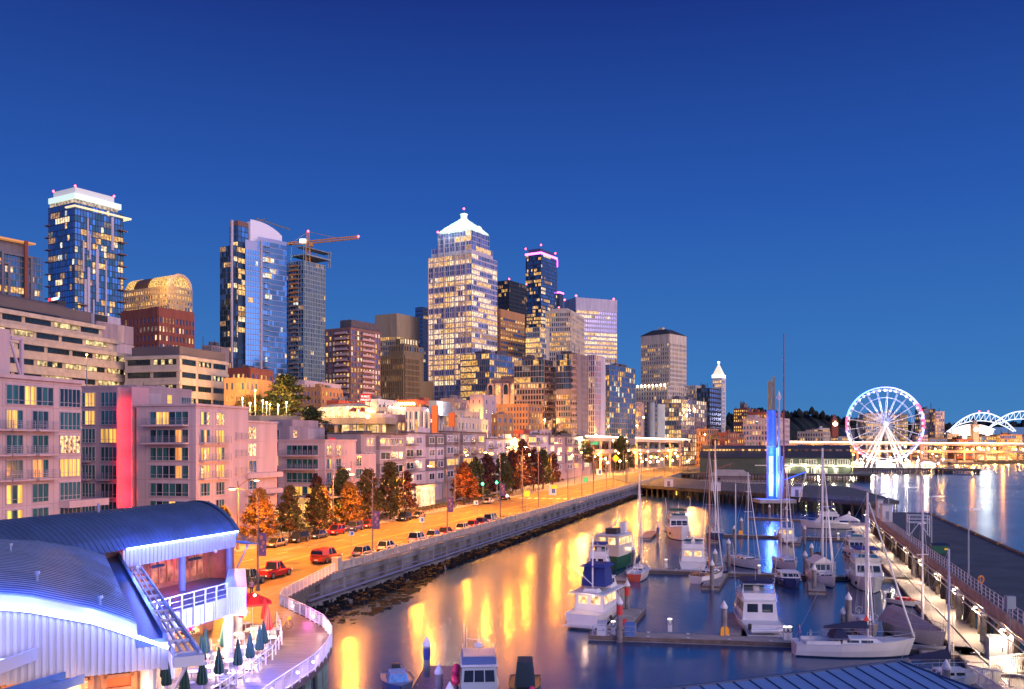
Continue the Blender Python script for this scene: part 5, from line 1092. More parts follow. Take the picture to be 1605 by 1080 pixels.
for k in range(14): a = 2*PI*k/14; m.tube([(r*.72*math.cos(a),r*.72*math.sin(a),zb(643)),(r*.72*math.cos(a),r*.72*math.sin(a),zb(594)+.9*math.cos(a+.6))], .1, 4)
for k in range(16): z = zb(643)+k*(zb(598)-zb(643))/16; m.tube([(r*.74*math.cos(PI*j/6),r*.74*math.sin(PI*j/6),z+.3*math.sin(j)) for j in range(13)], .09, 4)
m.lathe(0,0,[(r*.5,zb(643)),(r*.5,zb(600))], 10); m.build('lattice_top', mat('lattice_silver', (.22,.22,.24), .4, .5, em=(1,.85,.7), es=.06), t)
m = MB(); 
for z in (zb(742), zb(700)): m.lathe(0,0,[(r*1.1,z),(r*1.1,z+.25)], 20)
m.build('collar', MG, t)
light('blue_glow', 'POINT', (-1.2,-3.6,5), 5000, (.06,.16,1), t, .6); light('blue_glow', 'POINT', (-1.2,-3.6,14), 5000, (.06,.16,1), t, .6)
t = thing('platform', 'round edged concrete platform on piles carrying the blue pylon', 'platform', (*P(1212, 0, 260)[:2], 0)); m = MB(); m.box(-5,5.5,-4,4,3.0,4.0)
m.build('slab', W['concrete'], t); m = MB(); 
for x in (-4,-1.2,1.6,4.6):
    for y in (-3.2,3): m.tube([(x,y,-2),(x,y,3)], .45, 8)
m.build('pile', PILE, t)['kind'] = 'stuff'
t = thing('slim_post', 'slim blue lit post with a pointed cap right of the pylon', 'post', (*P(1221, 0, 260)[:2], 4)); m = MB(); m.lathe(0,0,[(.55,0),(.55,zb(700)),(.36,zb(699)),(.36,zb(627))], 10); m.build('post', mat('steel_blue_lit', (.3,.42,.7), .4, .4), t)
m = MB(); m.box(-.8,-.55,-.2,.2,.5,zb(702)); m.build('light_strip', BLT, t); m = MB(); m.lathe(0,0,[(.5,zb(627)),(.8,zb(622)),(.5,zb(620)),(.3,zb(617)),(.05,zb(613))], 10); m.build('cap', MW, t); m = MB(); m.lathe(.9,0,[(.45,0),(.45,zb(715))], 8); m.build('sleeve', W['concrete'], t)
light('blue_glow', 'POINT', (-1.2,-2,6), 1800, (.06,.16,1), t, .3)
t = thing('mast', 'tall thin dark red mast beside the pylon', 'mast', (*P(1228.5, 0, 259)[:2], 4)); m = MB(); m.tube([(0,0,0),(0,0,zb(600)),(0,0,zb(525))], .26, 6, r1=.13); m.build('pole', mat('dark_red_paint', (.22,.06,.07), .5), t); m = MB(); m.bar((-.1,0,6),(-.1,0,9),.3); m.build('bracket', MG, t)
t = thing('boom_arm', 'slanted blue arm with a yellow stay right of the blue pylon', 'arm', (*P(1230, 0, 258)[:2], ZY(752,258))); m = MB(); m.bar((0,0,0),(30*sc,-2,13*sc),.4); m.build('arm', mat('blue_paint', (.05,.15,.6), .4, em=(.05,.2,1), es=.5), t); m = MB(); m.bar((30*sc,-2,13*sc),(15*sc,-4,-33*sc),.25); m.build('stay', mat('brass_paint', (.6,.45,.2), .5), t)
# ================= the big wheel
WX, WY = P(1387, 0, 615)[:2]; t = thing('ferris_wheel', 'giant white ferris wheel with a glowing blue white rim and red light arcs', 'ferris wheel', (WX, WY, 4), R(-8)); WZ = ZY(665, 615)-4; WR = 58*615/K
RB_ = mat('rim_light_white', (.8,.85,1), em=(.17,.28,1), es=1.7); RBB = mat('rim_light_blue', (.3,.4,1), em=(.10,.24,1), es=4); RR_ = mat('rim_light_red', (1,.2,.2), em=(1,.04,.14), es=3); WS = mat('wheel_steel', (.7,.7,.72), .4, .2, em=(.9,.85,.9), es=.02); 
def arcseg(a0, a1, r, y, rad, n): return [(r*math.cos(a0+(a1-a0)*i/n), y, WZ+r*math.sin(a0+(a1-a0)*i/n)) for i in range(n+1)]
for d0, d1, mt in ((-60,-28,RB_),(-28,-20,RR_),(-20,-8,RB_),(-8,8,RR_),(8,20,RB_),(20,33,RR_),(33,100,RB_),(100,168,RBB),(168,190,RR_),(190,212,RB_),(212,236,RR_),(236,300,RB_)):
    for y in (-1.2, 1.2):
        m = MB(); m.tube(arcseg(R(d0), R(d1), WR, y, 0, max(4, (d1-d0)//4)), .42, 6); m.build('rim_light', mt, t)
m = MB()
for i in range(42): a = 2*PI*i/42; m.bar((WR*math.cos(a),-1.2,WZ+WR*math.sin(a)),(WR*math.cos(a),1.2,WZ+WR*math.sin(a)),.2)
for y in (-1.5,1.5): m.tube(arcseg(0, 2*PI, WR*.93, y, 0, 60), .14, 4); m.tube(arcseg(0, 2*PI, WR*.72, y, 0, 48), .09, 4)
m.build('rim', WS, t)
for i in range(21):
    a = 2*PI*i/21; m = MB()
    for y in (-1.4,1.4): m.bar((0,y*1.6,WZ),(WR*math.cos(a),y,WZ+WR*math.sin(a)),.17)
    for k in range(1,9): f = k/9; f2 = (k+1)/9; m.bar((WR*f*math.cos(a),-1.5,WZ+WR*f*math.sin(a)),(WR*f2*math.cos(a),1.5,WZ+WR*f2*math.sin(a)),.14)
    m.build('spoke', WS, t)
for i in range(42):
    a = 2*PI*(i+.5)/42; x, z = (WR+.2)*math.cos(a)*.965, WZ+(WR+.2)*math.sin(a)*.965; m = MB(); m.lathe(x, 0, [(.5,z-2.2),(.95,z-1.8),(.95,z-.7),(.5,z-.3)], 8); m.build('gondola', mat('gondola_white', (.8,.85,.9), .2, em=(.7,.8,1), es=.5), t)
m = MB(); m.add([(1.9*math.cos(PI*k/8), -3.2, WZ+1.9*math.sin(PI*k/8)) for k in range(16)]+[(1.9*math.cos(PI*k/8), 3.2, WZ+1.9*math.sin(PI*k/8)) for k in range(16)], [tuple(range(16))]+[(k,(k+1)%16,16+(k+1)%16,16+k) for k in range(16)]); m.build('hub', WS, t)
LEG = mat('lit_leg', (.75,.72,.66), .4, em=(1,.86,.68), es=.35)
for sx in (-1,1):
    for sy in (-1,1):
        for k in range(2): m = MB(); m.tube([(0,sy*3,WZ-.5),(sx*(11+k*4),sy*(7+k*2.5),0)], .42, 6); m.build('leg', LEG, t)
    m = MB(); m.bar((sx*7.5,-5,WZ*.36),(sx*7.5,5,WZ*.36),.3); m.build('brace', LEG, t)
m = MB(); m.bar((-8,-5,WZ*.36),(8,-5,WZ*.36),.3); m.build('brace', LEG, t)
for x in (-11,-4,4,11): light('base_floodlight', 'POINT', (x,-11,3), 5500, (1,.85,.7), t, .8)
light('rim_glow', 'POINT', (0,-9,WZ+WR*.5), 30000, (.4,.5,1), t, 3)
wq = [loc(WX, WY, *p) for p in ((-30,-14),(34,-18),(38,20),(-30,22))]
pier('pier', 'timber pier crowded with lights under the big wheel', wq, 4.0)
pier('pier', 'small far timber pier right of the big wheel pier', [loc(WX, WY, *p) for p in ((40,6),(60,2),(62,20),(40,26))], 3.0)
rr = random.Random(6)
for i, (x0, w_, d_, h, wl, lab) in enumerate(((-36,12,8,7,'red','red roofed pavilion left of the wheel legs'),(-24,10,6,4,'white','white ticket pavilion under the left wheel legs'),(-6,12,5,3.4,'cream','cream booth row directly under the wheel'),(12,8,6,5,'orange','orange kiosk right of the wheel legs'),(-52,14,10,9,'red','red hipped restaurant roof left of the wheel'),(22,9,6,4.5,'white','white shelter on the right end of the wheel pier'))):
    X, Y = loc(WX, WY, x0, -6 if i not in (4,) else 10); t = thing('pavilion', lab, 'pavilion', (X, Y, 4), ROT); m = MB(); m.box(0,w_,0,d_,0,h*.6); m.build('wall', W[wl] if i in (1,2,5) else litmat('lit_restaurant', (1,.35,.1),(1,.8,.5),.1,1.6,.8), t); m = MB(); m.frus((-.8,w_+.8,-.8,d_+.8),(w_*.3,w_*.7,d_*.4,d_*.6),h*.6,h); m.build('roof', W[wl], t)
    m = MB(); m.quad((.5,-.05,.4),(w_-.5,-.05,.4),(w_-.5,-.05,h*.5),(.5,-.05,h*.5)); m.build('window', LWH, t)
G_ = []
for i in range(26):
    X, Y = loc(WX, WY, rr.uniform(-46, 36), rr.uniform(-15,-8)); t = thing('pier_lamp', '', 'lamp', (X, Y, 4), 0, 'lamps on the wheel pier'); h = rr.uniform(2.5,6); m = MB(); m.tube([(0,0,0),(0,0,h)], .1, 5); m.build('pole', MG, t); m = MB(); m.ball((0,0,h), rr.uniform(.35,.6), 6); m.build('lamp_head', GLOWW, t); G_.append(t)
ranklabels(G_, 'bright lamp on the wheel pier, {} from the left')
for x in (-44,-22,0,24): light('pier_light', 'POINT', (*loc(WX,WY,x,-15), 8), 16000, (1,.7,.45), None, .8)
# moored barges, far yachts, buoy
for i, (px_, Y, L, h, lab, c) in enumerate(((1485,900,34,5,'white far yacht moored below the orange harbour lights','white'),(1512,880,30,4,'long grey barge moored in the far harbour','greyd'),(1465,905,20,4,'small white far cruiser nearest the wheel pier','white'),(1560,925,60,7,'dark low dock wall vessel at the far right shore','black'))):
    X = (px_-CX)*Y/K; t = thing('moored_boat', lab, 'boat', (X, Y, 0), .1); m = MB(); m.frus((-L/2,L/2,-3,3),(-L/2-1.5,L/2+1.5,-3.6,3.6),-.3,h*.5); m.build('hull', W[c], t); m = MB(); m.frus((-L*.3,L*.3,-2,2),(-L*.26,L*.22,-1.7,1.7),h*.5,h); m.build('cabin', W['white'], t); m = MB(); m.box(-L*.25,L*.2,-2.1,-1.95,h*.62,h*.82); m.build('window', LA, t)
for px_, py_, lab in ((1462,743,'white channel buoy off the wheel pier, the right one'),(1431,741,'white channel buoy off the wheel pier, the left one')):
    X, Y, Z = G(px_, py_); t = thing('buoy', lab, 'buoy', (X, Y, 0)); m = MB(); m.lathe(0,0,[(1.4,-.3),(1.5,.5),(.5,.7),(.45,3),(.1,3.6)], 10); m.build('float', MW, t); m = MB(); m.ball((0,0,3.8), .25, 6); m.build('lamp', GLOWW, t)
for x, y, e, c in ((1540,935,60000,(1,.45,.1)),(1480,930,60000,(1,.5,.15)),(1590,940,60000,(1,.45,.1))): light('harbour_light', 'POINT', ((x-CX)*y/K, y-25, 14), e, c, None, 1.5)
light('stadium_flood', 'POINT', (P(1545,0,1200)[0], 1200, 60), 60000, (.85,.95,1), None, 8)
# ================= quay wall, balustrade, rocks
WALLM = mat('quay_concrete', (.15,.145,.155), .9, var=.45, scale=.35, streak=1, bump=.2, bs=5)
def uvz(s, t, z): return uv(s, t, z)
t = thing('quay_wall', 'stained concrete quay wall with a lower pipe ledge below the road', 'wall', uv(-8,0,0), ROT)
m = MB(); m.box(.0,.25,0,330,-1,3.9); m.box(.2,.7,0,330,3.2,3.98); m.box(.2,1.5,0,330,-1,1.5); m.box(.2,2.2,0,330,-1,.6)
for i in range(55): m.box(.25,.9,3+i*6,3.7+i*6,1.4,3.3)
m.build('wall', WALLM, t); m = MB(); m.tube([(1.1,0,1.8),(1.1,330,1.8)], .14, 6); m.tube([(.75,0,2.3),(.75,330,2.3)], .08, 6); m.build('pipe', mat('violet_pipe', (.3,.28,.42), .4, .4), t)
t = thing('balustrade', 'long concrete balustrade with square posts along the road edge', 'balustrade', uv(2,0,4), ROT); BC = mat('balustrade_concrete', (.42,.36,.32), .8, var=.2, scale=1)
m = MB(); m.box(-.28,.04,0,322,.86,1.06); m.box(-.25,.01,0,322,0,.22); m.build('rail', BC, t)
pm = MB(); pm.box(-.36,.12,-.26,.26,0,1.25); me = pm.mesh('post', [BC])
for i in range(99): place('post', me, t, (0, i*3.25, 0))
m = MB()
for i in range(98):
    for k in range(4): y = .45+i*3.25+k*.62; m.box(-.2,-.04,y,y+.42,.22,.86)
stuff(m.build('panel', BC, t))
t = thing('pylon_block', 'square concrete end pier of the balustrade by the white railing', 'post', uv(1.2,-.2,4), ROT); m = MB(); m.box(-.45,.45,-.45,.45,0,1.6); m.box(-.55,.55,-.55,.55,1.6,1.75); m.build('block', BC, t)
ROCK = mat('wet_rock', (.006,.009,.014), .95, spec=.15, var=.6, scale=2, bump=.4, bs=4)
rr = random.Random(12); m = MB()
for i in range(3200):
    if i < 1100: s_ = rr.uniform(-26, 30); k = max(0, min(1, (s_+26)/30)); wd = 5.5*(1-max(0,(s_-5)/28)); t_ = rr.uniform(-6 if s_ < -8 else .8, 2.2+max(.5, wd)); 
    else: s_ = rr.uniform(20, 330); t_ = rr.uniform(1.2, 2.5)
    z = max(-.25, 1.5-(t_ if t_ > 0 else -t_*.2)*.45+rr.uniform(-.2,.2)); r_ = rr.uniform(.22,.62)*(1 if i < 1100 else 1.2); p = uv(s_, t_, z); V = []
    for q in ((-1,-1,-1),(1,-1,-1),(1,1,-1),(-1,1,-1),(-1,-1,1),(1,-1,1),(1,1,1),(-1,1,1)): V.append((p[0]+q[0]*r_*rr.uniform(.5,1),p[1]+q[1]*r_*rr.uniform(.5,1),p[2]+q[2]*r_*rr.uniform(.35,.7)))
    m.add(V, [(0,3,2,1),(4,5,6,7),(0,1,5,4),(1,2,6,5),(2,3,7,6),(3,0,4,7)])
tag(stuff(m.build('rocks', ROCK)), 'dark wet rocks piled at the foot of the quay wall', 'rocks')
# ================= waterfront restaurant
RM = mat('roof_sheet', (.58,.66,.80), .38, .5, var=.08, scale=.4); RMD = mat('dark_roof_sheet', (.09,.15,.27), .4, .4, var=.15, scale=.4); FAS = mat('white_sheet', (.50,.53,.66), .45, .2)
NEON = mat('blue_neon_tube', (.6,.7,1), em=(.30,.42,1), es=22); BST = mat('blue_steel', (.10,.22,.55), .4, .4); CRM = mat('timber_cladding', (.5,.24,.13), .6, var=.15, scale=2)
t = thing('restaurant', 'waterfront restaurant with curved corrugated metal roofs edged in blue neon', 'restaurant', (-23.8,76.6,4), ROT); RES = t
def za(a): return 8.45+2.5*max(0, math.sin(PI*a))**.75
m = MB(); ny = 34*6; na = 14; PR = (0,.07,.07,0,0,0,0)
for i in range(ny):
    y0 = -34+i*34.2/ny; y1 = y0+34.2/ny; h = .09 if i % 3 == 0 else 0
    for k in range(na):
        a, c = k/na, (k+1)/na; m.quad((-8.2*a+.1,y0,za(a)+h),(-8.2*a+.1,y1,za(a)+h),(-8.2*c+.1,y1,za(c)+h),(-8.2*c+.1,y0,za(c)+h))
    if h:
        for k in range(na):
            a, c = k/na, (k+1)/na
            for yy in (y0, y1): m.quad((-8.2*a+.1,yy,za(a)),(-8.2*a+.1,yy,za(a)+h),(-8.2*c+.1,yy,za(c)+h),(-8.2*c+.1,yy,za(c)))
m.build('vault_roof', RMD, t)
m = MB()
for k in range(na):
    a, c = k/na, (k+1)/na; m.quad((-8.2*a+.15,.1,za(a)-.5),(-8.2*a+.15,.55,za(a)+.14),(-8.2*c+.15,.55,za(c)+.14),(-8.2*c+.15,.1,za(c)-.5)); m.quad((-8.2*a+.15,.1,za(a)+.14),(-8.2*a+.15,.55,za(a)+.14),(-8.2*c+.15,.55,za(c)+.14),(-8.2*c+.15,.1,za(c)+.14))
m.build('roof_trim', RMD, t)
m = MB(); m.add([(-8.2*k/na, 0, za(k/na)-.1) for k in range(na+1)]+[(-8.2,0,4.4),(0,0,4.4)], [tuple(range(na+3))]); m.box(-8.2,-2.9,-33,-.05,4.3,8.3); m.box(-2.9,-2.4,-.4,-.05,4.4,7.2); m.box(-8.2,-2.0,-33,-.05,0,4.2); m.build('wall', CRM, t)
m = MB()
for i in range(64): y = -13.6+i*.213; m.box(.02,.12 if i % 2 else .05,y,y+.213,7.2,8.38)
m.box(-.6,.02,-13.6,.1,7.15,7.3); m.build('fascia', FAS, t)
m = MB(); m.tube([(.22,-13.4,8.5),(.22,.2,8.5)], .06, 8); m.build('neon_tube', NEON, t)
l_ = light('neon_light', 'AREA', (1.2,-6.6,8.7), 420, (.14,.22,1), t, 1, aim=(-1,0,-.35)); l_.data.shape = 'RECTANGLE'; l_.data.size = .3; l_.data.size_y = 13; l_.rotation_euler = (0, R(-115), 0)
for y in (-1.5,-5,-9,-12.5): light('roof_wash', 'POINT', (.9,y,9.2), 130, (.07,.13,1), t, .25)  # added blue points without fixtures, brighten the rear vault
# upper terrace
m = MB(); m.prism([(-2.9,-24),(5.5,-24),(5.5,-9.3),(.2,-1),(-2.9,1.5)],4.1,4.45); m.build('terrace_floor', mat('terrace_deck', (.12,.13,.2), .6), t)
m = MB(); m.box(5.35,5.55,-24,-9.2,3.25,4.6); 
for i in range(9): m.box(5.56,5.60,-9.3-i*1.55,-9.24-i*1.55,3.3,4.55)
m.prism([(-1.9,-24),(5.45,-24),(5.45,-9.4),(.1,-1.2),(-1.9,-1)],3.9,4.08); m.build('terrace_edge', FAS, t)
m = MB()
for i in range(11): y = -9.3-i*1.3; m.box(5.6,5.68,y-.05,y+.05,3.4,5.7)
m.bar((5.64,-9.2,5.7),(5.64,-23,5.7),.07); m.bar((5.64,-9.2,5.3),(5.64,-23,5.3),.03); m.bar((5.64,-9.2,4.9),(5.64,-23,4.9),.03); m.build('railing', MW, t)
m = MB()
for i in range(9): y = -9.2+i*.93; 
BX = [(5.6,-9.3),(7.0,-9.3+.42),(1.16,-.3),(.15,-1.1)]; m.prism(BX, 3.3, 5.35)
for i in range(9): f = i/9; g_ = f+.055; m.prism([(5.6+1.4*f,-9.3+.42*f-.06),(5.6+1.4*g_,-9.3+.42*g_-.06),(5.6+1.4*g_,-9.25+.42*g_),(5.6+1.4*f,-9.25+.42*f)], 3.32, 5.3)
m.prism([(5.5,-9.4),(7.1,-8.95),(1.2,-.2),(.05,-1.0)], 5.35, 5.42); m.build('duct_box', FAS, t)
GLI = litmat('lit_lounge', (1,.10,.10), (1,.45,.22), .08, .9, .9); m = MB(); m.quad((-2.88,-16,4.75),(-2.88,-.3,4.75),(-2.88,-.3,7.1),(-2.88,-16,7.1)); m.build('window', GLI, t)
m = MB()
for i in range(17): y = -16+i*.98; m.box(-2.87,-2.72,y-.05,y+.05,4.45,7.15)
m.box(-2.87,-2.66,-16,-.2,4.45,4.8); m.box(-2.87,-2.75,-16,-.2,7.0,7.2); m.build('window_frame', CRM, t)
for y, x in ((-.35,-.3),(-6.6,-.3),(-13,-.3)): m = MB(); m.lathe(x,y,[(.27,4.45),(.27,7.2)],12); m.build('column', mat('blue_column', (.2,.26,.5), .45), t)
for x, y in ((5.6,-9.0),(5.0,-15),(1.2,-1.2)): m = MB(); m.lathe(x,y,[(.33,0),(.33,3.3)],12); m.build('column', mat('white_column', (.7,.68,.66), .5), t)
m = MB(); m.quad((-1.98,-22,.2),(-1.98,-2,.2),(-1.98,-2,3.4),(-1.98,-22,3.4)); m.build('window', ROOML, t); m = MB()
for i in range(13): y = -22+i*1.67; m.box(-1.97,-1.8,y-.13,y+.13,0,3.5)
m.build('window_frame', CRM, t)
for k, (x, y) in enumerate(((-.9,-4.2),(-.9,-8.8),(-.9,-12.2))):
    m = MB(); m.box(x-.12,x+.12,y-.75,y+.75,6.55,6.75); m.bar((x,y,6.75),(x,y,7.2),.05); m.build('heater', MD, t)
m = MB(); m.ball((.15,-2.9,7.15),.16,8); m.ball((.3,-12.4,7.0),.22,8); m.bar((.2,-12.4,7.2),(.2,-12.4,7.8),.08); m.build('camera_dome', MW, t)
light('lounge_light', 'POINT', (-2,-5,6.6), 200, (1,.08,.14), t, .3); light('lounge_light', 'POINT', (-2,-11,6.6), 200, (1,.08,.14), t, .3)
light('terrace_light', 'POINT', (3,-6,6.8), 520, (.08,.14,1), t, .3); light('terrace_light', 'POINT', (3,-14,6.8), 520, (.08,.14,1), t, .3)
for y in (-20,-15,-10,-5): light('soffit_light', 'POINT', (4.6,y,3.0), 3600, (1,.62,.34), t, .3)
m = MB()
for y in (-20,-17.5,-15,-12.5,-10,-7.5,-5,-2.5): m.ball((-.3,y,3.2),.16,8); m.ball((3.6,y,3.6),.1,8)
m.build('soffit_lamp', GLOWW, t)
# end canopy with struts
m = MB(); 
for i in range(7): m.bar((.1+i*.19,.1,7.6),(.1+i*.19,1.4,7.3),.05)
m.bar((.1,.1,7.65),(1.35,.1,7.65),.1); m.bar((.1,1.4,7.35),(1.35,1.4,7.35),.12); m.bar((1.35,.1,7.6),(1.35,1.4,7.3),.1)
for y in (.3,): m.bar((1.15,y,7.4),(-.1,y-.3,4.7),.1)
m.build('end_awning', BST, t)
# lower vault
TB = R(27.1); t2 = bpy.data.objects.new('low_vault', None); 
bpy.data.objects.remove(t2)
ox, oy = -29.8+23.8, 67.6-76.6; lx, ly = ox*UY-oy*UX, ox*UX+oy*UY; rz = TB-ROT
def put(mb, name, m_): o = mb.build(name, m_, t); o.location = (lx, ly, 0); o.rotation_euler = (0,0,rz); return o
prof = [(1.1,7.42),(0,7.5),(-1.4,8.3),(-2.83,8.94),(-5.3,9.67),(-7.75,10.05),(-10.5,10.1),(-14,9.5),(-18,7.9)]
def zp(x):
    for (a, za_), (c, zc) in zip(prof, prof[1:]):
        if c <= x <= a: return za_+(zc-za_)*(a-x)/(a-c)
    return prof[-1][1]
xs = [-1.15-17*i/30 for i in range(31)]; m = MB(); nr_ = 50; dy = 32.2/nr_; PF = ((0,0),(.30,.13),(.50,.13),(.80,0))
for i in range(nr_):
    y0 = -32-.1+i*dy
    for (f0,h0),(f1,h1) in zip(PF, PF[1:]+((1,0),)):
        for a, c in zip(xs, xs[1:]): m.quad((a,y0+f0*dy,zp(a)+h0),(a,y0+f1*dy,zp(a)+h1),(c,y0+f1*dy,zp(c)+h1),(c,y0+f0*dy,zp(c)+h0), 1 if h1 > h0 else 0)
put(m, 'corrugated_roof', [RM, mat('weathered_seam', (.10,.15,.27), .6, .2, var=.3, scale=1)])  # camera-side rib flanks painted darker: groove shade put into the colour
m = MB(); m.box(-1.15,.02,-32.3,1.5,7.25,7.56); m.box(-.1,.08,-32.3,1.5,7.56,7.8); m.box(-1.27,-1.1,-32.2,0,7.5,8.0); put(m, 'gutter', mat('blue_gutter', (.10,.16,.36), .4, .4))
m = MB(); 
for i in range(136): x = -.05-i*.13; m.box(x-.13,x,-32.28 if i % 2 else -32.2,-32.1,6.25,zp(min(0,x-.06))-.3)
for i in range(108): y = -32.1+i*.3; m.box(-.07,.08 if i % 2 else .01,y,y+.3,6.25,7.26)
m.box(-.17,.12,-32.34,-31.9,6.2,7.4); put(m, 'fascia', FAS)
m = MB(); 
for a, c in zip(xs, xs[1:]): m.quad((a,-32.42,zp(a)-.5),(c,-32.42,zp(c)-.5),(c,-32.42,zp(c)+.12),(a,-32.42,zp(a)+.12)); m.quad((a,-32.42,zp(a)+.12),(c,-32.42,zp(c)+.12),(c,-32.0,zp(c)+.12),(a,-32.0,zp(a)+.12))
put(m, 'arched_trim', FAS)
m = MB(); m.tube([(.1,-32.62,7.2)]+[(x,-32.62,zp(min(0,x))-.38) for x in xs], .07, 8); put(m, 'neon_tube', NEON)
for x in (-1.5,-5,-9,-13): 
    l_ = light('neon_light', 'POINT', (0,0,0), 60, (.05,.11,1), t, .1); v = Matrix.Rotation(rz,4,'Z') @ Vector((x,-33.3,zp(x)-.1)); l_.location = (lx+v.x, ly+v.y, v.z)
for x in (-1.5,-4.5,-7.5,-10.5,-13.5):
    l_ = light('neon_wash', 'AREA', (0,0,0), 170, (.07,.16,1), t, 1); l_.data.shape = 'RECTANGLE'; l_.data.size = 3.2; l_.data.size_y = .25; v = Matrix.Rotation(rz,4,'Z') @ Vector((x,-32.7,zp(x)+.9)); l_.location = (lx+v.x, ly+v.y, v.z); l_.rotation_euler = (R(62), 0, rz)  # added one-sided strips, unseen from the camera, brighten the rib fronts blue
for x, y in ((-2,-20),(-5,-12)):
    l_ = light('roof_wash', 'POINT', (0,0,0), 330, (.10,.2,1), t, .3); v = Matrix.Rotation(rz,4,'Z') @ Vector((.5,y,8.6)); l_.location = (lx+v.x, ly+v.y, v.z)  # added blue fill beside the gutter, no lamp stands here
m = MB(); m.box(-20,-.5,-31.4,0,0,6.2); put(m, 'lower_wall', mat('salmon_wall', (.55,.33,.25), .7, var=.08, scale=.5))
for x0, x1, mt in ((-4.9,-2.9,ROOML),(-2.4,-1.2,mat('red_slat', (.5,.1,.03), em=(1,.12,.03), es=.8)),(-8.5,-6.2,mat('dim_room', (.15,.05,.08), .3, em=(.6,.12,.25), es=.3)),(-14,-11,GLI)):
    m = MB(); m.quad((x0,-31.45,2.6),(x1,-31.45,2.6),(x1,-31.45,5.9),(x0,-31.45,5.9)); w_ = put(m, 'window', mt); f = MB(); 
    for x in (x0,x1): f.box(x-.12,x+.12,-31.6,-31.4,2.4,6.1)
    f.box(x0,x1,-31.6,-31.4,5.9,6.05)
    if x0 == -2.4:
        for k in range(6): f.box(x0+.1,x1-.1,-31.7,-31.5,2.8+k*.5,3.0+k*.5)
    f.build('window_frame', CRM, w_)
for x in (-6.2,-3.5,-1): l_ = light('porch_light', 'POINT', (0,0,0), 90, (1,.45,.18), t, .2); v = Matrix.Rotation(rz,4,'Z') @ Vector((x,-32.6,5.4)); l_.location = (lx+v.x, ly+v.y, v.z)
for x, y in ((-.65,-31.9),(-.65,-24),(-.65,-16)): m = MB(); m.lathe(x,y,[(.34,0),(.34,6.25)],12); put(m, 'column', mat('white_column', (.7,.68,.66)))
m = MB(); 
for x in (.33,.65,.95,1.25): m.bar((x,2,6.95),(x,-33.6,6.95),.07,.12)
for i in range(14): y = 2-i*2.7; m.bar((.28,y,6.98),(1.3,y,6.98),.12,.16)
for x in (.28,1.3): m.bar((x,2,7.0),(x,-33.6,7.0),.1,.26)
m.box(.18,1.4,-34.0,-33.4,6.6,7.05); put(m, 'louvred_awning', FAS)
for a, c in (((.9,-33.2,6.7),(-.5,-32,3.6)),((.9,-22,6.8),(-.4,-22,4.6)),((.9,-12,6.8),(-.4,-12,4.6))): m = MB(); m.bar(a, c, .12); put(m, 'strut', FAS)
m = MB(); CP = [(-4.9,-32.4),(-7.9,-37.2),(-17,-37.2),(-17,-32.4)]; m.prism(CP, 7.2, 7.4); m.bar((-4.9,-32.4,7.45),(-7.9,-37.2,7.45),.08,.5); m.bar((-7.9,-37.2,7.45),(-17,-37.2,7.45),.08,.5); put(m, 'porch_canopy', FAS)
m = MB(); m.prism([(-5.6,-32.8),(-8.1,-36.9),(-16.8,-36.9),(-16.8,-32.8)], 7.41, 7.44); put(m, 'lit_canopy_top', mat('lit_canopy', (.9,.92,1), em=(.6,.68,1), es=1.6))
m = MB(); 
for a, c in (((-3.9,-32.4,6.4),(-9.3,-36.6,6.3)),((-3.2,-32.4,6.2),(-8.4,-36.9,6.1))): m.bar(a, c, .1, .36)
for k in range(5): f = k/5+.1; m.bar((-3.9-5.4*f,-32.4-4.2*f,6.4-.1*f),(-3.2-5.2*f,-32.4-4.5*f,6.2-.1*f),.06,.12)
put(m, 'steel_bracket', BST); m = MB(); m.box(-7.2,-6.8,-35.0,-34.7,6.55,6.85); put(m, 'floodlight', MD)
for x, y in ((-6.5,-16),(-2.5,-30.5),(-11,-10),(-5,-27),(-9.5,-24)): m = MB(); m.tube([(x,y,zp(x)),(x,y,zp(x)+.5)], .07, 6); m.lathe(x,y,[(.12,zp(x)+.4),(.12,zp(x)+.55)],8); put(m, 'vent', MG)
m = MB(); m.tube([(-3.5,-12,za(.43)),(-3.5,-12,za(.43)+.7)], .09, 6); m.tube([(-3.5,-22,za(.43)),(-3.5,-22,za(.43)+.5)], .07, 6); m.build('vent', MG, t)
# ---------------- curved boardwalk
OUT = [(-22.1,111.4),(-22.9,100),(-23.5,91.5),(-23.0,88.4),(-20.7,84.8),(-18.9,82),(-17.6,79.7),(-16.4,77.6),(-15.5,75.2),(-14.7,72.8),(-14.2,70.3),(-13.9,66.9),(-13.9,63.1),(-14.3,60.2),(-14.9,56),(-15.6,48.3),(-16.2,38),(-16.6,24)]
PLANK = bpy.data.materials.new('boardwalk_planks'); PLANK.use_nodes = True; nt_ = PLANK.node_tree; bb = nt_.nodes['Principled BSDF']; g = nt_.nodes.new('ShaderNodeNewGeometry'); mp = nt_.nodes.new('ShaderNodeMapping'); mp.inputs['Rotation'].default_value = (0,0,R(20)); mp.inputs['Scale'].default_value = (.3,7,1)
wv = nt_.nodes.new('ShaderNodeTexNoise'); wv.inputs['Scale'].default_value = 1; rp = nt_.nodes.new('ShaderNodeValToRGB'); nt_.links.new(g.outputs['Position'], mp.inputs[0]); nt_.links.new(mp.outputs[0], wv.inputs[0]); nt_.links.new(wv.outputs[0], rp.inputs[0]); stops(rp, [(.3,(.07,.05,.05)),(.7,(.24,.18,.17))]); nt_.links.new(rp.outputs[0], bb.inputs['Base Color']); bb.inputs['Roughness'].default_value = .55
m = MB(); m.prism([(-24.6,111)]+OUT+[(-34,24),(-34,70),(-29,84),(-26,92)], 3.6, 4.05); bw = struct(m.build('boardwalk', PLANK))
m = MB()
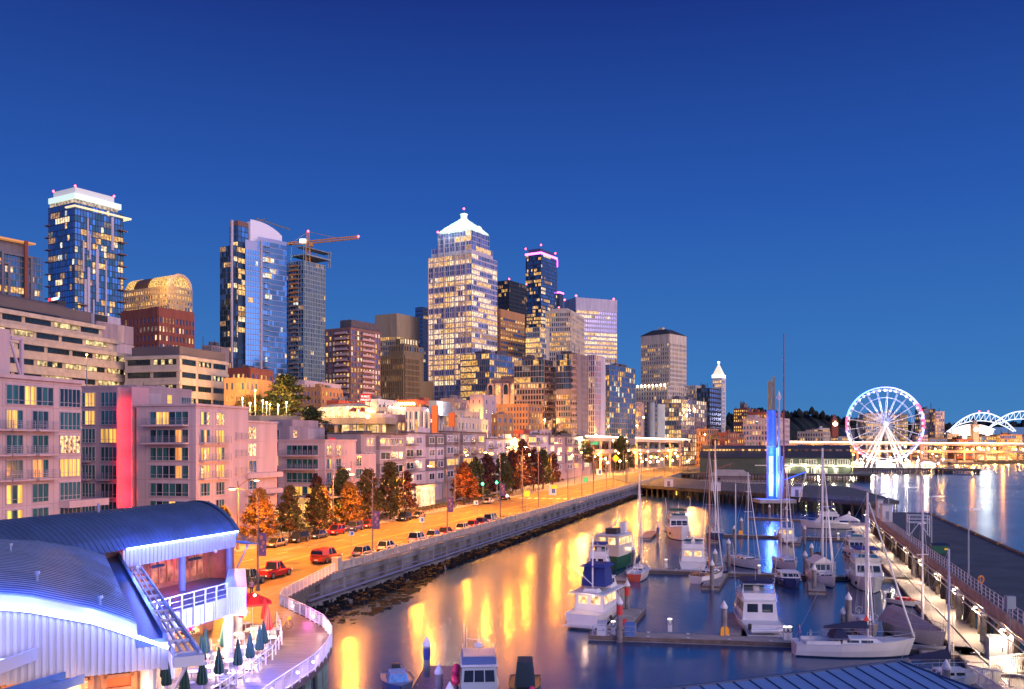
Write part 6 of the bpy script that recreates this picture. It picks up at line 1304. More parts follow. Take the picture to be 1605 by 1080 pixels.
for (x, y) in OUT[3::1]:
    m.tube([(x-.6,y,-2),(x-.6,y,3.1)], .3, 8); m.bar((x-.3,y,3.3),(x-4,y-.6,3.3),.5,.5)
t = thing('pile_row', 'teal stained concrete piles carrying the curved boardwalk', 'piles', (0,0,0)); stuff(m.build('pile', mat('teal_concrete', (.16,.26,.27), .8, var=.3, scale=1), t))
t = thing('white_railing', 'white mesh railing curving round the boardwalk edge', 'railing', (0,0,4.05)); m = MB(); acc = []
for a, c in zip(OUT, OUT[1:]):
    a = Vector(a+(0,)); c = Vector(c+(0,)); k = max(1, round((c-a).length/1.5))
    for i in range(k): acc.append(a+(c-a)*i/k)
acc.append(Vector(OUT[-1]+(0,)))
for a, c in zip(acc, acc[1:]):
    m.bar(a+Vector((0,0,1.12)), c+Vector((0,0,1.12)), .09, .06); m.bar(a+Vector((0,0,.12)), c+Vector((0,0,.12)), .05); m.bar(a+Vector((0,0,.98)), c+Vector((0,0,.98)), .03)
    for j in range(9): f = j/9; m.bar(a+(c-a)*f+Vector((0,0,.12)), a+(c-a)*f+Vector((0,0,.98)), .022)
RW = mat('railing_white', (.72,.68,.72), .4); m.build('mesh_panel', RW, t); pm = MB(); pm.box(-.05,.05,-.05,.05,-.1,1.16); me = pm.mesh('post', [RW])
for p in acc: place('post', me, t, tuple(p))
for (x, y), c, e in ((OUT[4],(1,.5,.5),55),(OUT[6],(1,.15,.75),90),(OUT[8],(1,.6,.5),60),(OUT[10],(1,.65,.45),60),(OUT[12],(1,.6,.9),50),(OUT[13],(.6,.4,1),60),(OUT[14],(.5,.3,1),80)):
    m = MB(); m.ball((x-.15,y,.55),.09,8); m.build('rail_lamp', GLOWW, t); light('rail_light', 'POINT', (x-.7,y,.7), e, c, t, .1)
light('boardwalk_glow', 'POINT', (-17.5,80,2.6), 160, (1,.12,.6), t, .3); light('boardwalk_glow', 'POINT', (-16.5,60,2.6), 200, (.3,.15,1), t, .3)
t = thing('patio_fence', 'low white post fence between the patio tables and the boardwalk', 'fence', (0,0,4.05)); m = MB(); FP = [(-20.8,79),(-19.6,75.5),(-18.3,71),(-17.7,66),(-18.0,60),(-18.6,52),(-19,44)]
for a, c in zip(FP, FP[1:]):
    a = Vector(a+(0,)); c = Vector(c+(0,)); m.bar(a+Vector((0,0,.95)), c+Vector((0,0,.95)), .05); m.bar(a+Vector((0,0,.5)), c+Vector((0,0,.5)), .02)
m.build('rail', RW, t); pm = MB(); pm.box(-.04,.04,-.04,.04,0,1.1); me = pm.mesh('post', [RW])
for a, c in zip(FP, FP[1:]):
    k = max(1, int(math.dist(a, c)/1.3))
    for i in range(k): place('post', me, t, (a[0]+(c[0]-a[0])*i/k, a[1]+(c[1]-a[1])*i/k, 0))
# parasols
def closed_parasol(col, lab, loc, grp, h=2.5):
    t = thing('parasol', lab, 'parasol', loc, 0, grp); m = MB(); m.tube([(0,0,0),(0,0,h)], .03, 6); m.build('pole', MW, t); m = MB(); m.lathe(0,0,[(.3,0),(.3,.08)],12); m.build('base', MD, t); m = MB(); n = 16; b0 = 0
    for i, (r, z) in enumerate(((.05,h+.12),(.10,h-.1),(.2,h-.6),(.3,h-1.1),(.34,h-1.5),(.27,h-1.62))):
        for k in range(n): q = r*(1 if k % 2 else .62); a = 2*PI*k/n; m.v.append((q*math.cos(a), q*math.sin(a), z))
        if i:
            for k in range(n): m.f.append([(i-1)*n+k,(i-1)*n+(k+1)%n,i*n+(k+1)%n,i*n+k]); m.m.append(0)
    m.build('canopy', col, t); return t
GP_ = mat('green_parasol_cloth', (.015,.06,.045), .8, var=.15, scale=4); first = None; PS = []
for x, yb in ((760,770),(635,815),(605,870),(727,960),(860,900),(945,850),(1012,795),(1042,750),(610,1035),(487,1075),(352,985),(360,1040)):
    bt = yb/4.458+840; gy = (bt-39.15)/.94375; px_ = x/4.458+180; X, Y, Z = G(px_, gy, 4.05)
    if first is None: first = closed_parasol(GP_, 'closed parasol', (X,Y,4.05), 'closed green parasols on the patio'); PS.append(first)
    else: PS.append(dup(first, (X,Y,4.05), rz=len(PS)*.4))
ranklabels(PS, 'closed dark green patio parasol, {} from the left')
REDC = mat('red_parasol_cloth', (.55,.015,.02), .7, em=(1,.03,.03), es=.12)
X, Y, Z = G(396, 979, 4.05); t = thing('parasol', 'open red parasol at the back of the patio', 'parasol', (X,Y,4.05)); m = MB(); m.tube([(0,0,0),(0,0,2.7)], .035, 6); m.build('pole', MW, t)
m = MB(); V = [(0,0,2.85)]+[(1.7*math.cos(PI*k/4), 1.7*math.sin(PI*k/4), 2.05) for k in range(8)]+[(1.7*math.cos(PI*k/4), 1.7*math.sin(PI*k/4), 1.85) for k in range(8)]; m.add(V, [(0,1+k,1+(k+1)%8) for k in range(8)]+[(1+k,9+k,9+(k+1)%8,1+(k+1)%8) for k in range(8)]); m.build('canopy', REDC, t)
t = thing('parasol', 'second open red parasol half hidden behind the metal duct box', 'parasol', G(378,972,4.05)); m = MB(); m.tube([(0,0,0),(0,0,2.6)], .035, 6); m.build('pole', MW, t); m = MB(); m.add([(v[0],v[1],v[2]-.1) for v in V], [(0,1+k,1+(k+1)%8) for k in range(8)]+[(1+k,9+k,9+(k+1)%8,1+(k+1)%8) for k in range(8)]); m.build('canopy', REDC, t)
rp_ = [closed_parasol(REDC, '', G(x,y,4.05), 'closed red parasols') for x, y in ((415,986),(419,996),(421,1004),(358,1002))]
ranklabels(rp_, 'closed red parasol at the back of the patio, {} from the left')
light('red_heater', 'POINT', (*G(404,985,4)[:2], 5.6), 130, (1,.08,.08), None, .03)  # bare red point light by the parasols, without a fixture
# tables and chairs
CLOTH = mat('white_table', (.75,.72,.7), .5)
def table(loc, rz=0):
    t = thing('table', '', 'table', loc, rz, 'white tables on the patio'); m = MB(); m.lathe(0,0,[(.48,.72),(.5,.73),(.5,.76),(.48,.77)],16); m.build('table_top', CLOTH, t); m = MB(); m.tube([(0,0,.02),(0,0,.72)], .04, 6); m.lathe(0,0,[(.26,0),(.24,.04)],10); m.build('leg', MW, t); return t
def chair(loc, rz=0):
    t = thing('chair', '', 'chair', loc, rz, 'white metal chairs on the patio'); m = MB(); m.box(-.22,.22,-.22,.22,.43,.46); m.build('seat', CHG, t)
    m = MB(); 
    for i in range(4): m.box(-.2+i*.11,-.14+i*.11,.2,.23,.5,.88)
    for i in range(4): m.box(-.2,.2,.2,.235,.52+i*.1,.56+i*.1)
    m.build('backrest', CHG, t)
    for x in (-.2,.2):
        for y in (-.2,.2): m = MB(); m.bar((x,y,0),(x,y,.9 if y > 0 else .44),.03); m.build('leg', RW, t)
    return t
CHG = mat('green_check_mesh', (.25,.3,.28), .6)
tp = table((0,0,0)); cp = chair((0,0,0)); TS = []; CS = []; rr = random.Random(8)
spots = [(330,1062),(345,1040),(362,1052),(378,1030),(392,1046),(352,1018),(372,1008),(398,1022),(412,1006),(408,1032),(424,1014),(338,1075),(368,1072),(318,1045),(395,1000),(430,1000),(300,1070),(385,990)]
for i, (px_, py_) in enumerate(spots):
    X, Y, Z = G(px_, py_, 4.05); o = tp if i == 0 else dup(tp, (X,Y,4.05)); o.location = (X,Y,4.05); TS.append(o)
    for k in range(rr.choice((2,2,3))):
        a = rr.uniform(0, 6.28)+k*2.1; L = (X+.78*math.cos(a), Y+.78*math.sin(a), 4.05); c = cp if not CS else dup(cp, L); c.location = L; c.rotation_euler = (0,0,a-PI/2); CS.append(c)
ranklabels(TS, 'round white patio table, {} from the left'); ranklabels(CS, 'pale metal patio chair beside a white table, {} from the left')
TT = []; CC = []; DCH = mat('dark_chair', (.02,.03,.07), .5); WDT = mat('wood_top', (.3,.14,.09), .5)
for i in range(5):
    v = (.6+(i % 2)*2.2, -3.5-i*2.9); p = loc(-23.8, 76.6, *v); t = thing('table', '', 'table', (*p, 8.45), ROT, 'terrace tables'); m = MB(); m.box(-.5,.5,-.4,.4,.72,.77); m.build('table_top', WDT, t); m = MB(); m.tube([(0,0,0),(0,0,.72)], .05, 6); m.build('leg', MD, t); TT.append(t)
    for dx, dy_, r_ in ((-.9,0,PI/2),(.9,0,-PI/2),(0,.8,0)):
        q = loc(-23.8, 76.6, v[0]+dx, v[1]+dy_); t = thing('chair', '', 'chair', (*q, 8.45), ROT+r_, 'terrace chairs'); m = MB(); m.box(-.24,.24,-.24,.24,.42,.47); m.build('seat', DCH, t); m = MB(); m.box(-.24,.24,.2,.25,.5,.95); m.build('backrest', DCH, t)
        for x in (-.2,.2):
            for y in (-.2,.2): m = MB(); m.bar((x,y,0),(x,y,.44),.04); m.build('leg', DCH, t)
        CC.append(t)
ranklabels(TT, 'brown topped table on the upper terrace, {} from the left'); ranklabels(CC, 'dark chair on the upper terrace, {} from the left')
def leafball(name, lab, loc, r, mt, n=160, stem=None, cat='plant'):
    t = thing(name, lab, cat, loc); m = MB(); q = random.Random(int(r*100)+n+int(loc[0]*10))
    for i in range(n):
        d = Vector((q.gauss(0,1),q.gauss(0,1),q.gauss(0,1))).normalized()*r*q.uniform(.6,1.05); a = Vector((q.uniform(-1,1),q.uniform(-1,1),q.uniform(-1,1))).normalized()*r*.22; c = d.cross(a).normalized()*r*.18; m.quad(d-a-c, d+a-c, d+a+c, d-a+c, q.choice((0,0,0,1)))
    m.build('blossom' if 'flower' in name else 'foliage', mt, t); 
    if stem: m = MB(); m.tube([(0,0,-.1),(0,0,stem)], .03, 5); m.build('hanger', MD, t)
    return t
RF = [mat('red_petal', (.6,.02,.06), .6), mat('leaf_green', (.04,.10,.03), .7)]
leafball('flower_basket', 'hanging basket of red flowers beside the patio column', (*G(378,1010,4)[:2], 6.6), .48, RF, stem=1.0); leafball('flower_basket', 'hanging basket of magenta flowers behind the louvred awning', (*G(294,1035,4)[:2], 6.3), .5, [mat('magenta_petal', (.6,.03,.25), .6), RF[1]], stem=1.2)
for i in range(5):
    p = loc(-23.8, 76.6, 5.75, -10.2-i*1.7); leafball('trailing_plant', ['trailing green plant hanging from the terrace rail, %s from the right' % ORD[i]][0], (*p, 8.3), .22, [RF[1], mat('dry_leaf', (.25,.16,.08), .8)], 60)
# planter shrubs, hedge and fence along the far pavement
def online(px_, t_):
    k = (px_-CX)/K; x0 = -22.3+t_*UY; y0 = 111.5-t_*UX; s_ = (k*y0-x0)/(UX-k*UY); return s_
HED = [mat('hedge_leaf', (.05,.075,.02), .8, var=.5, scale=2), mat('hedge_leaf_light', (.12,.13,.03), .8)]
t = thing('hedge', 'clipped green hedge behind the far pavement trees', 'hedge', uv(40,-27.6,4.1), ROT); m = MB(); q = random.Random(5)
for i in range(5200): y = q.uniform(0,130); x = q.uniform(-.9,.2); z = q.uniform(.1,1.0); a = Vector((q.uniform(-1,1),q.uniform(-1,1),q.uniform(-1,1))).normalized()*.16; c = a.cross(Vector((q.uniform(-1,1),.3,1))).normalized()*.14; p = Vector((x,y,z)); m.quad(p-a-c,p+a-c,p+a+c,p-a+c, q.choice((0,0,1)))
m.build('foliage', HED, t)
t = thing('fence', 'brown pipe fence along the far pavement behind the parked cars', 'fence', uv(20,-25.6,4.13), ROT); m = MB()
for z in (.35,.7,1.05): m.bar((0,0,z),(0,200,z),.05)
m.build('rail', W['brown'], t); pm = MB(); pm.box(-.05,.05,-.05,.05,0,1.12); me = pm.mesh('post', [W['brown']])
for i in range(80): place('post', me, t, (0,i*2.5,0))
# ---------------- trees
BARK = mat('bark', (.10,.07,.05), .9, var=.3, scale=3)
def treeparts(h, w, leafn, seed, ls=.30, trunk=.25, shape=1.3, clumps=150):
    q = random.Random(seed); tm = MB(); tm.tube([(0,0,0),(.05,.03,h*trunk),(-.05,.05,h*.6),(0,0,h*.92)], .16*h/8, 7, r1=.03)
    cl = []
    for i in range(clumps):
        f = q.random()**1.15; z = h*(trunk*.75+f*(1-trunk*.75)); rad = w/2*min(1,f/.12+.45)*(1-f*.97)**.62*q.uniform(.3,1.12); a = q.uniform(0,6.28); cl.append((rad*math.cos(a), rad*math.sin(a), z, q.uniform(.5,1.0)*w*.095))
        if i % 3 == 0: tm.tube([(0,0,max(h*trunk*.9,z-h*.14)),(rad*.5*math.cos(a),rad*.5*math.sin(a),z-h*.05),(rad*math.cos(a),rad*math.sin(a),z)], .045*h/8, 4, r1=.01)
    lm = MB()
    for i in range(leafn):
        c = q.choice(cl); d = Vector((q.gauss(0,.6),q.gauss(0,.6),q.gauss(0,.5)))*c[3]; p = Vector(c[:3])+d; a = Vector((q.uniform(-1,1),q.uniform(-1,1),q.uniform(-1,1))).normalized()*ls*.5; b_ = a.cross(Vector((q.uniform(-1,1),q.uniform(-1,1),q.uniform(-.3,1)))).normalized()*ls*.35
        lm.add([p-a,p+b_,p+a,p-b_], [(0,1,2,3)], int((hash_(str(c[2]))+i*0) % 3) if q.random() < .7 else q.randrange(3))
    return tm, lm
def leafset(n, cols): return [mat('leaf_%s_%d' % (n, i), c, .7) for i, c in enumerate(cols)]
LO = leafset('orange', [(.26,.13,.02),(.22,.09,.02),(.17,.10,.02)]); LG = leafset('green_orange', [(.08,.085,.02),(.12,.10,.02),(.17,.06,.015)]); LR = leafset('dark_red', [(.05,.012,.016),(.075,.014,.02),(.035,.02,.016)]); LDG = leafset('dark_green', [(.035,.055,.02),(.05,.07,.02),(.08,.075,.02)]); LRO = leafset('red_orange', [(.20,.06,.015),(.16,.06,.02),(.11,.03,.015)])
VAR = {}
def tree(lab, loc, h, w, leaves, kind, grp, seed=1, n=6500, ls=.30, trunk=.22):
    key = (kind, seed)
    if key not in VAR: tm, lm = treeparts(8, 4.6, n, seed+hash_(kind), ls, trunk); VAR[key] = (tm.mesh('trunk', [BARK], True), lm.mesh('crown', leaves))
    t = thing('street_tree' if 'street' in grp else 'tree', lab, 'tree', loc, seed*1.3, grp); place('trunk', VAR[key][0], t); place('crown', VAR[key][1], t); t.scale = (w/4.0, w/4.0, h/8); return t
TR = [(350,-26,6.5,3.4,LG,'go',2,'thin half bare street tree beside the restaurant roof'),(407,-26,8.6,5.2,LO,'o',1,'bright orange street tree nearest the camera'),(454,-26.4,8.6,5.0,LG,'go',1,'green street tree with red tips behind the dark parked cars'),
 (501,-26.2,8.4,5.0,LG,'go2',3,'green and orange street tree over the low lit restaurant front'),(497,-31,9.5,4.6,LR,'br',1,'brownish red tree behind the green and orange one'),(548,-26,8.4,5.4,LO,'o',3,'bright orange layered street tree right of the middle condominium'),(535,-30,11,5.4,LDG,'dg',1,'tall dark green tree behind the bright orange layered one'),
 (577,-27,10.5,6.2,LG,'go',4,'wide dark street tree with orange side under the grey block'),(612,-25.5,12.0,6.4,LG,'go2',5,'tall oval street tree standing close to the road, half orange half green'),(637,-28,9.5,5.0,LR,'br',2,'small dark red street tree left of the bright corner shop'),
 (727,-26,11.0,7.0,LRO,'ro',1,'fiery orange red street tree left of the dark red group'),(745,-27,12,6.5,LDG,'dg',2,'dark green tree right of the fiery orange one'),(764,-27,13,6.4,LR,'r',1,'tall dark red tree left of the green signal lamp'),(788,-27,13,6.4,LDG,'dg',3,'dark green street tree inside the dark red group'),
 (804,-27,13.5,6.8,LR,'r',2,'dark maroon tree in the middle of the dark red group'),(819,-26.5,17,7.8,LR,'r',3,'tallest crimson tree of the dark red group'),(836,-27,14.5,7.2,LR,'r',4,'crimson tree right of the tallest one'),(851,-27,14,6.8,LDG,'dg',4,'dark tree near the right end of the dark red group'),(866,-27,12.5,6.4,LR,'r',5,'last dark red tree of the group, by the lit pavement')]
for px_, tt, h, w_, lv, kd, sd, lab in TR:
    s_ = online(px_, tt); tree(lab, uv(s_, tt, 4.1), h, w_, lv, kd, 'street trees along the far pavement', sd)
for px_, Y, z, h, w_, lv, kd, sd, lab in ((387,262,25,9,9,LG,'go',6,'rounded golden green tree over the park lamps, left'),(402,268,25,9.5,8,LG,'go2',6,'rounded golden green tree over the park lamps, right'),(447,262,26,14,15,LDG,'dg',5,'big dark round tree in the park beside the peach hotel'),(425,270,25,10,9,LDG,'dg',6,'dark tree left of the big round park tree'),(490,236,18,11.5,10,LDG,'dg',7,'dark bushy tree below the glowing market hall'),
   (882,440,14,12,14,LG,'go',7,'wide orange lit tree above the grey row, left'),(905,445,14,10,12,LDG,'dg',8,'dark tree above the grey row, middle'),(918,450,10,11,12,LO,'o',4,'orange lit tree above the grey row, right'),(972,520,4,20,16,LDG,'dg',9,'round leafy tree in front of the viaduct columns'),(790,330,12,9,10,LDG,'dg',10,'dark tree below the orange brick apartment block')):
    X = (px_-CX)*Y/K; tree(lab, (X,Y,z), h, w_, lv, kd, 'trees on the hillside', sd, n=8000, trunk=.12)
# ---------------- street lamps
def street_lamp(lab, px_, t_, h, arm, banner=0, e=13000, lit=True, col=(1,.30,.015)):
    s_ = online(px_, t_); t = thing('street_lamp', lab, 'street lamp', uv(s_, t_, 4.1), ROT, 'tall street lamps along the road'); m = MB(); m.tube([(0,0,0),(0,0,h)], .13, 8, r1=.08); m.lathe(0,0,[(.25,0),(.2,.5)],8); m.build('pole', mat('lamp_pole', (.16,.13,.15), .5, .3), t)
    if arm:
        m = MB(); m.tube([(0,0,h-.9),(arm*.9,0,h-.2),(arm*2.0,0,h+.25),(arm*3.0,0,h+.3)], .05, 6); m.build('arm', MATS['lamp_pole'], t); m = MB(); m.frus((arm*3.2-.42,arm*3.2+.42,-.14,.14),(arm*3.2-.3,arm*3.2+.3,-.1,.1),h+.18,h+.36); m.build('lamp_head', MG, t)
        m = MB(); m.box(arm*3.2-.3,arm*3.2+.3,-.1,.1,h+.1,h+.17); m.build('bulb', GLOWS, t); hx = arm*3.2
    else: m = MB(); m.ball((0,0,h+.1),.22,8); m.build('bulb', GLOWS, t); hx = 0
    if e: light('lamp_light', 'POINT', (hx,0,h-.15), e*.42, col, t, .25); light('lamp_light', 'SPOT', (hx,0,h-.05), e*2.7, col, t, .2, 148, .35)
    if banner:
        m = MB(); m.box(.15,1.05,-.02,.02,h*.45-1.1,h*.45+1.4); b_ = m.build('banner', mat('banner_purple', (.22,.12,.26), .7), t); m = MB(); q = random.Random(int(px_))
        for k, (x, z, r_) in enumerate(((.45,.9,.22),(.72,.35,.2),(.5,-.1,.16),(.7,-.5,.12))):
            m.add([(x+r_*math.cos(PI*j/5), -.035-k*.002, h*.45+z+r_*1.2*math.sin(PI*j/5)) for j in range(10)], [tuple(range(10))])
        m.build('banner_print', mat('banner_peach', (.75,.3,.2), .7), b_)
    return t
for a in (('nearest street lamp with purple banner beside the restaurant',404,-.9,10.8,-1,1),('street lamp with its arm reaching right in front of the pink wing',373,-24.6,10.3,1,0),('tall brown street lamp between the orange and dark green street trees',522,-24.6,11.2,1,0),
 ('street lamp with purple banner standing behind the white hatchbacks',584,-.9,11.5,-1,1),('straight street lamp in front of the grey block with white strip',632,-24.6,12,1,0),('street lamp on the quay side left of the parked red car',701,-.9,12,-1,1),('far pavement street lamp left of the fiery orange tree',713,-24.6,13,1,0),
 ('quay side street lamp next to the green signal',784,-2.0,14,-1,1),('thin dark quay side pole between two banner lamps',819,-.9,15,-1,0),('curved arm street lamp in front of the crimson trees',844,-2,15,-1,0),('quay side street lamp past the grey row',890,-.9,16,-1,0),
 ('slender street lamp before the viaduct',930,-.9,17,-1,0),('glowing street lamp by the yellow diamond sign',961,-.9,17,0,0),('last street lamp before the viaduct bend',983,-8,17,0,0)):
    street_lamp(*a)
for i in range(0): light('far_road_light', 'SPOT', uv(95+i*42, -12, 15), 52000, (1,.34,.025), None, .4, 160, .5)
for i in range(0): light('near_road_light', 'SPOT', uv(-34+i*22, -12.5, 14.5), 26000, (1,.34,.025), None, .4, 150, .6)
FL = []
for i in range(15):
    s_ = 150+i*19; tt = -24.6 if i % 2 else -1.0; t = thing('street_lamp', '', 'street lamp', uv(s_, tt, 4.1), ROT, 'street lamps on the far stretch of road'); h = 12.5; a_ = 1 if i % 2 else -1
    m = MB(); m.tube([(0,0,0),(0,0,h)], .12, 6); m.build('pole', MATS['lamp_pole'], t); m = MB(); m.tube([(0,0,h-.6),(a_*1.2,0,h+.1),(a_*2.6,0,h+.15)], .06, 5); m.build('arm', MATS['lamp_pole'], t); m = MB(); m.ball((a_*2.8,0,h+.05), .26, 8); m.build('bulb', GLOWS, t)
    light('lamp_light', 'POINT', (a_*2.8,0,h-.4), 4200, (1,.34,.025), t, .2); light('lamp_light', 'SPOT', (a_*2.8,0,h-.3), 36000, (1,.34,.025), t, .2, 148, .35); FL.append(t)
ranklabels(FL, 'glowing street lamp on the far stretch of road, {} from the left')
PL = []
for px_, Y, z, h, b_ in ((380,250,24,6,GLOWW),(392,248,24,5,GLOWW),(400,250,24,8.5,GLOWS),(412,245,24,4.5,GLOWW),(418,247,24,7,GLOWS),(423,244,24,4,GLOWS),(436,250,24,4,GLOWW),(449,240,23,5.5,GLOWW),(545,270,24,7,GLOWS),(561,268,24,6,GLOWS),(613,290,22,5,GLOWW),(136,150,20,15,GLOWS),(807,330,14,8,GLOWS),(812,335,12,8,GLOWS),(912,440,14,9,GLOWW),(989,560,8,23,GLOWS),(825,340,10,8,GLOWS),(1105,560,4,22,GLOWS),(365,246,24,3,GLOWS)):
    X = (px_-CX)*Y/K; z = ZY({380:624,392:632,400:612,412:628,418:631,423:634,436:635,449:631}[px_], Y)-h if 370 < px_ < 460 else z; t = thing('street_lamp', '', 'street lamp', (X,Y,z), 0, 'lamps on the hillside'); m = MB(); m.tube([(0,0,-3),(0,0,h)], .09, 5); m.build('pole', MG, t); m = MB(); m.ball((0,0,h), .2*Y/260, 8); m.build('bulb', b_, t)
    light('lamp_light', 'POINT', (0,-1.2,h), 8500*(Y/250)**2*(.2 if px_ in (136,989,1105) else 1), (1,.42,.06) if b_ is GLOWS else (1,.60,.22), t, .2); PL.append(t)
rr = random.Random(31)
for i in range(44):
    px_ = rr.uniform(560, 1090); Y = 300+(px_-560)*.55+rr.uniform(-15,90); t_u = 0; X = (px_-CX)*Y/K; py_ = rr.uniform(640, 684); z = ZY(py_, Y); h = rr.uniform(4,9)
    t = thing('street_lamp', '', 'street lamp', (X,Y,max(5,z-h)), 0, 'lamps on the hillside'); m = MB(); m.tube([(0,0,-3),(0,0,h)], .09, 5); m.build('pole', MG, t); k_ = GLOWS if rr.random() < .8 else GLOWW; m = MB(); m.ball((0,0,h), .26*Y/300, 6); m.build('bulb', k_, t)
    light('lamp_light', 'POINT', (0,-1.5,h), 9000*(Y/350)**2*(.35 if px_ > 880 else 1), (1,.40,.07) if k_ is GLOWS else (1,.75,.45), t, .3); PL.append(t)
ranklabels(PL, 'glowing lamp on the hillside above the road, {} from the left')
for px_, t_, lab in ((757,-24,'green traffic signal left of the banner lamp'),(779,-23,'green traffic signal beside the banner lamp')):
    t = thing('traffic_signal', lab, 'traffic signal', uv(online(px_,t_),t_,4.1), ROT, 'traffic signals'); m = MB(); m.tube([(0,0,0),(0,0,5.6)], .1, 6); m.build('pole', MG, t); m = MB(); m.box(-.25,.25,-.3,0,4.6,6.0); m.build('housing', MD, t); m = MB(); m.ball((0,-.35,5.1),.36,8); m.build('green_light', GRN, t)
SGN = mat('sign_white', (.75,.75,.72), .5); SGY = mat('sign_yellow', (.75,.5,.02), .5, em=(1,.6,.05), es=.25); SGG = mat('sign_green_board', (.02,.3,.2), .5, em=(.02,.4,.25), es=.2)
def sign(lab, px_, t_, h, w_, hh, m_, kind='box'):
    t = thing('road_sign', lab, 'sign', uv(online(px_,t_),t_,4.1), 0, 'small road signs'); m = MB(); m.tube([(0,0,0),(0,0,h)], .05, 5); m.build('pole', MG, t); m = MB()
    if kind == 'diamond': m.add([(0,-.08,h-w_),(w_,-.08,h),(0,-.08,h+w_),(-w_,-.08,h),(0,-.04,h-w_),(w_,-.04,h),(0,-.04,h+w_),(-w_,-.04,h)], [(0,1,2,3),(7,6,5,4),(0,4,5,1),(1,5,6,2),(2,6,7,3),(3,7,4,0)])
    else: m.box(-w_/2,w_/2,-.08,-.04,h-hh,h)
    p = m.build('sign_panel', m_, t)
    if m_ is SGN: m = MB(); m.box(-w_*.1,w_*.35,-.1,-.085,h-hh*.8,h-hh*.2); m.build('sign_print', mat('sign_blue', (.05,.12,.4), .5), p)
for a in (('blue and white parking sign in front of the orange tree',430,-24.8,4.2,.9,.6,SGN),('blue and white parking sign behind the red parked car',557,-24.8,4.4,.9,.8,SGN),('blue and white parking sign on the quay side by the first hatchback',551,-.8,4.4,.7,.6,SGN),('blue and white parking sign above the quay side parked cars',661,-.8,4.4,.8,.9,SGN),('blue and white parking sign right of the banner lamp',746,-8,4,.9,.9,SGN),
  ('yellow round warning sign on the quay side',826,-3,5,1.3,1.3,SGY),('orange work sign board near the curve',868,-2,5.5,1.6,1.0,SGY),('small green sign on the quay side',918,-2,6,1.4,1.4,SGG),('yellow diamond sign by the glowing lamp',965,-1,11,1.3,0,SGY,'diamond'),('white notice board left of the small green sign',866,-5,5,2.0,2.8,SGN),('white notice board right of the small green sign',939,-2,8,1.8,2,SGN)): sign(*a)
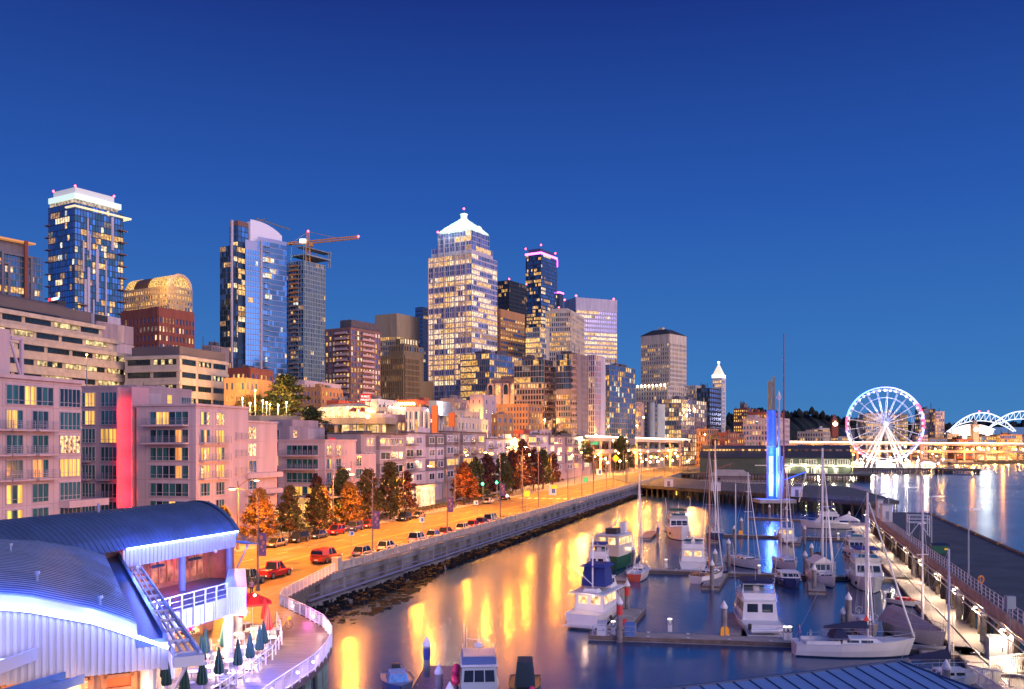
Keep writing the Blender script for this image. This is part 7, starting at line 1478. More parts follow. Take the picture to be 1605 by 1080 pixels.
# ---------------- cars
TYRE = mat('tyre', (.015,.015,.015), .8); RIM = mat('rim', (.4,.4,.42), .3, .8); CGL = mat('car_glass', (.02,.025,.03), .05, .3); HLM = mat('headlamp', (.8,.8,.8), .1, em=(1,.8,.5), es=.6); TLM = mat('tail_lamp', (.5,.01,.01), .2, em=(1,.02,.02), es=.5)
def paint(n, c): return mat('car_paint_'+n, c, .25, .15, coat=.8)
def car(lab, kind, col, loc, rz, grp='cars parked along the road'):
    dims = dict(sedan=(4.7,1.82,.72,1.42), suv=(4.7,1.9,.9,1.74), hatch=(4.3,1.8,.8,1.52), pickup=(5.6,1.98,1.0,1.9), van=(5.0,1.95,.95,1.95), canopy=(5.8,2.0,1.05,1.95))[kind]
    L, B, belt, H_ = dims; t = thing('pickup_truck' if kind in ('pickup','canopy') else 'parked_car', lab, 'pickup truck' if kind in ('pickup','canopy') else 'car', loc, rz, grp); y0 = -L/2; b2 = B/2
    # y = forward
    st = [(0,.86,.40,belt*.92),(.04,.95,.28,belt*.98),(.2,1,.26,belt),(.5,1,.26,belt),(.72,1,.26,belt*.98),(.93,.95,.28,belt*.86),(1,.80,.36,belt*.72)]; m = MB(); R_ = []
    for f, wf, zl, zh in st:
        y = y0+f*L; R_.append([(-b2*wf*.93,y,zl),(-b2*wf,y,zl+.2),(-b2*wf,y,zh-.12),(-b2*wf*.9,y,zh),(b2*wf*.9,y,zh),(b2*wf,y,zh-.12),(b2*wf,y,zl+.2),(b2*wf*.93,y,zl)])
    V = [p for r in R_ for p in r]; F = [tuple(range(8))[::-1], tuple(range(48,56))]
    for i in range(6):
        for k in range(8): F.append((i*8+k,i*8+(k+1)%8,(i+1)*8+(k+1)%8,(i+1)*8+k))
    m.add(V, F); cab = dict(sedan=(.16,.26,.55,.72),suv=(.03,.10,.55,.70),hatch=(.05,.14,.55,.73),pickup=(.40,.43,.60,.74),van=(.02,.06,.66,.84),canopy=(.34,.37,.60,.73))[kind]; a, b_, c, d = [y0+q*L for q in cab]
    m.frus((-b2*.72,b2*.72,b_,c),(-b2*.70,b2*.70,b_+.05,c-.02),H_-.05,H_)
    for y, yt in ((a,b_),(d,c)):
        for s_ in (-1,1): m.bar((s_*b2*.86,y,belt-.02),(s_*b2*.71,yt,H_-.03),.07)
    ym = (b_+c)/2
    for s_ in (-1,1): m.bar((s_*b2*.87,ym,belt-.02),(s_*b2*.72,ym,H_-.03),.08)
    if kind in ('pickup','canopy'): m.box(-b2*.9,b2*.9,y0+.1,y0+.18,belt,belt+.12); m.box(-b2*.98,-b2*.86,y0+.1,a,belt-.02,belt+.13); m.box(b2*.86,b2*.98,y0+.1,a,belt-.02,belt+.13)
    body = m.build('body', paint(*col), t)
    if kind == 'canopy': m = MB(); m.frus((-b2*.93,b2*.93,y0+.12,a+.02),(-b2*.76,b2*.76,y0+.3,a+.02),belt+.13,H_-.02); o = m.build('canopy_cap', paint(*col), t); m = MB(); m.frus((-b2*.90,b2*.90,y0+.09,a-.2),(-b2*.80,b2*.80,y0+.2,a-.3),belt+.25,H_-.2); m.build('window', CGL, o)
    if kind == 'pickup': m = MB(); m.box(-b2*.84,b2*.84,y0+.2,a-.05,belt-.1,belt+.01); m.build('cargo_bed', mat('bed_liner', (.3,.3,.3), .7), t)
    m = MB(); m.frus((-b2*.88,b2*.88,a,d),(-b2*.72,b2*.72,b_,c),belt-.03,H_-.06); m.build('window', CGL, t)
    wr = .34 if kind in ('sedan','hatch') else .40
    for x in (-b2+.04, b2-.04):
        for y in (y0+L*.19, y0+L*.81):
            m = MB(); m.tube([(x-.11,y,wr),(x+.11,y,wr)], wr, 14); w_ = m.build('wheel', TYRE, t); m = MB(); sx = 1 if x > 0 else -1; m.tube([(x+sx*.08,y,wr),(x+sx*.125,y,wr)], wr*.62, 10); m.build('rim', RIM, w_)
    for s_ in (-1,1):
        m = MB(); m.box(s_*b2*.68-.2,s_*b2*.68+.2,L/2-.14,L/2+.01,belt*.6,belt*.6+.16); m.build('headlight', HLM, t); m = MB(); m.box(s_*b2*.74-.13,s_*b2*.74+.13,-L/2-.02,-L/2+.1,belt*.7,belt*.7+.2); m.build('tail_light', TLM, t)
    m = MB(); m.box(-.26,.26,-L/2-.03,-L/2+.02,.5,.62); m.build('licence_plate', SGN, t); return t
AW_ = ROT; TO = ROT+PI
WH = ('white',(.6,.58,.56)); SI = ('silver',(.35,.33,.32)); BLK = ('black',(.02,.02,.025)); RD = ('red',(.55,.02,.02)); DR = ('darkred',(.28,.02,.03)); TN = ('tan',(.35,.25,.15)); BU = ('blue',(.08,.07,.2)); GR = ('green',(.06,.09,.07)); GY = ('grey',(.12,.12,.13)); OR_ = ('orangered',(.45,.06,.02))
for lab, kind, col, px_, t_, rz in (('dark green pickup truck half hidden behind the banner lamp','pickup',GR,386,-4.4,AW_),('bright red pickup truck with a pale load bed cover','pickup',RD,429,-4.9,AW_),('orange red pickup truck with a covered bed near the white railing','canopy',OR_,512,-5.6,AW_),('small pale suv behind the banner lamp on the quay side','hatch',SI,570,-3.6,AW_),('white hatchback with a bicycle rack on the quay side','hatch',WH,607,-3.4,AW_),
  ('white suv behind the white hatchback, further along the quay','suv',WH,655,-3.2,AW_),('silver sedan parked right of the white suv','sedan',SI,680,-3.0,AW_),('dark red sedan behind the silver one, under the banner lamp','sedan',DR,699,-3.0,AW_),('pale sedan parked further along the quay wall','sedan',WH,725,-3.0,AW_),('red sedan between the pale sedan and the dark red one','sedan',RD,742,-3.0,AW_),('maroon car left of the white van','hatch',DR,756,-3.0,AW_),('white van, last of the quay side parked cars','van',WH,770,-3.0,AW_),
  ('tan sedan under the nearest orange tree, facing the camera','sedan',TN,432,-22.0,TO),('black suv parked behind the tan sedan','suv',BLK,467,-22.0,TO),('dark grey sedan between the black suv and the red car','sedan',GY,498,-22.0,TO),('red suv under the tall street lamp','suv',RD,526,-22.0,TO),('dark blue suv with tinted windows right of the red suv','suv',BU,555,-22.0,TO),('bright red hatchback at the end of the first parked row','hatch',RD,577,-22.0,TO),('black car parked alone before the corner shop','suv',BLK,633,-22.0,TO),('silver tan sedan right of the lone black car','sedan',TN,656,-22.0,TO),('white car waiting by the railing under the dark red trees','hatch',WH,766,-22.0,AW_),('dark pickup truck behind the banner lamp by the signal','suv',BLK,792,-22.0,AW_)):
    car(lab, kind, col, uv(online(px_,t_),t_,4.01), rz)
# ---------------- person, bicycle
def body_chain(name, verts, edges, rad, root, m_, parent, sub=2):
    me = bpy.data.meshes.new(name); me.from_pydata(verts, edges, []); o = bpy.data.objects.new(name, me); C.objects.link(o); o.parent = parent
    md = o.modifiers.new('skin', 'SKIN'); sv = me.skin_vertices[0].data
    for i, r in enumerate(rad): sv[i].radius = (r, r)
    for i in range(len(rad)): sv[i].use_root = (i == root)
    o.modifiers.new('sub', 'SUBSURF').levels = sub; o.modifiers['sub'].render_levels = sub
    dg = bpy.context.evaluated_depsgraph_get(); me2 = bpy.data.meshes.new_from_object(o.evaluated_get(dg)); bpy.data.objects.remove(o)
    me2.materials.clear(); [me2.materials.append(x) for x in (m_ if isinstance(m_, list) else [m_])]
    for p in me2.polygons: p.use_smooth = True
    return place(name, me2, parent)
SKIN = mat('skin', (.45,.25,.18), .6); SHIRT = mat('check_shirt', (.5,.28,.33), .8)
nt_ = SHIRT.node_tree; ck = nt_.nodes.new('ShaderNodeTexChecker'); ck.inputs['Scale'].default_value = 9; ck.inputs[1].default_value = (.65,.5,.55,1); ck.inputs[2].default_value = (.35,.08,.12,1); tcx = nt_.nodes.new('ShaderNodeTexCoord'); nt_.links.new(tcx.outputs['Object'], ck.inputs[0]); nt_.links.new(ck.outputs[0], nt_.nodes['Principled BSDF'].inputs['Base Color'])
X, Y, Z = G(394.5, 934, 4.05); t = thing('person', 'person in a checked shirt and dark trousers walking behind the red parasols', 'person', (X,Y,4.05), .3)
v = [(0,0,.95),(0,0,1.15),(0,.01,1.38),(0,0,1.5),(0,.02,1.64),(0,.01,1.72), (-.18,0,1.40),(-.26,.04,1.14),(-.24,-.14,.95),(-.235,-.18,.87), (.18,0,1.40),(.26,.02,1.14),(.25,-.12,.96),(.245,-.17,.88), (-.09,0,.88),(-.10,-.06,.50),(-.10,.04,.10),(-.10,-.12,.04), (.09,0,.88),(.10,.10,.50),(.10,.22,.12),(.10,.08,.05)]
e = [(0,1),(1,2),(2,3),(3,4),(4,5),(2,6),(6,7),(7,8),(8,9),(2,10),(10,11),(11,12),(12,13),(0,14),(14,15),(15,16),(16,17),(0,18),(18,19),(19,20),(20,21)]
rad = [.13,.12,.14,.055,.095,.07,.065,.05,.035,.03,.065,.05,.035,.03,.09,.062,.042,.035,.09,.062,.042,.035]
o = body_chain('body', v, e, rad, 0, [SKIN, mat('dark_trousers', (.03,.03,.05), .8), SHIRT, mat('brown_hair', (.08,.04,.02), .8)], t)
for p in o.data.polygons:
    c = p.center; p.material_index = 1 if c.z < .95 and abs(c.x) < .21 else (2 if c.z < 1.46 and not (abs(c.x) > .2 and c.z < 1.02) else (3 if c.z > 1.68 or (c.y > .04 and c.z > 1.56) else 0))
for s_ in (-1,1): m = MB(); m.ball((s_*.035,-.075,1.645),.012,6); m.build('eye', MD, t)
m = MB(); m.ball((0,-.095,1.62),.018,6); m.build('nose', SKIN, t)
X, Y, Z = G(443, 986, 4.05); t = thing('bicycle', 'yellow city bicycle leaning by the patio fence', 'bicycle', (X,Y,4.05), .5); YB = mat('yellow_frame', (.7,.45,.02), .4)
for x in (-.52,.52):
    m = MB(); m.tube([(x+.33*math.cos(2*PI*k/18),0,.34+.33*math.sin(2*PI*k/18)) for k in range(19)], .022, 5); w_ = m.build('wheel', TYRE, t); m = MB()
    for k in range(8): m.bar((x,0,.34),(x+.32*math.cos(PI*k/4),0,.34+.32*math.sin(PI*k/4)),.006)
    m.build('spoke', RIM, w_)
m = MB(); 
for a, c in (((-.52,0,.34),(0,0,.3)),((0,0,.3),(-.16,0,.85)),((-.16,0,.85),(-.52,0,.34)),((0,0,.3),(.38,0,.78)),((.38,0,.95),(.52,0,.34))): m.bar(a, c, .04)
m.build('frame', YB, t); m = MB(); m.box(-.28,-.05,-.07,.07,.88,.93); m.build('saddle', MD, t); m = MB(); m.bar((.36,-.28,1.02),(.36,.28,1.02),.03); m.bar((.38,0,.95),(.36,0,1.02),.03); m.build('handlebar', MD, t); m = MB(); m.frus((.42,.66,-.14,.14),(.4,.7,-.17,.17),.8,1.0); m.build('basket', YB, t)
# ================= marina: right pier, lit walkway, docks
def xin(Y): return 41.6+.297*(Y-72.6)
PD = mat('pier_asphalt', (.06,.075,.09), .8, var=.25, scale=.3)
t = thing('pier', 'long dark timber pier on the right above the lit floating walkway', 'pier', (xin(120), 120, 0)); ox_, oy_ = xin(120), 120
def rp2(x, y): return (x-ox_, y-oy_)
m = MB(); m.prism([rp2(xin(50),50),rp2(xin(196),196),rp2(xin(196)+13,192),rp2(xin(187)+12.2,187),rp2(xin(50)+12.4,46)], 4.7, 5.2); m.build('deck', PD, t)
m = MB(); e0 = Vector((xin(50)-ox_,50-oy_,0)); e1 = Vector((xin(196)-ox_,196-oy_,0)); m.bar(e0+Vector((.1,0,4.5)), e1+Vector((.1,0,4.5)), .5, .5); m.bar(e0+Vector((-.12,0,5.05)), e1+Vector((-.12,0,5.05)), .25, .45); m.bar(e0+Vector((.5,0,3.6)), e1+Vector((.5,0,3.6)), .3, .3); m.build('edge_beam', mat('worn_timber_pink', (.30,.22,.22), .85, var=.3, scale=.8), t)
m = MB(); k = 42
for i in range(k+1):
    p = e0+(e1-e0)*i/k
    for j in range(4): m.tube([(p.x+.8+j*3.4,p.y-j,-2),(p.x+.8+j*3.4,p.y-j,4.7)], .26, 7)
    m.bar((p.x+.6,p.y,4.3),(p.x+12,p.y-3.4,4.3), .35, .5)
    if i % 3 == 0 and i < k-1: q = e0+(e1-e0)*(i+1.3)/k; m.bar((p.x+.5,p.y,4.3),(q.x+.5,q.y,.8),.28)
stuff(m.build('pile', PILE, t))
rail_on(t, [tuple(e0+Vector((.05,0,5.2))), tuple(e1+Vector((.05,0,5.2)))], h=1.1, step=1.7, m_=mat('rail_rose', (.5,.45,.5), .5), bars=3, r=.04)
m = MB(); m.bar((e0.x-.3,e0.y,4.0),(e1.x-.3,e1.y,4.0),.14); m.bar((e0.x-.25,e0.y,3.3),(e1.x-.25,e1.y,3.3),.1); m.build('pipe', MW, t)
f0 = Vector((xin(50)+12.2-ox_,46-oy_,5.35)); f1 = Vector((xin(187)+12.0-ox_,187-oy_,5.35)); m = MB(); m.bar(f0, f1, .35, .3); m.build('kerb_timber', mat('kerb_dark', (.12,.10,.10), .8, var=.3), t)
for i in range(9): p = f0+(f1-f0)*(.1+i*.1); m = MB(); m.bar(p, p+(f1-f0)*.006, .42, .38); m.build('yellow_mark', YEL, t)
# things on the pier
LP = []
for px_, Y, top in ((1373,186,749),(1393,172,755),(1421,149,764),(1460,122,778),(1518,99,798),(1461,118,782)):
    if px_ == 1461: continue
    X = (px_-CX)*Y/K; t = thing('pier_lamp_post', '', 'lamp post', (X, Y, 5.2), 0, 'grey lamp posts on the right pier'); h = ZY(top, Y)-5.2; m = MB(); m.tube([(0,0,0),(0,0,h)], .1, 8, r1=.07); m.build('pole', mat('galvanised', (.42,.42,.46), .4, .5), t)
    m = MB(); m.bar((0,0,h),(.5,0,h),.08); m.box(.4,1.5,-.15,.15,h-.08,h+.08); m.build('lamp_head', MW, t); LP.append(t)
ranklabels(LP, 'grey lamp post with a flat head on the right pier, {} from the left')
X, Y, Z = G(1441, 841, 5.2); t = thing('steel_frame', 'white braced steel frame tower with a railed top on the right pier', 'frame', (X,Y,5.2), -.3); m = MB()
for x in (-1.5,1.5):
    for y in (0,2.4): m.bar((x,y,0),(x,y,3.3),.14)
for z in (2.2,2.75,3.3):
    for y in (0,2.4): m.bar((-1.5,y,z),(1.5,y,z),.09)
    for x in (-1.5,1.5): m.bar((x,0,z),(x,2.4,z),.09)
m.bar((-1.5,0,.1),(0,0,2.2),.1); m.bar((1.5,0,.1),(0,0,2.2),.1); m.build('frame', MW, t); m = MB(); m.box(-1.5,1.5,0,2.4,2.1,2.18); m.build('platform', MG, t)
X, Y, Z = G(1475, 869, 5.2); t = thing('dumpster', 'dark green rubbish container on the right pier', 'dumpster', (X,Y,5.2), -.2); m = MB(); m.frus((-1.0,1.0,0,1.3),(-1.1,1.1,-.1,1.4),.1,1.15); m.build('container', mat('dumpster_green', (.03,.13,.08), .5, var=.2), t); m = MB(); m.add([(-1.12,-.12,1.15),(1.12,-.12,1.15),(1.12,1.42,1.35),(-1.12,1.42,1.35),(-1.12,-.12,1.2),(1.12,-.12,1.2),(1.12,1.42,1.4),(-1.12,1.42,1.4)], [(0,3,2,1),(4,5,6,7),(0,1,5,4),(1,2,6,5),(2,3,7,6),(3,0,4,7)]); m.build('lid', MD, t); m = MB(); m.box(.4,.9,-.09,-.03,.6,.85); m.build('label_plate', SGY, t)
for px_, py_, w_, h, lab in ((1391,818,1.8,3.2,'tall white container shed at the inner end of the right pier'),(1380,812,1.0,3.6,'narrow pale mast box beside the white container shed')):
    X, Y, Z = G(px_, py_, 5.2); t = thing('shed', lab, 'shed', (X,Y,5.2), -.2); m = MB(); m.box(-w_/2,w_/2,0,2,0,h); m.build('wall', W['white'], t); m = MB(); m.box(-w_/2-.2,w_/2+.2,-.2,2.2,h,h+.15); m.build('roof', W['steel'], t); m = MB(); m.box(-.3,.3,-.04,0,.1,2); m.build('door', MG, t)
X, Y, Z = G(1537, 925, 5.2); t = thing('life_ring_post', 'orange life ring case fixed on the pier railing', 'life ring', (X,Y,5.2)); m = MB(); m.tube([(0,0,0),(0,0,1.5)], .04, 5); m.build('post', MG, t); m = MB(); m.tube([(.26*math.cos(PI*k/8),-.06,1.1+.36*math.sin(PI*k/8)) for k in range(17)], .08, 6); m.build('ring', mat('life_ring_orange', (.8,.28,.03), .5), t)
X, Y, Z = G(1583, 985, 5.2); t = thing('utility_box', 'grey equipment cabinet raised on a post at the right edge', 'utility box', (X,Y,5.2)); m = MB(); m.tube([(0,0,0),(0,0,1.6)], .06, 6); m.build('post', MG, t); m = MB(); m.box(-.35,.35,-.25,.25,1.6,2.6); m.build('cabinet', W['steel'], t)
X, Y, Z = G(1600, 900, 5.2); t = thing('gangway_tower', 'white framed gangway gantry on the far side of the right pier', 'gangway', (xin(103)+12.5,103,5.2), -.3); m = MB()
for x in (0,2.2):
    for y in (0,2.4): m.bar((x,y,-5),(x,y,2.6),.16)
m.box(-.1,2.4,-.1,2.6,0,.2); m.build('frame', MG, t); m = MB(); m.box(.1,1.6,-.15,-.1,1.4,2.5); m.build('notice', SGN, t)
X, Y, Z = G(1355, 826, .5); t = thing('tent', 'white peaked tent on the lit walkway at its far end', 'tent', (xin(205)-4,205,.5), -.3); m = MB(); m.add([(-2.6,-2.6,2.1),(2.6,-2.6,2.1),(2.6,2.6,2.1),(-2.6,2.6,2.1),(0,0,3.4)], [(0,1,4),(1,2,4),(2,3,4),(3,0,4)]); m.build('canopy', mat('tent_white', (.75,.73,.72), .8), t); m = MB()
for x in (-2.5,2.5):
    for y in (-2.5,2.5): m.bar((x,y,0),(x,y,2.1),.07)
m.build('pole', MW, t)
# docks
DK = mat('dock_concrete', (.33,.30,.29), .85, var=.2, scale=.6); DKS = mat('dock_side', (.16,.12,.10), .8, var=.4, scale=1)
LK_ = mat('walkway_concrete', (.42,.36,.33), .75, var=.15, scale=.6)
def dock(lab, pts, w_, group='floating docks', mt=None, z=.5):
    cx = sum(p[0] for p in pts)/len(pts); cy_ = sum(p[1] for p in pts)/len(pts); t = thing('dock', lab, 'dock', (cx, cy_, 0), 0, group); a, c = Vector((pts[0][0]-cx,pts[0][1]-cy_,0)), Vector((pts[1][0]-cx,pts[1][1]-cy_,0)); d = (c-a).normalized(); n = Vector((-d.y,d.x,0))*w_/2
    m = MB(); m.prism([tuple((a-n)[:2]),tuple((c-n)[:2]),tuple((c+n)[:2]),tuple((a+n)[:2])], .0, z); m.build('deck', mt or DK, t)
    m = MB()
    for s_ in (-1,1): m.bar(a+n*s_*1.01+Vector((0,0,z-.12)), c+n*s_*1.01+Vector((0,0,z-.12)), .14, .2); m.bar(a+n*s_*1.01+Vector((0,0,.16)), c+n*s_*1.01+Vector((0,0,.16)), .1, .14)
    m.bar(a+n+Vector((0,0,z-.1)), a-n+Vector((0,0,z-.1)), .14, .22); m.bar(c+n+Vector((0,0,z-.1)), c-n+Vector((0,0,z-.1)), .14, .22)
    m.build('timber_edge', DKS, t); m = MB(); L = (c-a).length
    for i in range(max(2, int(L/4))):
        for s_ in (-1,1): p = a+d*(i+.5)*4+n*s_*.86; 
        for s_ in (-1,1): p = a+d*min(L-.3,(i+.5)*4)+n*s_*.86; m.bar(p-d*.18+Vector((0,0,z+.1)), p+d*.18+Vector((0,0,z+.1)), .05); m.bar(p+Vector((0,0,z)), p+Vector((0,0,z+.1)), .06)
    m.build('cleat', MW, t); return t
W0 = lambda Y: 45.6+.301*(Y-89.8)
t = dock('long brightly lit floating walkway along the foot of the right pier', ((W0(66),66),(W0(222),222)), 3.9, 'floating docks', LK_)
m = MB(); x, y = W0(83)-t.location.x, 83-t.location.y; text('162 163', .62, (x+.1,y,.53), (0,0,R(-4)), SGN, t); text('160 161', .62, (W0(125)-t.location.x,125-t.location.y,.53), (0,0,R(-4)), SGN, t)
m = MB(); m.bar((W0(66)-.3-t.location.x,66-t.location.y,.56),(W0(215)-.1-t.location.x,215-t.location.y,.56),.1); m.build('hose', MD, t)
D1 = ((8.0,92.2),(30,88.4)); dock('nearest floating dock, left half, between the white trawler and the motor yacht', D1, 2.2); dock('nearest floating dock, right half, behind the big white sailboat', ((31,88.2),(44,84.5)), 2.2)
dock('short finger dock beside the white trawler', ((10.9,94),(14.6,106)), 2.4); dock('short finger dock left of the big motor yacht', ((22.2,91),(25.9,103)), 2.0)
dock('middle floating dock, left part behind the red sterned sailboat', ((19.5,139.5),(30.5,136.6)), 1.8); dock('middle floating dock, right part reaching the lit walkway', ((31.5,136.2),(58,129.5)), 2.0)
dock('finger dock ending left of the dark blue dinghy berth', ((27.2,122.5),(32.0,137)), 2.4); dock('finger dock between the small blue boat and the wheelhouse sailboat', ((40.5,118.5),(44.6,131.5)), 2.2); dock('finger dock between the green workboat and the red sterned sailboat', ((15.0,127.5),(19.5,140)), 2.2)
dock('far floating dock behind the ketch, left half', ((44,193.5),(60,188.5)), 2.0); dock('far floating dock behind the ketch, right half', ((60.6,188.3),(74,184)), 2.0); dock('far finger dock in front of the cabin cruiser', ((55.8,176),(59.8,187.5)), 2.0); dock('far finger dock beside the green topped cruiser', ((27.6,186),(31.5,200)), 2.4); dock('finger dock by the orange box near the blue hulled sailboat', ((40.5,180),(43.6,192)), 2)
dock('long low log float in front of the blue pylon platform', ((63,238),(76,230)), 1.8); dock('float beside the skiff at the bottom edge', ((-6.4,66),(-5.9,78.5)), 3.4, mt=mat('float_purple', (.16,.13,.2), .6, var=.2)); dock('pale float under the covered sailboat', ((38.5,84.4),(47.5,82.2)), 2.0, mt=LK_)
# walkway lights under the pier
for i, Y in enumerate((70,79,90,101,113,126,141,157,174,192,208)):
    X = W0(Y)+2.1; t = thing('walkway_lamp', '', 'lamp', (X,Y,.5), 0, 'lamps along the lit walkway'); m = MB(); m.tube([(0,0,0),(0,0,3.1)], .06, 6); m.bar((0,0,3.1),(-.9,0,3.1),.06); m.build('pole', MW, t); m = MB(); m.box(-1.2,-.6,-.12,.12,3.02,3.1); m.build('lamp_head', GLOWW, t); light('lamp_light', 'POINT', (-.9,0,2.9), 1700*(1 if Y > 75 else .5), (1,.72,.48), t, .12)
LPs = [o for o in C.objects if o.get('group') == 'lamps along the lit walkway']; ranklabels(LPs, 'small white lamp post at the pier side of the lit walkway, {} from the camera', 'y')
# piles
CAPM = mat('cap_white', (.7,.68,.72), .6); PW = mat('mooring_pile', (.22,.20,.21), .8, var=.45, scale=1.2); PB = mat('pile_band_red', (.6,.04,.04), .5); PBL = mat('pile_band_blue', (.03,.06,.3), .5)
PLS = []
for px_, top, base, band in ((669,998,1062,2),(688,1040,1088,0),(705,1068,1110,0),(983,908,956,1),(971,934,1000,1),(950,871,905,0),(993,854,885,0),(1135,941,997,0),(1160,916,964,0),(1031,820,848,2),(1116,877,920,0),(1121,860,884,0),(1151,823,849,0),(1162,811,836,0),(1142,844,884,0),(1206,790,812,0),(1232,793,812,0),(1261,823,850,0),(1272,851,884,0),(1262,863,899,0),(1276,884,923,0),(1330,928,985,0),(1322,950,984,0),(1331,801,822,0),(1503,922,972,0),(1541,952,1008,0),(1587,990,1042,0),(1483,1033,1078,0),(1432,866,902,0),(1392,831,852,0)):
    X, Y, Z = G(px_, base, .4); h = ZY(top, Y); t = thing('mooring_pile', '', 'mooring pile', (X,Y,0), 0, 'mooring piles with white caps'); r_ = .30; m = MB(); m.lathe(0,0,[(r_,-2),(r_,h-.75)],12); m.build('pole', PW, t); m = MB(); m.lathe(0,0,[(r_+.05,h-.8),(r_+.06,h-.62),(.02,h)],12); m.build('cap', CAPM, t)
    if band: m = MB(); m.lathe(0,0,[(r_+.012,h-1.9),(r_+.012,h-.95)],12); m.build('band', PB if band == 1 else PBL, t)
    PLS.append(t)
ranklabels(PLS, 'round mooring pile with white conical cap, {} pile from the left')
for px_, py_, lab in ((1136,996,'orange hooped box on the nearest dock by the motor yacht'),(1161,838,'orange box on the far dock left of the ketch masts'),(1121,898,'orange box beside the pile at the middle finger dock')):
    t = thing('dock_box', lab, 'dock box', G(px_,py_,.5)); m = MB(); n = 10; V = [(-.42,-.12,0),(.42,-.12,0)]+[(.42*math.cos(PI*k/n),-.12,.55+.42*math.sin(PI*k/n)) for k in range(n+1)]; q = len(V); m.add(V+[(v[0],.12,v[2]) for v in V], [tuple([0,1]+list(range(2,q))), tuple([q+j for j in [1,0]+list(range(q-1,1,-1))])]+[(a,b_,b_+q,a+q) for a, b_ in [(0,1),(1,2)]+[(k,k+1) for k in range(2,q-1)]+[(q-1,0)]]); m.build('box', mat('safety_orange', (.8,.30,.02), .5, em=(1,.4,.02), es=.15), t)
PDS = []
for px_, py_ in ((1050,990),(1238,1003),(1044,890),(1190,900),(1343,905),(1151,838),(1215,842),(1314,846),(1231,1003),(961,994)):
    t = thing('power_pedestal', '', 'power pedestal', G(px_,py_,.5), 0, 'white power pedestals on the docks'); m = MB(); m.box(-.2,.2,-.15,.15,0,1.25); m.build('cabinet', MW, t); m = MB(); m.tube([(.2*math.cos(PI*k/6)+.0,-.2,1.05+.26*math.sin(PI*k/6)) for k in range(13)], .035, 5); m.build('cable_reel', MD, t); m = MB(); m.lathe(0,0,[(.22,1.25),(.22,1.36)],8); m.build('lamp', mat('pedestal_lamp', (1,1,1), em=(1,.9,.7), es=3), t); PDS.append(t)
ranklabels(PDS, 'white power pedestal on a dock, {} from the left')
t = thing('dock_railing', 'pale blue pipe railing at the left end of the nearest dock', 'railing', (8.4,92.0,.5), -.17); rail_on(t, [(0,-1,0),(4.3,-1,0),(4.3,.9,0)], h=1.05, bars=2, m_=mat('rail_blue', (.35,.42,.6), .5), step=1.4)
for x, y, w_, h, m_, lab in ((9.2,91.4,.9,1.2,MW,'white locker on the nearest dock behind the pale railing'),(12.0,91.0,.95,1.1,mat('bin_blue', (.12,.22,.5), .5),'blue bin on the nearest dock by the red banded piles'),(43.9,80.9,1.5,2.0,W['steel'],'tall grey cabinet standing on the lit walkway')):
    t = thing('locker', lab, 'locker', (x,y,.5), -.25); m = MB(); m.box(-w_/2,w_/2,-.5,.5,0,h); m.build('cabinet', m_, t); m = MB(); m.add([(-w_/2-.05,-.55,h),(w_/2+.05,-.55,h),(w_/2+.05,.55,h+.18),(-w_/2-.05,.55,h+.18)], [(0,1,2,3)]); m.box(-w_/2-.05,w_/2+.05,-.55,.55,h-.02,h+.01); m.build('lid', m_, t); m = MB(); m.box(w_*.2,w_*.26,-.53,-.5,h*.4,h*.6); m.build('handle', MD, t)
t = thing('fire_extinguisher_box', 'small red fire box on the dock by the banded piles', 'fire box', G(979,990,.5)); m = MB(); m.box(-.2,.2,-.1,.1,.5,1.3); m.build('cabinet', PB, t); m = MB(); m.tube([(0,0,0),(0,0,.5)],.04,5); m.build('post', MG, t)
t = thing('fire_hydrant_post', 'red post box beside the tall grey cabinet on the walkway', 'fire box', (45.7,82.4,.5)); m = MB(); m.box(-.25,.25,-.15,.15,.6,1.5); m.build('cabinet', PB, t); m = MB(); m.tube([(0,0,0),(0,0,.6)],.05,5); m.build('post', MG, t)
# white gangway rails at the bottom right
t = thing('gangway', 'white railed gangway landing at the bottom right corner', 'gangway', (37.6,74.0,0)); m = MB(); m.prism([(-.4,0),(-.9,-9),(8,-9),(1.4,-1.6)], .3, .62); m.build('deck', LK_, t)
def pan(t, pts, h=1.1):
    m = MB()
    for a, c in zip(pts, pts[1:]):
        a = Vector(a); c = Vector(c); m.bar(a+Vector((0,0,h)), c+Vector((0,0,h)), .08); m.bar(a+Vector((0,0,.1)), c+Vector((0,0,.1)), .05); k = max(2, int((c-a).length/.16))
        for i in range(k+1): p = a+(c-a)*i/k; m.bar(p, p+Vector((0,0,h)), .09 if i % 8 == 0 else .03)
    return m.build('railing', RW, t)
pan(t, [(-.9,-9,.6),(0,0,.6),(1.3,-1.7,.6),(7,-9,.6)])
t = thing('gangway', 'white railed ramp rising to the pier at the right edge', 'gangway', (41,76.6,.5)); m = MB(); m.add([(0,0,.1),(0,-1.6,.1),(9,-6.6,2.8),(9,-5,2.8)], [(0,1,2,3)]); m.build('deck', LK_, t); pan(t, [(0,0,.1),(3.2,0,.1)]); pan(t, [(0,-1.6,.1),(9,-6.6,2.8)]); pan(t, [(.3,0,.1),(9,-5,2.8)]); m = MB(); m.ball((.5,-.8,.9),.16,8); m.ball((1.2,-1.1,.6),.1,8); m.build('lamp', mat('bright_lamp', (1,1,1), em=(1,.75,.4), es=60), t); light('lamp_light', 'POINT', (.5,-1.3,1.4), 420, (1,.68,.4), t, .15)
t = thing('boathouse', 'blue standing seam metal roofed boathouse at the bottom right edge', 'boathouse', (25,57.5,0), R(22)); RB2 = mat('blue_seam_roof', (.16,.30,.58), .45, .3, var=.08, scale=.5); m = MB(); m.box(-30,-.8,-12,3,0,3.6); m.build('wall', W['steel'], t)
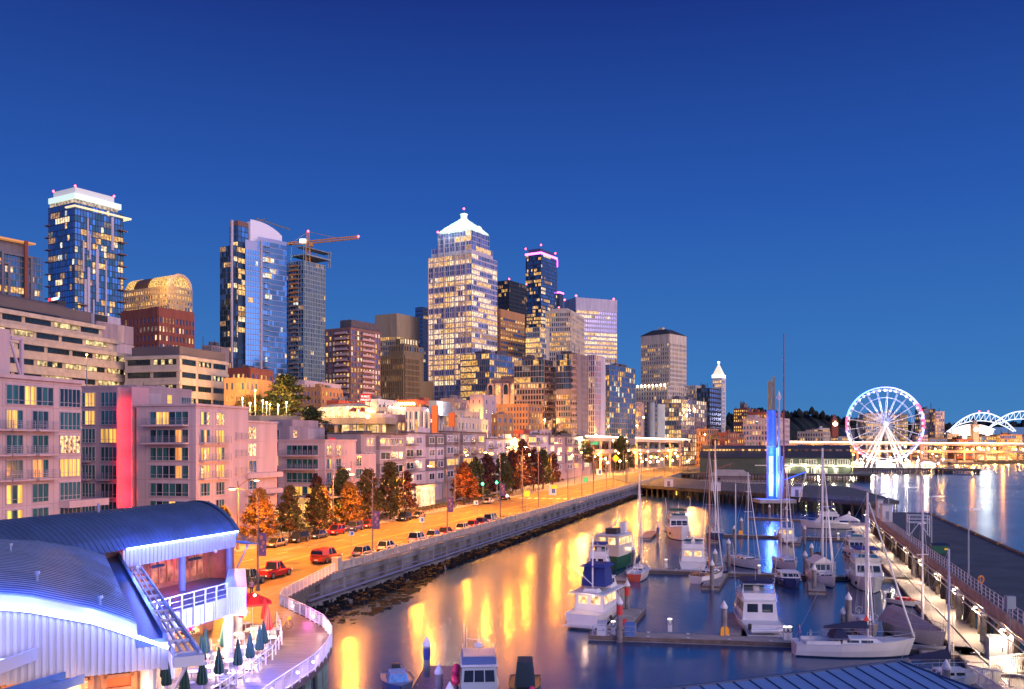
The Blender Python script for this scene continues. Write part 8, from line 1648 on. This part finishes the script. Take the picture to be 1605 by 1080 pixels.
m = MB(); A = (0,0,6); B_ = (-30,0,6); m.add([A, B_, (-30,-13,3.4), (4.5,-13,3.4)], [(0,1,2,3)]); m.add([A, (4.5,-13,3.4), (2.2,3.6,3.4)], [(0,1,2)]); m.add([A, B_, (-30,3.6,3.4), (2.2,3.6,3.4)], [(3,2,1,0)]); m.build('roof', RB2, t)
m = MB()
for i in range(25): x = -.3-i*1.15; m.bar((x,0,6.03),(x+.0,-13,3.43),.05,.07)
for i in range(6): f = (i+1)/7; m.bar((4.5*f,-13*f,6-2.6*f+.03),(4.5*f,-13,3.43),.05,.07)
m.bar((0,0,6.05),(4.5,-13,3.45),.12); m.bar(A, B_, .18); m.build('seam', mat('dark_seam', (.04,.07,.16), .5), t)
light('roof_blue', 'POINT', (-6,-9,9), 1, (.2,.3,1), t, .3)
# ================= boats
HW = mat('hull_white', (.74,.74,.78), .25, coat=.4, var=.05, scale=.7); HC = mat('hull_cream', (.62,.55,.5), .3, coat=.3); HB = mat('hull_blue', (.03,.06,.22), .2, coat=.5); HG = mat('hull_green', (.02,.10,.05), .4); HR = mat('transom_red', (.45,.07,.02), .3, coat=.4); BOT = mat('bottom_paint', (.03,.05,.12), .6); DKW = mat('deck_white', (.68,.69,.73), .5); TK = mat('teak', (.35,.17,.07), .5, var=.2, scale=4); CVB = mat('canvas_blue', (.02,.04,.22), .8); CVN = mat('canvas_navy', (.012,.02,.08), .85); CVG = mat('canvas_green', (.01,.09,.06), .8); CVP = mat('canvas_pinkgrey', (.36,.27,.29), .85, var=.1, scale=1); ALU = mat('aluminium_mast', (.58,.56,.62), .35, .5); WND = mat('boat_window', (.03,.045,.07), .08, .3); LITW = litmat('lit_cabin', (1,.4,.1), (1,.75,.4), .5, 2.4, 1.5); TGT = mat('tinted_green', (.05,.15,.2), .1, .3); RUB = mat('fender_dark', (.03,.03,.06), .6); ORB = mat('orange_buoy', (.8,.2,.03), .5); PKB = mat('pink_buoy', (.85,.04,.12), .4)
def hull(t, L, B, F, paint_, tr=.8, sheer=.45, deck=DKW, stripe=BOT, blunt=2.2):
    n = 14; m = MB(); rows = []
    for i in range(n+1):
        s_ = i/n; f = max(0,(s_-.35)/.65); hb = B/2*(1-f**blunt)*(tr+(1-tr)*min(1,s_/.35)**.7) if s_ < 1 else .03; z = F*(1+sheer*s_*s_); x = -L/2+L*s_; rk = .10*L*max(0,s_-.75)/.25
        rows.append([(x-rk*.9,0,-.35),(x-rk*.8,hb*.62,-.2),(x-rk*.5,hb*.82,.14),(x-rk*.25,hb*.93,z*.5),(x,hb,z),])
    for side in (1,-1):
        b0 = len(m.v)
        for r in rows:
            for p in r: m.v.append((p[0],p[1]*side,p[2]))
        for i in range(n):
            for k in range(4): a = b0+i*5+k; m.f.append([a,a+5,a+6,a+1] if side > 0 else [a,a+1,a+6,a+5]); m.m.append(1 if k < 2 else 0)
    r = rows[0]; m.add([(p[0],p[1],p[2]) for p in r]+[(p[0],-p[1],p[2]) for p in r[::-1]], [tuple(range(10))], 2); m.build('hull', [paint_, stripe, HR if paint_ is HRW else paint_], t)
    d = MB(); V = [(r[4][0],r[4][1]*.97,r[4][2]-.05) for r in rows]; V2 = [(r[4][0],-r[4][1]*.97,r[4][2]-.05) for r in rows]; d.add(V+V2, [(i,n+1+i,n+2+i,i+1) for i in range(n)]); d.build('deck', deck, t)
    g = MB()
    for side in (1,-1): g.tube([(r[4][0],r[4][1]*side,r[4][2]) for r in rows], .045, 5)
    g.build('gunwale', paint_ if paint_ is not HG else DKW, t); return rows
HRW = HC.copy(); HRW.name = 'hull_cream_red_stern'
def cabin(t, x0, x1, w0, z0, z1, fr=.5, bk=.15, tp=.85, mt=HW, wins=True, wm=None, roof=True, wz=(.42,.85), name='cabin'):
    m = MB(); m.frus((x0,x1,-w0/2,w0/2),(x0+bk,x1-fr,-w0/2*tp,w0/2*tp),z0,z1); o = m.build(name, mt, t)
    if roof: m = MB(); m.box(x0+bk-.15,x1-fr+.2,-w0/2*tp-.12,w0/2*tp+.12,z1,z1+.08); m.build('roof', DKW, t)
    if wins:
        wm = wm or WND; h = z1-z0; za_, zb_ = z0+h*wz[0], z0+h*wz[1]; yy = lambda z: w0/2*(1-(1-tp)*(z-z0)/h)+.012
        k = max(2, int((x1-x0-fr)/1.1)); xx0, xx1 = x0+bk+.25, x1-fr-.2
        for i in range(k):
            a, c = xx0+(xx1-xx0)*(i+.08)/k, xx0+(xx1-xx0)*(i+.92)/k
            for s_ in (-1,1): m = MB(); m.quad((a,s_*yy(za_),za_),(c,s_*yy(za_),za_),(c,s_*yy(zb_),zb_),(a,s_*yy(zb_),zb_)); m.build('window', wm, o)
        fx = lambda z: x1-fr*(z-z0)/h+.015; bx = lambda z: x0+bk*(z-z0)/h-.015
        for i in range(3): a, c = (-.42+i*.29)*w0, (-.42+i*.29+.26)*w0; m = MB(); m.quad((fx(za_),a,za_),(fx(za_),c,za_),(fx(zb_),c*.95,zb_),(fx(zb_),a*.95,zb_)); m.build('window', wm, o)
        for i in range(2): a, c = (-.36+i*.42)*w0, (-.36+i*.42+.3)*w0; m = MB(); m.quad((bx(za_),a,za_),(bx(za_),c,za_),(bx(zb_),c,zb_),(bx(zb_),a,zb_)); m.build('window', wm, o)
    return o
def rails(t, rows, z=.6, i0=4):
    m = MB(); 
    for side in (1,-1):
        P_ = [(r[4][0],r[4][1]*side*.96,r[4][2]) for r in rows[i0:]]; m.tube([(p[0],p[1],p[2]+z) for p in P_], .025, 4)
        for p in P_[::2]: m.bar(p,(p[0],p[1],p[2]+z),.03)
    m.build('deck_rail', ALU, t)
def rig(t, L, F, mx_, mh, boom=True, cover=CVN, r=.11, jib=True, stays=True, ml=None, boomlen=None, sw=None):
    m = MB(); m.tube([(mx_,0,F*.8),(mx_,0,mh)], r, 8, r1=r*.75); m.build('mast', ml or ALU, t); m = MB()
    for f in (.55,.78): z = F+(mh-F)*f; m.bar((mx_,-.9*(1.3-f),z),(mx_,.9*(1.3-f),z),.05)
    m.build('spreader', ALU, t)
    if boom:
        bl = boomlen or L*.36; m = MB(); m.tube([(mx_,0,F+1.35),(mx_-bl,0,F+1.25)], .08, 6); m.build('boom', ALU, t); m = MB(); V = []
        n = 8
        for i in range(n+1):
            f = i/n; x = mx_-bl*f; hh = .62*(1-f)**.8+.18; ww = .16
            V += [(x,-ww,F+1.3),(x,-ww*.5,F+1.3+hh),(x,ww*.5,F+1.3+hh),(x,ww,F+1.3)]
        m.add(V, [(i*4+k,i*4+(k+1)%4,(i+1)*4+(k+1)%4,(i+1)*4+k) for i in range(n) for k in range(4)]+[(0,1,2,3),(n*4+3,n*4+2,n*4+1,n*4)]); m.add([(mx_+.14,-.14,F+1.3),(mx_-.5,-.14,F+1.3),(mx_+.05,0,F+3.0),(mx_+.14,.14,F+1.3),(mx_-.5,.14,F+1.3)], [(0,1,2),(3,2,4),(0,2,3),(1,4,2)]); m.build('sail_cover', cover, t)
    if jib: m = MB(); m.tube([(L/2-.1,0,F*1.45),(mx_+.15,0,mh*.94)], .10, 6, r1=.05); m.build('furled_jib', DKW, t)
    if stays:
        m = MB(); m.tube([(-L/2,0,F),(mx_,0,mh)], .014, 3)
        for s_ in (-1,1): m.tube([(mx_-.2,s_*(sw or L*.14),F),(mx_,s_*.5,F+(mh-F)*.55),(mx_,0,mh*.93)], .014, 3)
        m.build('stay', ALU, t)
def sailboat(lab, X, Y, rz, L, B, F, mh, paint_=HW, cover=CVN, mx=.05, cab=True, jib=True, mizzen=None, dodger=None, boom=True, r=.11, deck=DKW, extra=None, mastm=None):
    t = thing('sailboat', lab, 'sailboat', (X,Y,0), R(rz), 'boats in the marina'); rows = hull(t, L, B, F, paint_, .62, .35, deck)
    if cab: cabin(t, -L*.12, L*.24, B*.55, F-.05, F+.5, .9, .1, .8, roof=False, wz=(.3,.7))
    m = MB(); m.frus((-L*.42,-L*.14,-B*.28,B*.28),(-L*.41,-L*.15,-B*.24,B*.24),F+.0,F+.02); m.box(-L*.42,-L*.14,-B*.34,-B*.27,F-.04,F+.28); m.box(-L*.42,-L*.14,B*.27,B*.34,F-.04,F+.28); m.build('cockpit', deck, t)
    m = MB(); m.tube([(-L*.36,.35*math.cos(PI*k/6),F+.75+.35*math.sin(PI*k/6)) for k in range(13)], .03, 5); m.bar((-L*.36,0,F),(-L*.36,0,F+.75),.08); m.build('wheel', ALU, t)
    rig(t, L, F, L*mx, mh, boom, cover, r, jib, ml=mastm); rails(t, rows, .55, 2)
    if mizzen: m = MB(); m.tube([(-L*.3,0,F),(-L*.3,0,mizzen)], r*.8, 8); m.build('mizzen_mast', ALU, t)
    if dodger: m = MB(); m.frus((-L*.2,-L*.06,-B*.3,B*.3),(-L*.17,-L*.1,-B*.24,B*.24),F+.4,F+1.25); m.build('dodger', dodger, t)
    return t
def motorboat(lab, X, Y, rz, L, B, F, fly=True, paint_=HW, canopy=None, lit=False, h1=1.9, swim=True, arch=True, name='motor_yacht', cat='motor boat', pole=None, tmat=None, stripe=BOT):
    t = thing(name, lab, cat, (X,Y,0), R(rz), 'boats in the marina'); rows = hull(t, L, B, F, paint_, .92, .5, stripe=stripe, blunt=2.6); z1 = F+h1
    cabin(t, -L*.30, L*.22, B*.84, F-.05, z1, 1.5, .1, .9, wm=LITW if lit else WND)
    if fly:
        m = MB(); m.frus((-L*.26,L*.06,-B*.36,B*.36),(-L*.26,L*.12,-B*.40,B*.40),z1+.08,z1+.75); m.build('flybridge', HW, t); m = MB(); m.quad((L*.10,-B*.3,z1+.75),(L*.10,B*.3,z1+.75),(L*.07,B*.27,z1+1.15),(L*.07,-B*.27,z1+1.15)); m.build('windscreen', TGT, t)
        m = MB(); m.box(-L*.12,-L*.07,-.3,.3,z1+.3,z1+1.2); m.build('helm_seat', DKW, t)
    if arch: m = MB(); m.tube([(-L*.26,-B*.4,z1),(-L*.2,-B*.36,z1+1.6),(-L*.2,B*.36,z1+1.6),(-L*.26,B*.4,z1)], .07, 6); m.lathe(-L*.2,0,[(.28,z1+1.65),(.28,z1+1.85),(.05,z1+1.95)],10); m.build('radar_arch', HW, t)
    if canopy: m = MB(); m.frus((-L*.24,L*.08,-B*.38,B*.38),(-L*.20,L*.05,-B*.30,B*.30),z1+1.75,z1+2.0); m.build('bimini', canopy, t); m = MB(); [m.bar((x,y,z1+.7),(x,y,z1+1.8),.04) for x in (-L*.22,L*.06) for y in (-B*.36,B*.36)]; m.build('bimini_pole', ALU, t)
    if swim: m = MB(); m.box(-L/2-.9,-L/2+.05,-B*.42,B*.42,.28,.4); m.build('swim_platform', DKW, t)
    if pole: 
        for y in (-B*.42,B*.42): m = MB(); m.tube([(0,y,F),(-.6,y*1.3,pole)], .035, 5); m.build('outrigger', ALU, t)
    m = MB(); m.tube([(-L*.15,.2,z1+.7),(-L*.15,.2,z1+3.4)], .025, 4); m.build('antenna', ALU, t); rails(t, rows, .7, 6)
    for i in (4,7,10): r_ = rows[i][4]; m = MB(); m.ball((r_[0],-r_[1]-.12,r_[2]*.5),.17,8,sz=1.6); m.build('fender', RUB, t)
    return t
def fromstern(px_, py_, L, rz, f=.5): X, Y, Z = G(px_, py_, 0); return X+math.cos(R(rz))*L*f, Y+math.sin(R(rz))*L*f
# 1 white trawler
X, Y = fromstern(912, 985, 12, 66); t = motorboat('white trawler yacht with lit cabin windows and blue canvas, stern to the camera', X, Y, 66, 12, 4.2, 1.5, fly=False, canopy=None, lit=True, h1=1.9, arch=False, name='trawler')
m = MB(); m.box(-4.4,3.2,-2.1,2.1,3.42,3.55); m.build('upper_deck', DKW, t); cabin(t, .2, 2.6, 2.6, 3.55, 4.7, .6, .1, .9, name='pilothouse'); m = MB(); m.frus((-2.2,.6,-1.4,1.4),(-1.8,.4,-1.2,1.2),4.0,6.2); m.build('canvas_enclosure', CVB, t); m = MB(); m.frus((-2.6,.8,-1.6,1.6),(-2.2,.5,-1.2,1.2),6.2,6.5); m.build('bimini', CVB, t)
m = MB(); m.tube([(-2.4,0,3.5),(-2.4,0,9.6)], .09, 6); m.build('mast', MW, t); m = MB(); m.tube([(-2.4,0,4.2),(-6.6,.4,6.4)], .05, 5); m.build('boom', MW, t); m = MB(); m.frus((-4.2,-2.8,-1.2,.6),(-4.0,-3.0,-1.0,.4),3.6,4.0); m.build('tender', HW, t); light('cabin_light', 'POINT', (-5,0,3.0), 60, (1,.6,.4), t, .1)
X, Y = fromstern(938, 918, 9, 74); motorboat('small flybridge boat tucked behind the white trawler', X, Y+6, 74, 9, 3.2, 1.2, lit=False, canopy=CVB)
# 3 green workboat
X, Y = fromstern(950, 893, 11, 62); t = thing('workboat', 'boxy white cabined workboat with a dark green hull and lit windows', 'work boat', (X,Y,0), R(62), 'boats in the marina'); rows = hull(t, 11.5, 4.4, 2.2, HG, .9, .35, blunt=2.8); cabin(t, -5.2, 1.0, 4.0, 2.2, 5.4, .1, 0, 1.0, mt=HC, wm=LITW, wz=(.55,.9)); cabin(t, 1.0, 3.4, 2.8, 2.2, 4.6, .3, 0, .95, wm=LITW); m = MB(); m.box(-3.5,-1.5,-.9,.9,5.5,6.4); m.build('wheelhouse', MD, t); m = MB(); m.tube([(-.5,0,5.4),(-.5,0,9)], .05, 5); m.bar((-3,0,6.4),(.2,0,8.2),.12); m.build('antenna', MW, t); m = MB(); m.box(-.2,.8,-1.2,-.2,5.4,7.2); m.build('funnel', HW, t)
light('deck_light', 'POINT', (2,-3,2.6), 120, (1,.7,.3), t, .1)
X, Y = fromstern(994, 912, 9.5, 74); sailboat('sailboat with an orange red transom and tall pale mast', X, Y, 74, 9.5, 3.3, 1.1, 15.6, HRW, CVN, mx=.08, jib=True, r=.13)
X, Y = fromstern(1068, 848, 13, 85); motorboat('large white cruiser with a dark green canopy top, bow to the camera', X, Y, -95, 13, 4.9, 2.0, canopy=CVG, h1=2.1, pole=8.5)
X, Y = fromstern(1088, 897, 12, 78); motorboat('grey white motor yacht with lit saloon behind the wooden decked sailboat', X, Y+1, 78, 12, 4.4, 1.3, lit=True, canopy=None)
X, Y = fromstern(1090, 915, 9, 52); sailboat('wooden decked sailboat with a tall orange brown mast', X, Y, 52, 9, 3.4, 1.1, 19.3, HW, CVB, mx=.0, deck=TK, mastm=mat('varnished_mast', (.5,.22,.12), .4), r=.14, boom=False)
X, Y = fromstern(1127, 852, 11, 85); sailboat('dark blue hulled sailboat with its bow to the camera', X, Y, -95, 11, 3.7, 1.5, 20.8, HB, CVP, mx=.0, r=.16)
X, Y = fromstern(1171, 894, 10, 80); sailboat('two masted white ketch with a small wheelhouse', X, Y, -76, 10, 3.6, 1.2, 15.4, HW, CVN, mx=.12, mizzen=13.4, boom=False)
X, Y = fromstern(1239, 852, 8, 88); motorboat('small white motor boat with orange lit cabin on the far dock', X, Y, 88, 8, 3.0, 1.1, fly=False, lit=True, h1=1.6)
X, Y = fromstern(1243, 898, 10, 85); sailboat('white sailboat with twin pale masts behind the small blue boat', X, Y, -92, 10, 3.4, 1.2, 16.3, HW, CVB, mx=.05, mizzen=15.6, boom=False)
X, Y = fromstern(1246, 924, 7, 85); t = motorboat('small dark blue hulled boat with round white seats, bow to the camera', X, Y, -93, 7, 3.2, 1.0, fly=False, paint_=HB, h1=.9, arch=False)
X, Y = fromstern(1304, 908, 11, 85); sailboat('white sailboat with a thick pale mast behind the canvas tented one', X, Y, -92, 11, 3.7, 1.3, 19.4, HW, CVN, mx=.0, r=.2)
X, Y = fromstern(1303, 923, 9.5, 85); t = sailboat('white wheelhouse sailboat under a small pitched canvas', X, Y, -92, 9.5, 3.4, 1.2, 14.0, HW, CVN, mx=.18, boom=False, r=.07); cabin(t, -2.6, .4, 2.4, 1.2, 3.0, .3, .1, .9, roof=False); m = MB(); m.add([(-3,-1.5,3.0),(.8,-1.5,3.0),(.8,1.5,3.0),(-3,1.5,3.0),(-3,0,3.9),(.8,0,3.9)], [(0,1,5,4),(2,3,4,5),(1,2,5),(3,0,4)]); m.build('canvas_tent', mat('tent_white', (.7,.7,.7)), t)
X, Y, Z = G(1292, 828, 0); motorboat('white cabin cruiser lying sideways under the pylon platform', X, Y, 163, 11, 3.6, 1.3, lit=False, canopy=CVB)
X, Y = fromstern(1198, 999, 12.5, 84); t = motorboat('big white motor yacht carrying a dinghy across its stern', X, Y, 84, 12.5, 4.4, 1.3, canopy=CVN, h1=2.0, pole=9)
d = thing('dinghy', 'white inflatable dinghy across the stern of the big motor yacht', 'dinghy', (X-math.cos(R(84))*6.7, Y-math.sin(R(84))*6.7, .55), R(-4)); m = MB(); m.tube([(-1.5,-.45,.25),(1.2,-.45,.3),(1.7,-.2,.36),(1.8,0,.38),(1.7,.2,.36),(1.2,.45,.3),(-1.5,.45,.25)], .24, 8); m.build('tube', HW, d); m = MB(); m.box(-1.4,1.5,-.4,.4,.1,.2); m.build('floor', DKW, d); m = MB(); m.box(-1.7,-1.4,-.2,.2,.3,.9); m.build('outboard', MD, d)
t = sailboat('big white sailboat moored side on, with a navy covered boom', 32.4, 84.6, -4, 11.2, 3.5, 1.25, 15.4, HW, CVN, mx=.11, dodger=CVN, r=.13)
m = MB(); m.add([(1.35,-.2,3.3),(.75,-.2,3.3),(1.05,-.2,3.9)], [(0,1,2)]); m.build('red_flash', PB, t)
pr = thing('person', 'blurred figure in violet standing at the stern of the big white sailboat', 'person', (27.3,84.9,1.25), 1.2)
v = [(0,0,.9),(0,0,1.1),(0,.01,1.33),(0,0,1.45),(0,.0,1.58),(0,0,1.66),(-.18,0,1.34),(-.24,-.06,1.08),(-.2,-.2,.95),(-.18,-.26,.92),(.18,0,1.34),(.25,.02,1.08),(.24,-.1,.88),(.23,-.14,.8),(-.09,0,.84),(-.1,-.03,.46),(-.1,.02,.08),(-.1,-.12,.03),(.09,0,.84),(.1,-.02,.46),(.1,.03,.08),(.1,-.11,.03)]
o = body_chain('body', v, e, rad, 0, [SKIN, mat('violet_trousers', (.16,.10,.3), .8), mat('violet_jacket', (.22,.14,.4), .8), MATS['brown_hair']], pr)
for p in o.data.polygons: c = p.center; p.material_index = 1 if c.z < .9 and abs(c.x) < .2 else (2 if c.z < 1.42 and not c.z < .96 else (3 if c.z > 1.62 or (c.y > .04 and c.z > 1.5) else 0))
X, Y = fromstern(1371, 1003, 8, 82); sailboat('small pale sailboat half hidden behind the big white sailboat', X, Y, -100, 8, 2.8, 1.1, 13.0, HC, CVB, mx=.05, boom=False, r=.08, cab=True)
X, Y = fromstern(1398, 932, 13, 78); motorboat('white motor yacht with royal blue canvas beside the lit walkway', X-2.2, Y, -103, 13, 4.3, 1.5, canopy=CVB, h1=2.0)
X, Y = fromstern(1368, 884, 9, 80); motorboat('small white cruiser behind the one with royal blue canvas', X, Y+5, -100, 9, 3.3, 1.2, h1=1.7)
t = thing('skiff', 'small cluttered skiff with an outboard beside the lit walkway', 'skiff', (*G(1420,949,0)[:2],0), R(-60), 'boats in the marina'); hull(t, 4.6, 1.8, .6, HW, .9, .3); m = MB(); m.box(-2.6,-2.25,-.2,.2,.3,1.2); m.build('outboard', MD, t); m = MB(); m.box(-1.2,.4,-.5,.5,.5,.95); m.build('crate', PB, t); m = MB(); m.ball((1.2,-.3,.85),.22,8); m.build('buoy', ORB, t)
t = sailboat('sailboat wrapped in a pinkish grey tarpaulin tent beside the walkway', 41.4, 91.3, -80, 9, 3.6, 1.25, 15.0, HC, CVN, mx=.1, boom=False, cab=False, r=.12, jib=False)
m = MB(); n = 10
for i in range(n):
    f0, f1 = i/n, (i+1)/n; g_ = lambda f: (-4.2+8.0*f, 1.78*(1-max(0,(f-.4)/.6)**2.0)+.04, 1.3+.3*f*f, 2.9-1.0*f)
    a, c = g_(f0), g_(f1)
    for s_ in (-1,1): m.quad((a[0],s_*a[1],a[2]),(c[0],s_*c[1],c[2]),(c[0],s_*c[1]*.35,c[3]-.25),(a[0],s_*a[1]*.35,a[3]-.25)); m.quad((a[0],s_*a[1]*.35,a[3]-.25),(c[0],s_*c[1]*.35,c[3]-.25),(c[0],0,c[3]),(a[0],0,a[3]))
m.add([(-4.2,-1.8,1.3),(-4.2,1.8,1.3),(-4.2,.6,2.65),(-4.2,0,2.9),(-4.2,-.6,2.65)], [(0,1,2,3,4)]); m.build('tarpaulin', CVP, t)
t = sailboat('white sailboat with a navy sail cover beside the blue roof', 35.8, 73.2, 2, 9, 3.0, 1.1, 11.4, HW, CVN, mx=.0, r=.11, jib=False)
# bottom boats
t = thing('skiff', 'open aluminium skiff loaded with blue tarped gear at the bottom edge', 'skiff', (-9.2,72,0), R(-78), 'boats in the marina'); hull(t, 5.6, 2.6, .95, mat('aluminium_blue', (.16,.24,.4), .35, .5), .9, .3, deck=MG); m = MB(); q = random.Random(3); m.frus((-1.6,.9,-.9,.9),(-1.3,.6,-.65,.65),.85,1.6); m.build('tarped_gear', mat('tarp_blue', (.10,.28,.5), .6, var=.3, scale=3), t); m = MB(); m.box(-2.4,-1.9,-.35,.35,.9,1.8); m.build('engine_box', MD, t)
t = thing('fishing_boat', 'aluminium cabin boat hung with pink buoys at the bottom edge', 'fishing boat', (-2.6,69.3,0), R(-86), 'boats in the marina'); hull(t, 8.4, 3.2, 1.2, mat('aluminium_pale', (.4,.45,.5), .35, .5), .92, .4, deck=MG); cabin(t, -1.6, 2.0, 2.8, 1.2, 3.2, .25, .1, .92, mt=mat('aluminium_cabin', (.45,.52,.52), .4, .3), wm=DB); m = MB(); m.box(-1.5,1.6,-1.3,1.3,3.3,3.8); m.build('roof_rack', mat('rack_blue', (.08,.14,.3), .6), t); m = MB(); [m.tube([(x,y,3.8),(x,y,h)], .022, 5) for x, y, h in ((-.6,-.9,5.6),(.2,0,5.2),(.6,.8,5.0),(-1,.5,6.4),(-1.2,-1.1,5.9))]; m.bar((-.6,-.9,4.8),(.6,.8,4.8),.04); m.build('antenna', ALU, t); m = MB(); m.lathe(.1,0,[(.3,4.3),(.34,4.4),(.34,4.55),(.05,4.7)],10); m.build('radar', MW, t); m = MB(); m.box(-1.3,1.4,-1.2,1.2,3.82,3.9); [m.bar((x,y,3.8),(x,y,4.25),.04) for x in (-1.3,0,1.4) for y in (-1.2,1.2)]; m.bar((-1.3,-1.2,4.25),(1.4,-1.2,4.25),.04); m.bar((-1.3,1.2,4.25),(1.4,1.2,4.25),.04); m.build('roof_rail', ALU, t); m = MB(); m.frus((-3.6,-2.0,-1.1,1.1),(-3.5,-2.1,-.9,.9),1.1,1.9); m.build('gear_locker', mat('tarp_blue', (.10,.28,.5)), t)
for i, (x, y, z) in enumerate(((.5,-1.75,2.6),(-.1,-1.8,1.9),(1.0,-1.75,1.9),(-.7,-1.7,2.5),(-1.1,-1.75,1.8))): m = MB(); m.ball((x,y,z),.33,10); m.build('buoy', PKB, t)
t = thing('fishing_boat', 'dark canvas topped open boat right of the pink buoy boat', 'fishing boat', (1.0,70.2,0), R(-92), 'boats in the marina'); hull(t, 7, 2.6, 1.0, mat('dark_teal_hull', (.03,.06,.09), .4), .92, .4, deck=MD); m = MB(); m.frus((-1.5,.8,-.8,.8),(-1.3,.5,-.6,.6),1.0,3.0); m.build('canvas_cabin', mat('canvas_dark', (.02,.045,.07), .8), t); m = MB(); m.ball((1.9,.6,1.3),.2,8); m.build('buoy', PKB, t)
for x, y, e_ in ((-7,76,140),(-2,72,120)): light('quay_blue', 'POINT', (x-12,y-14,9), e_*34, (.20,.22,1), None, .5)
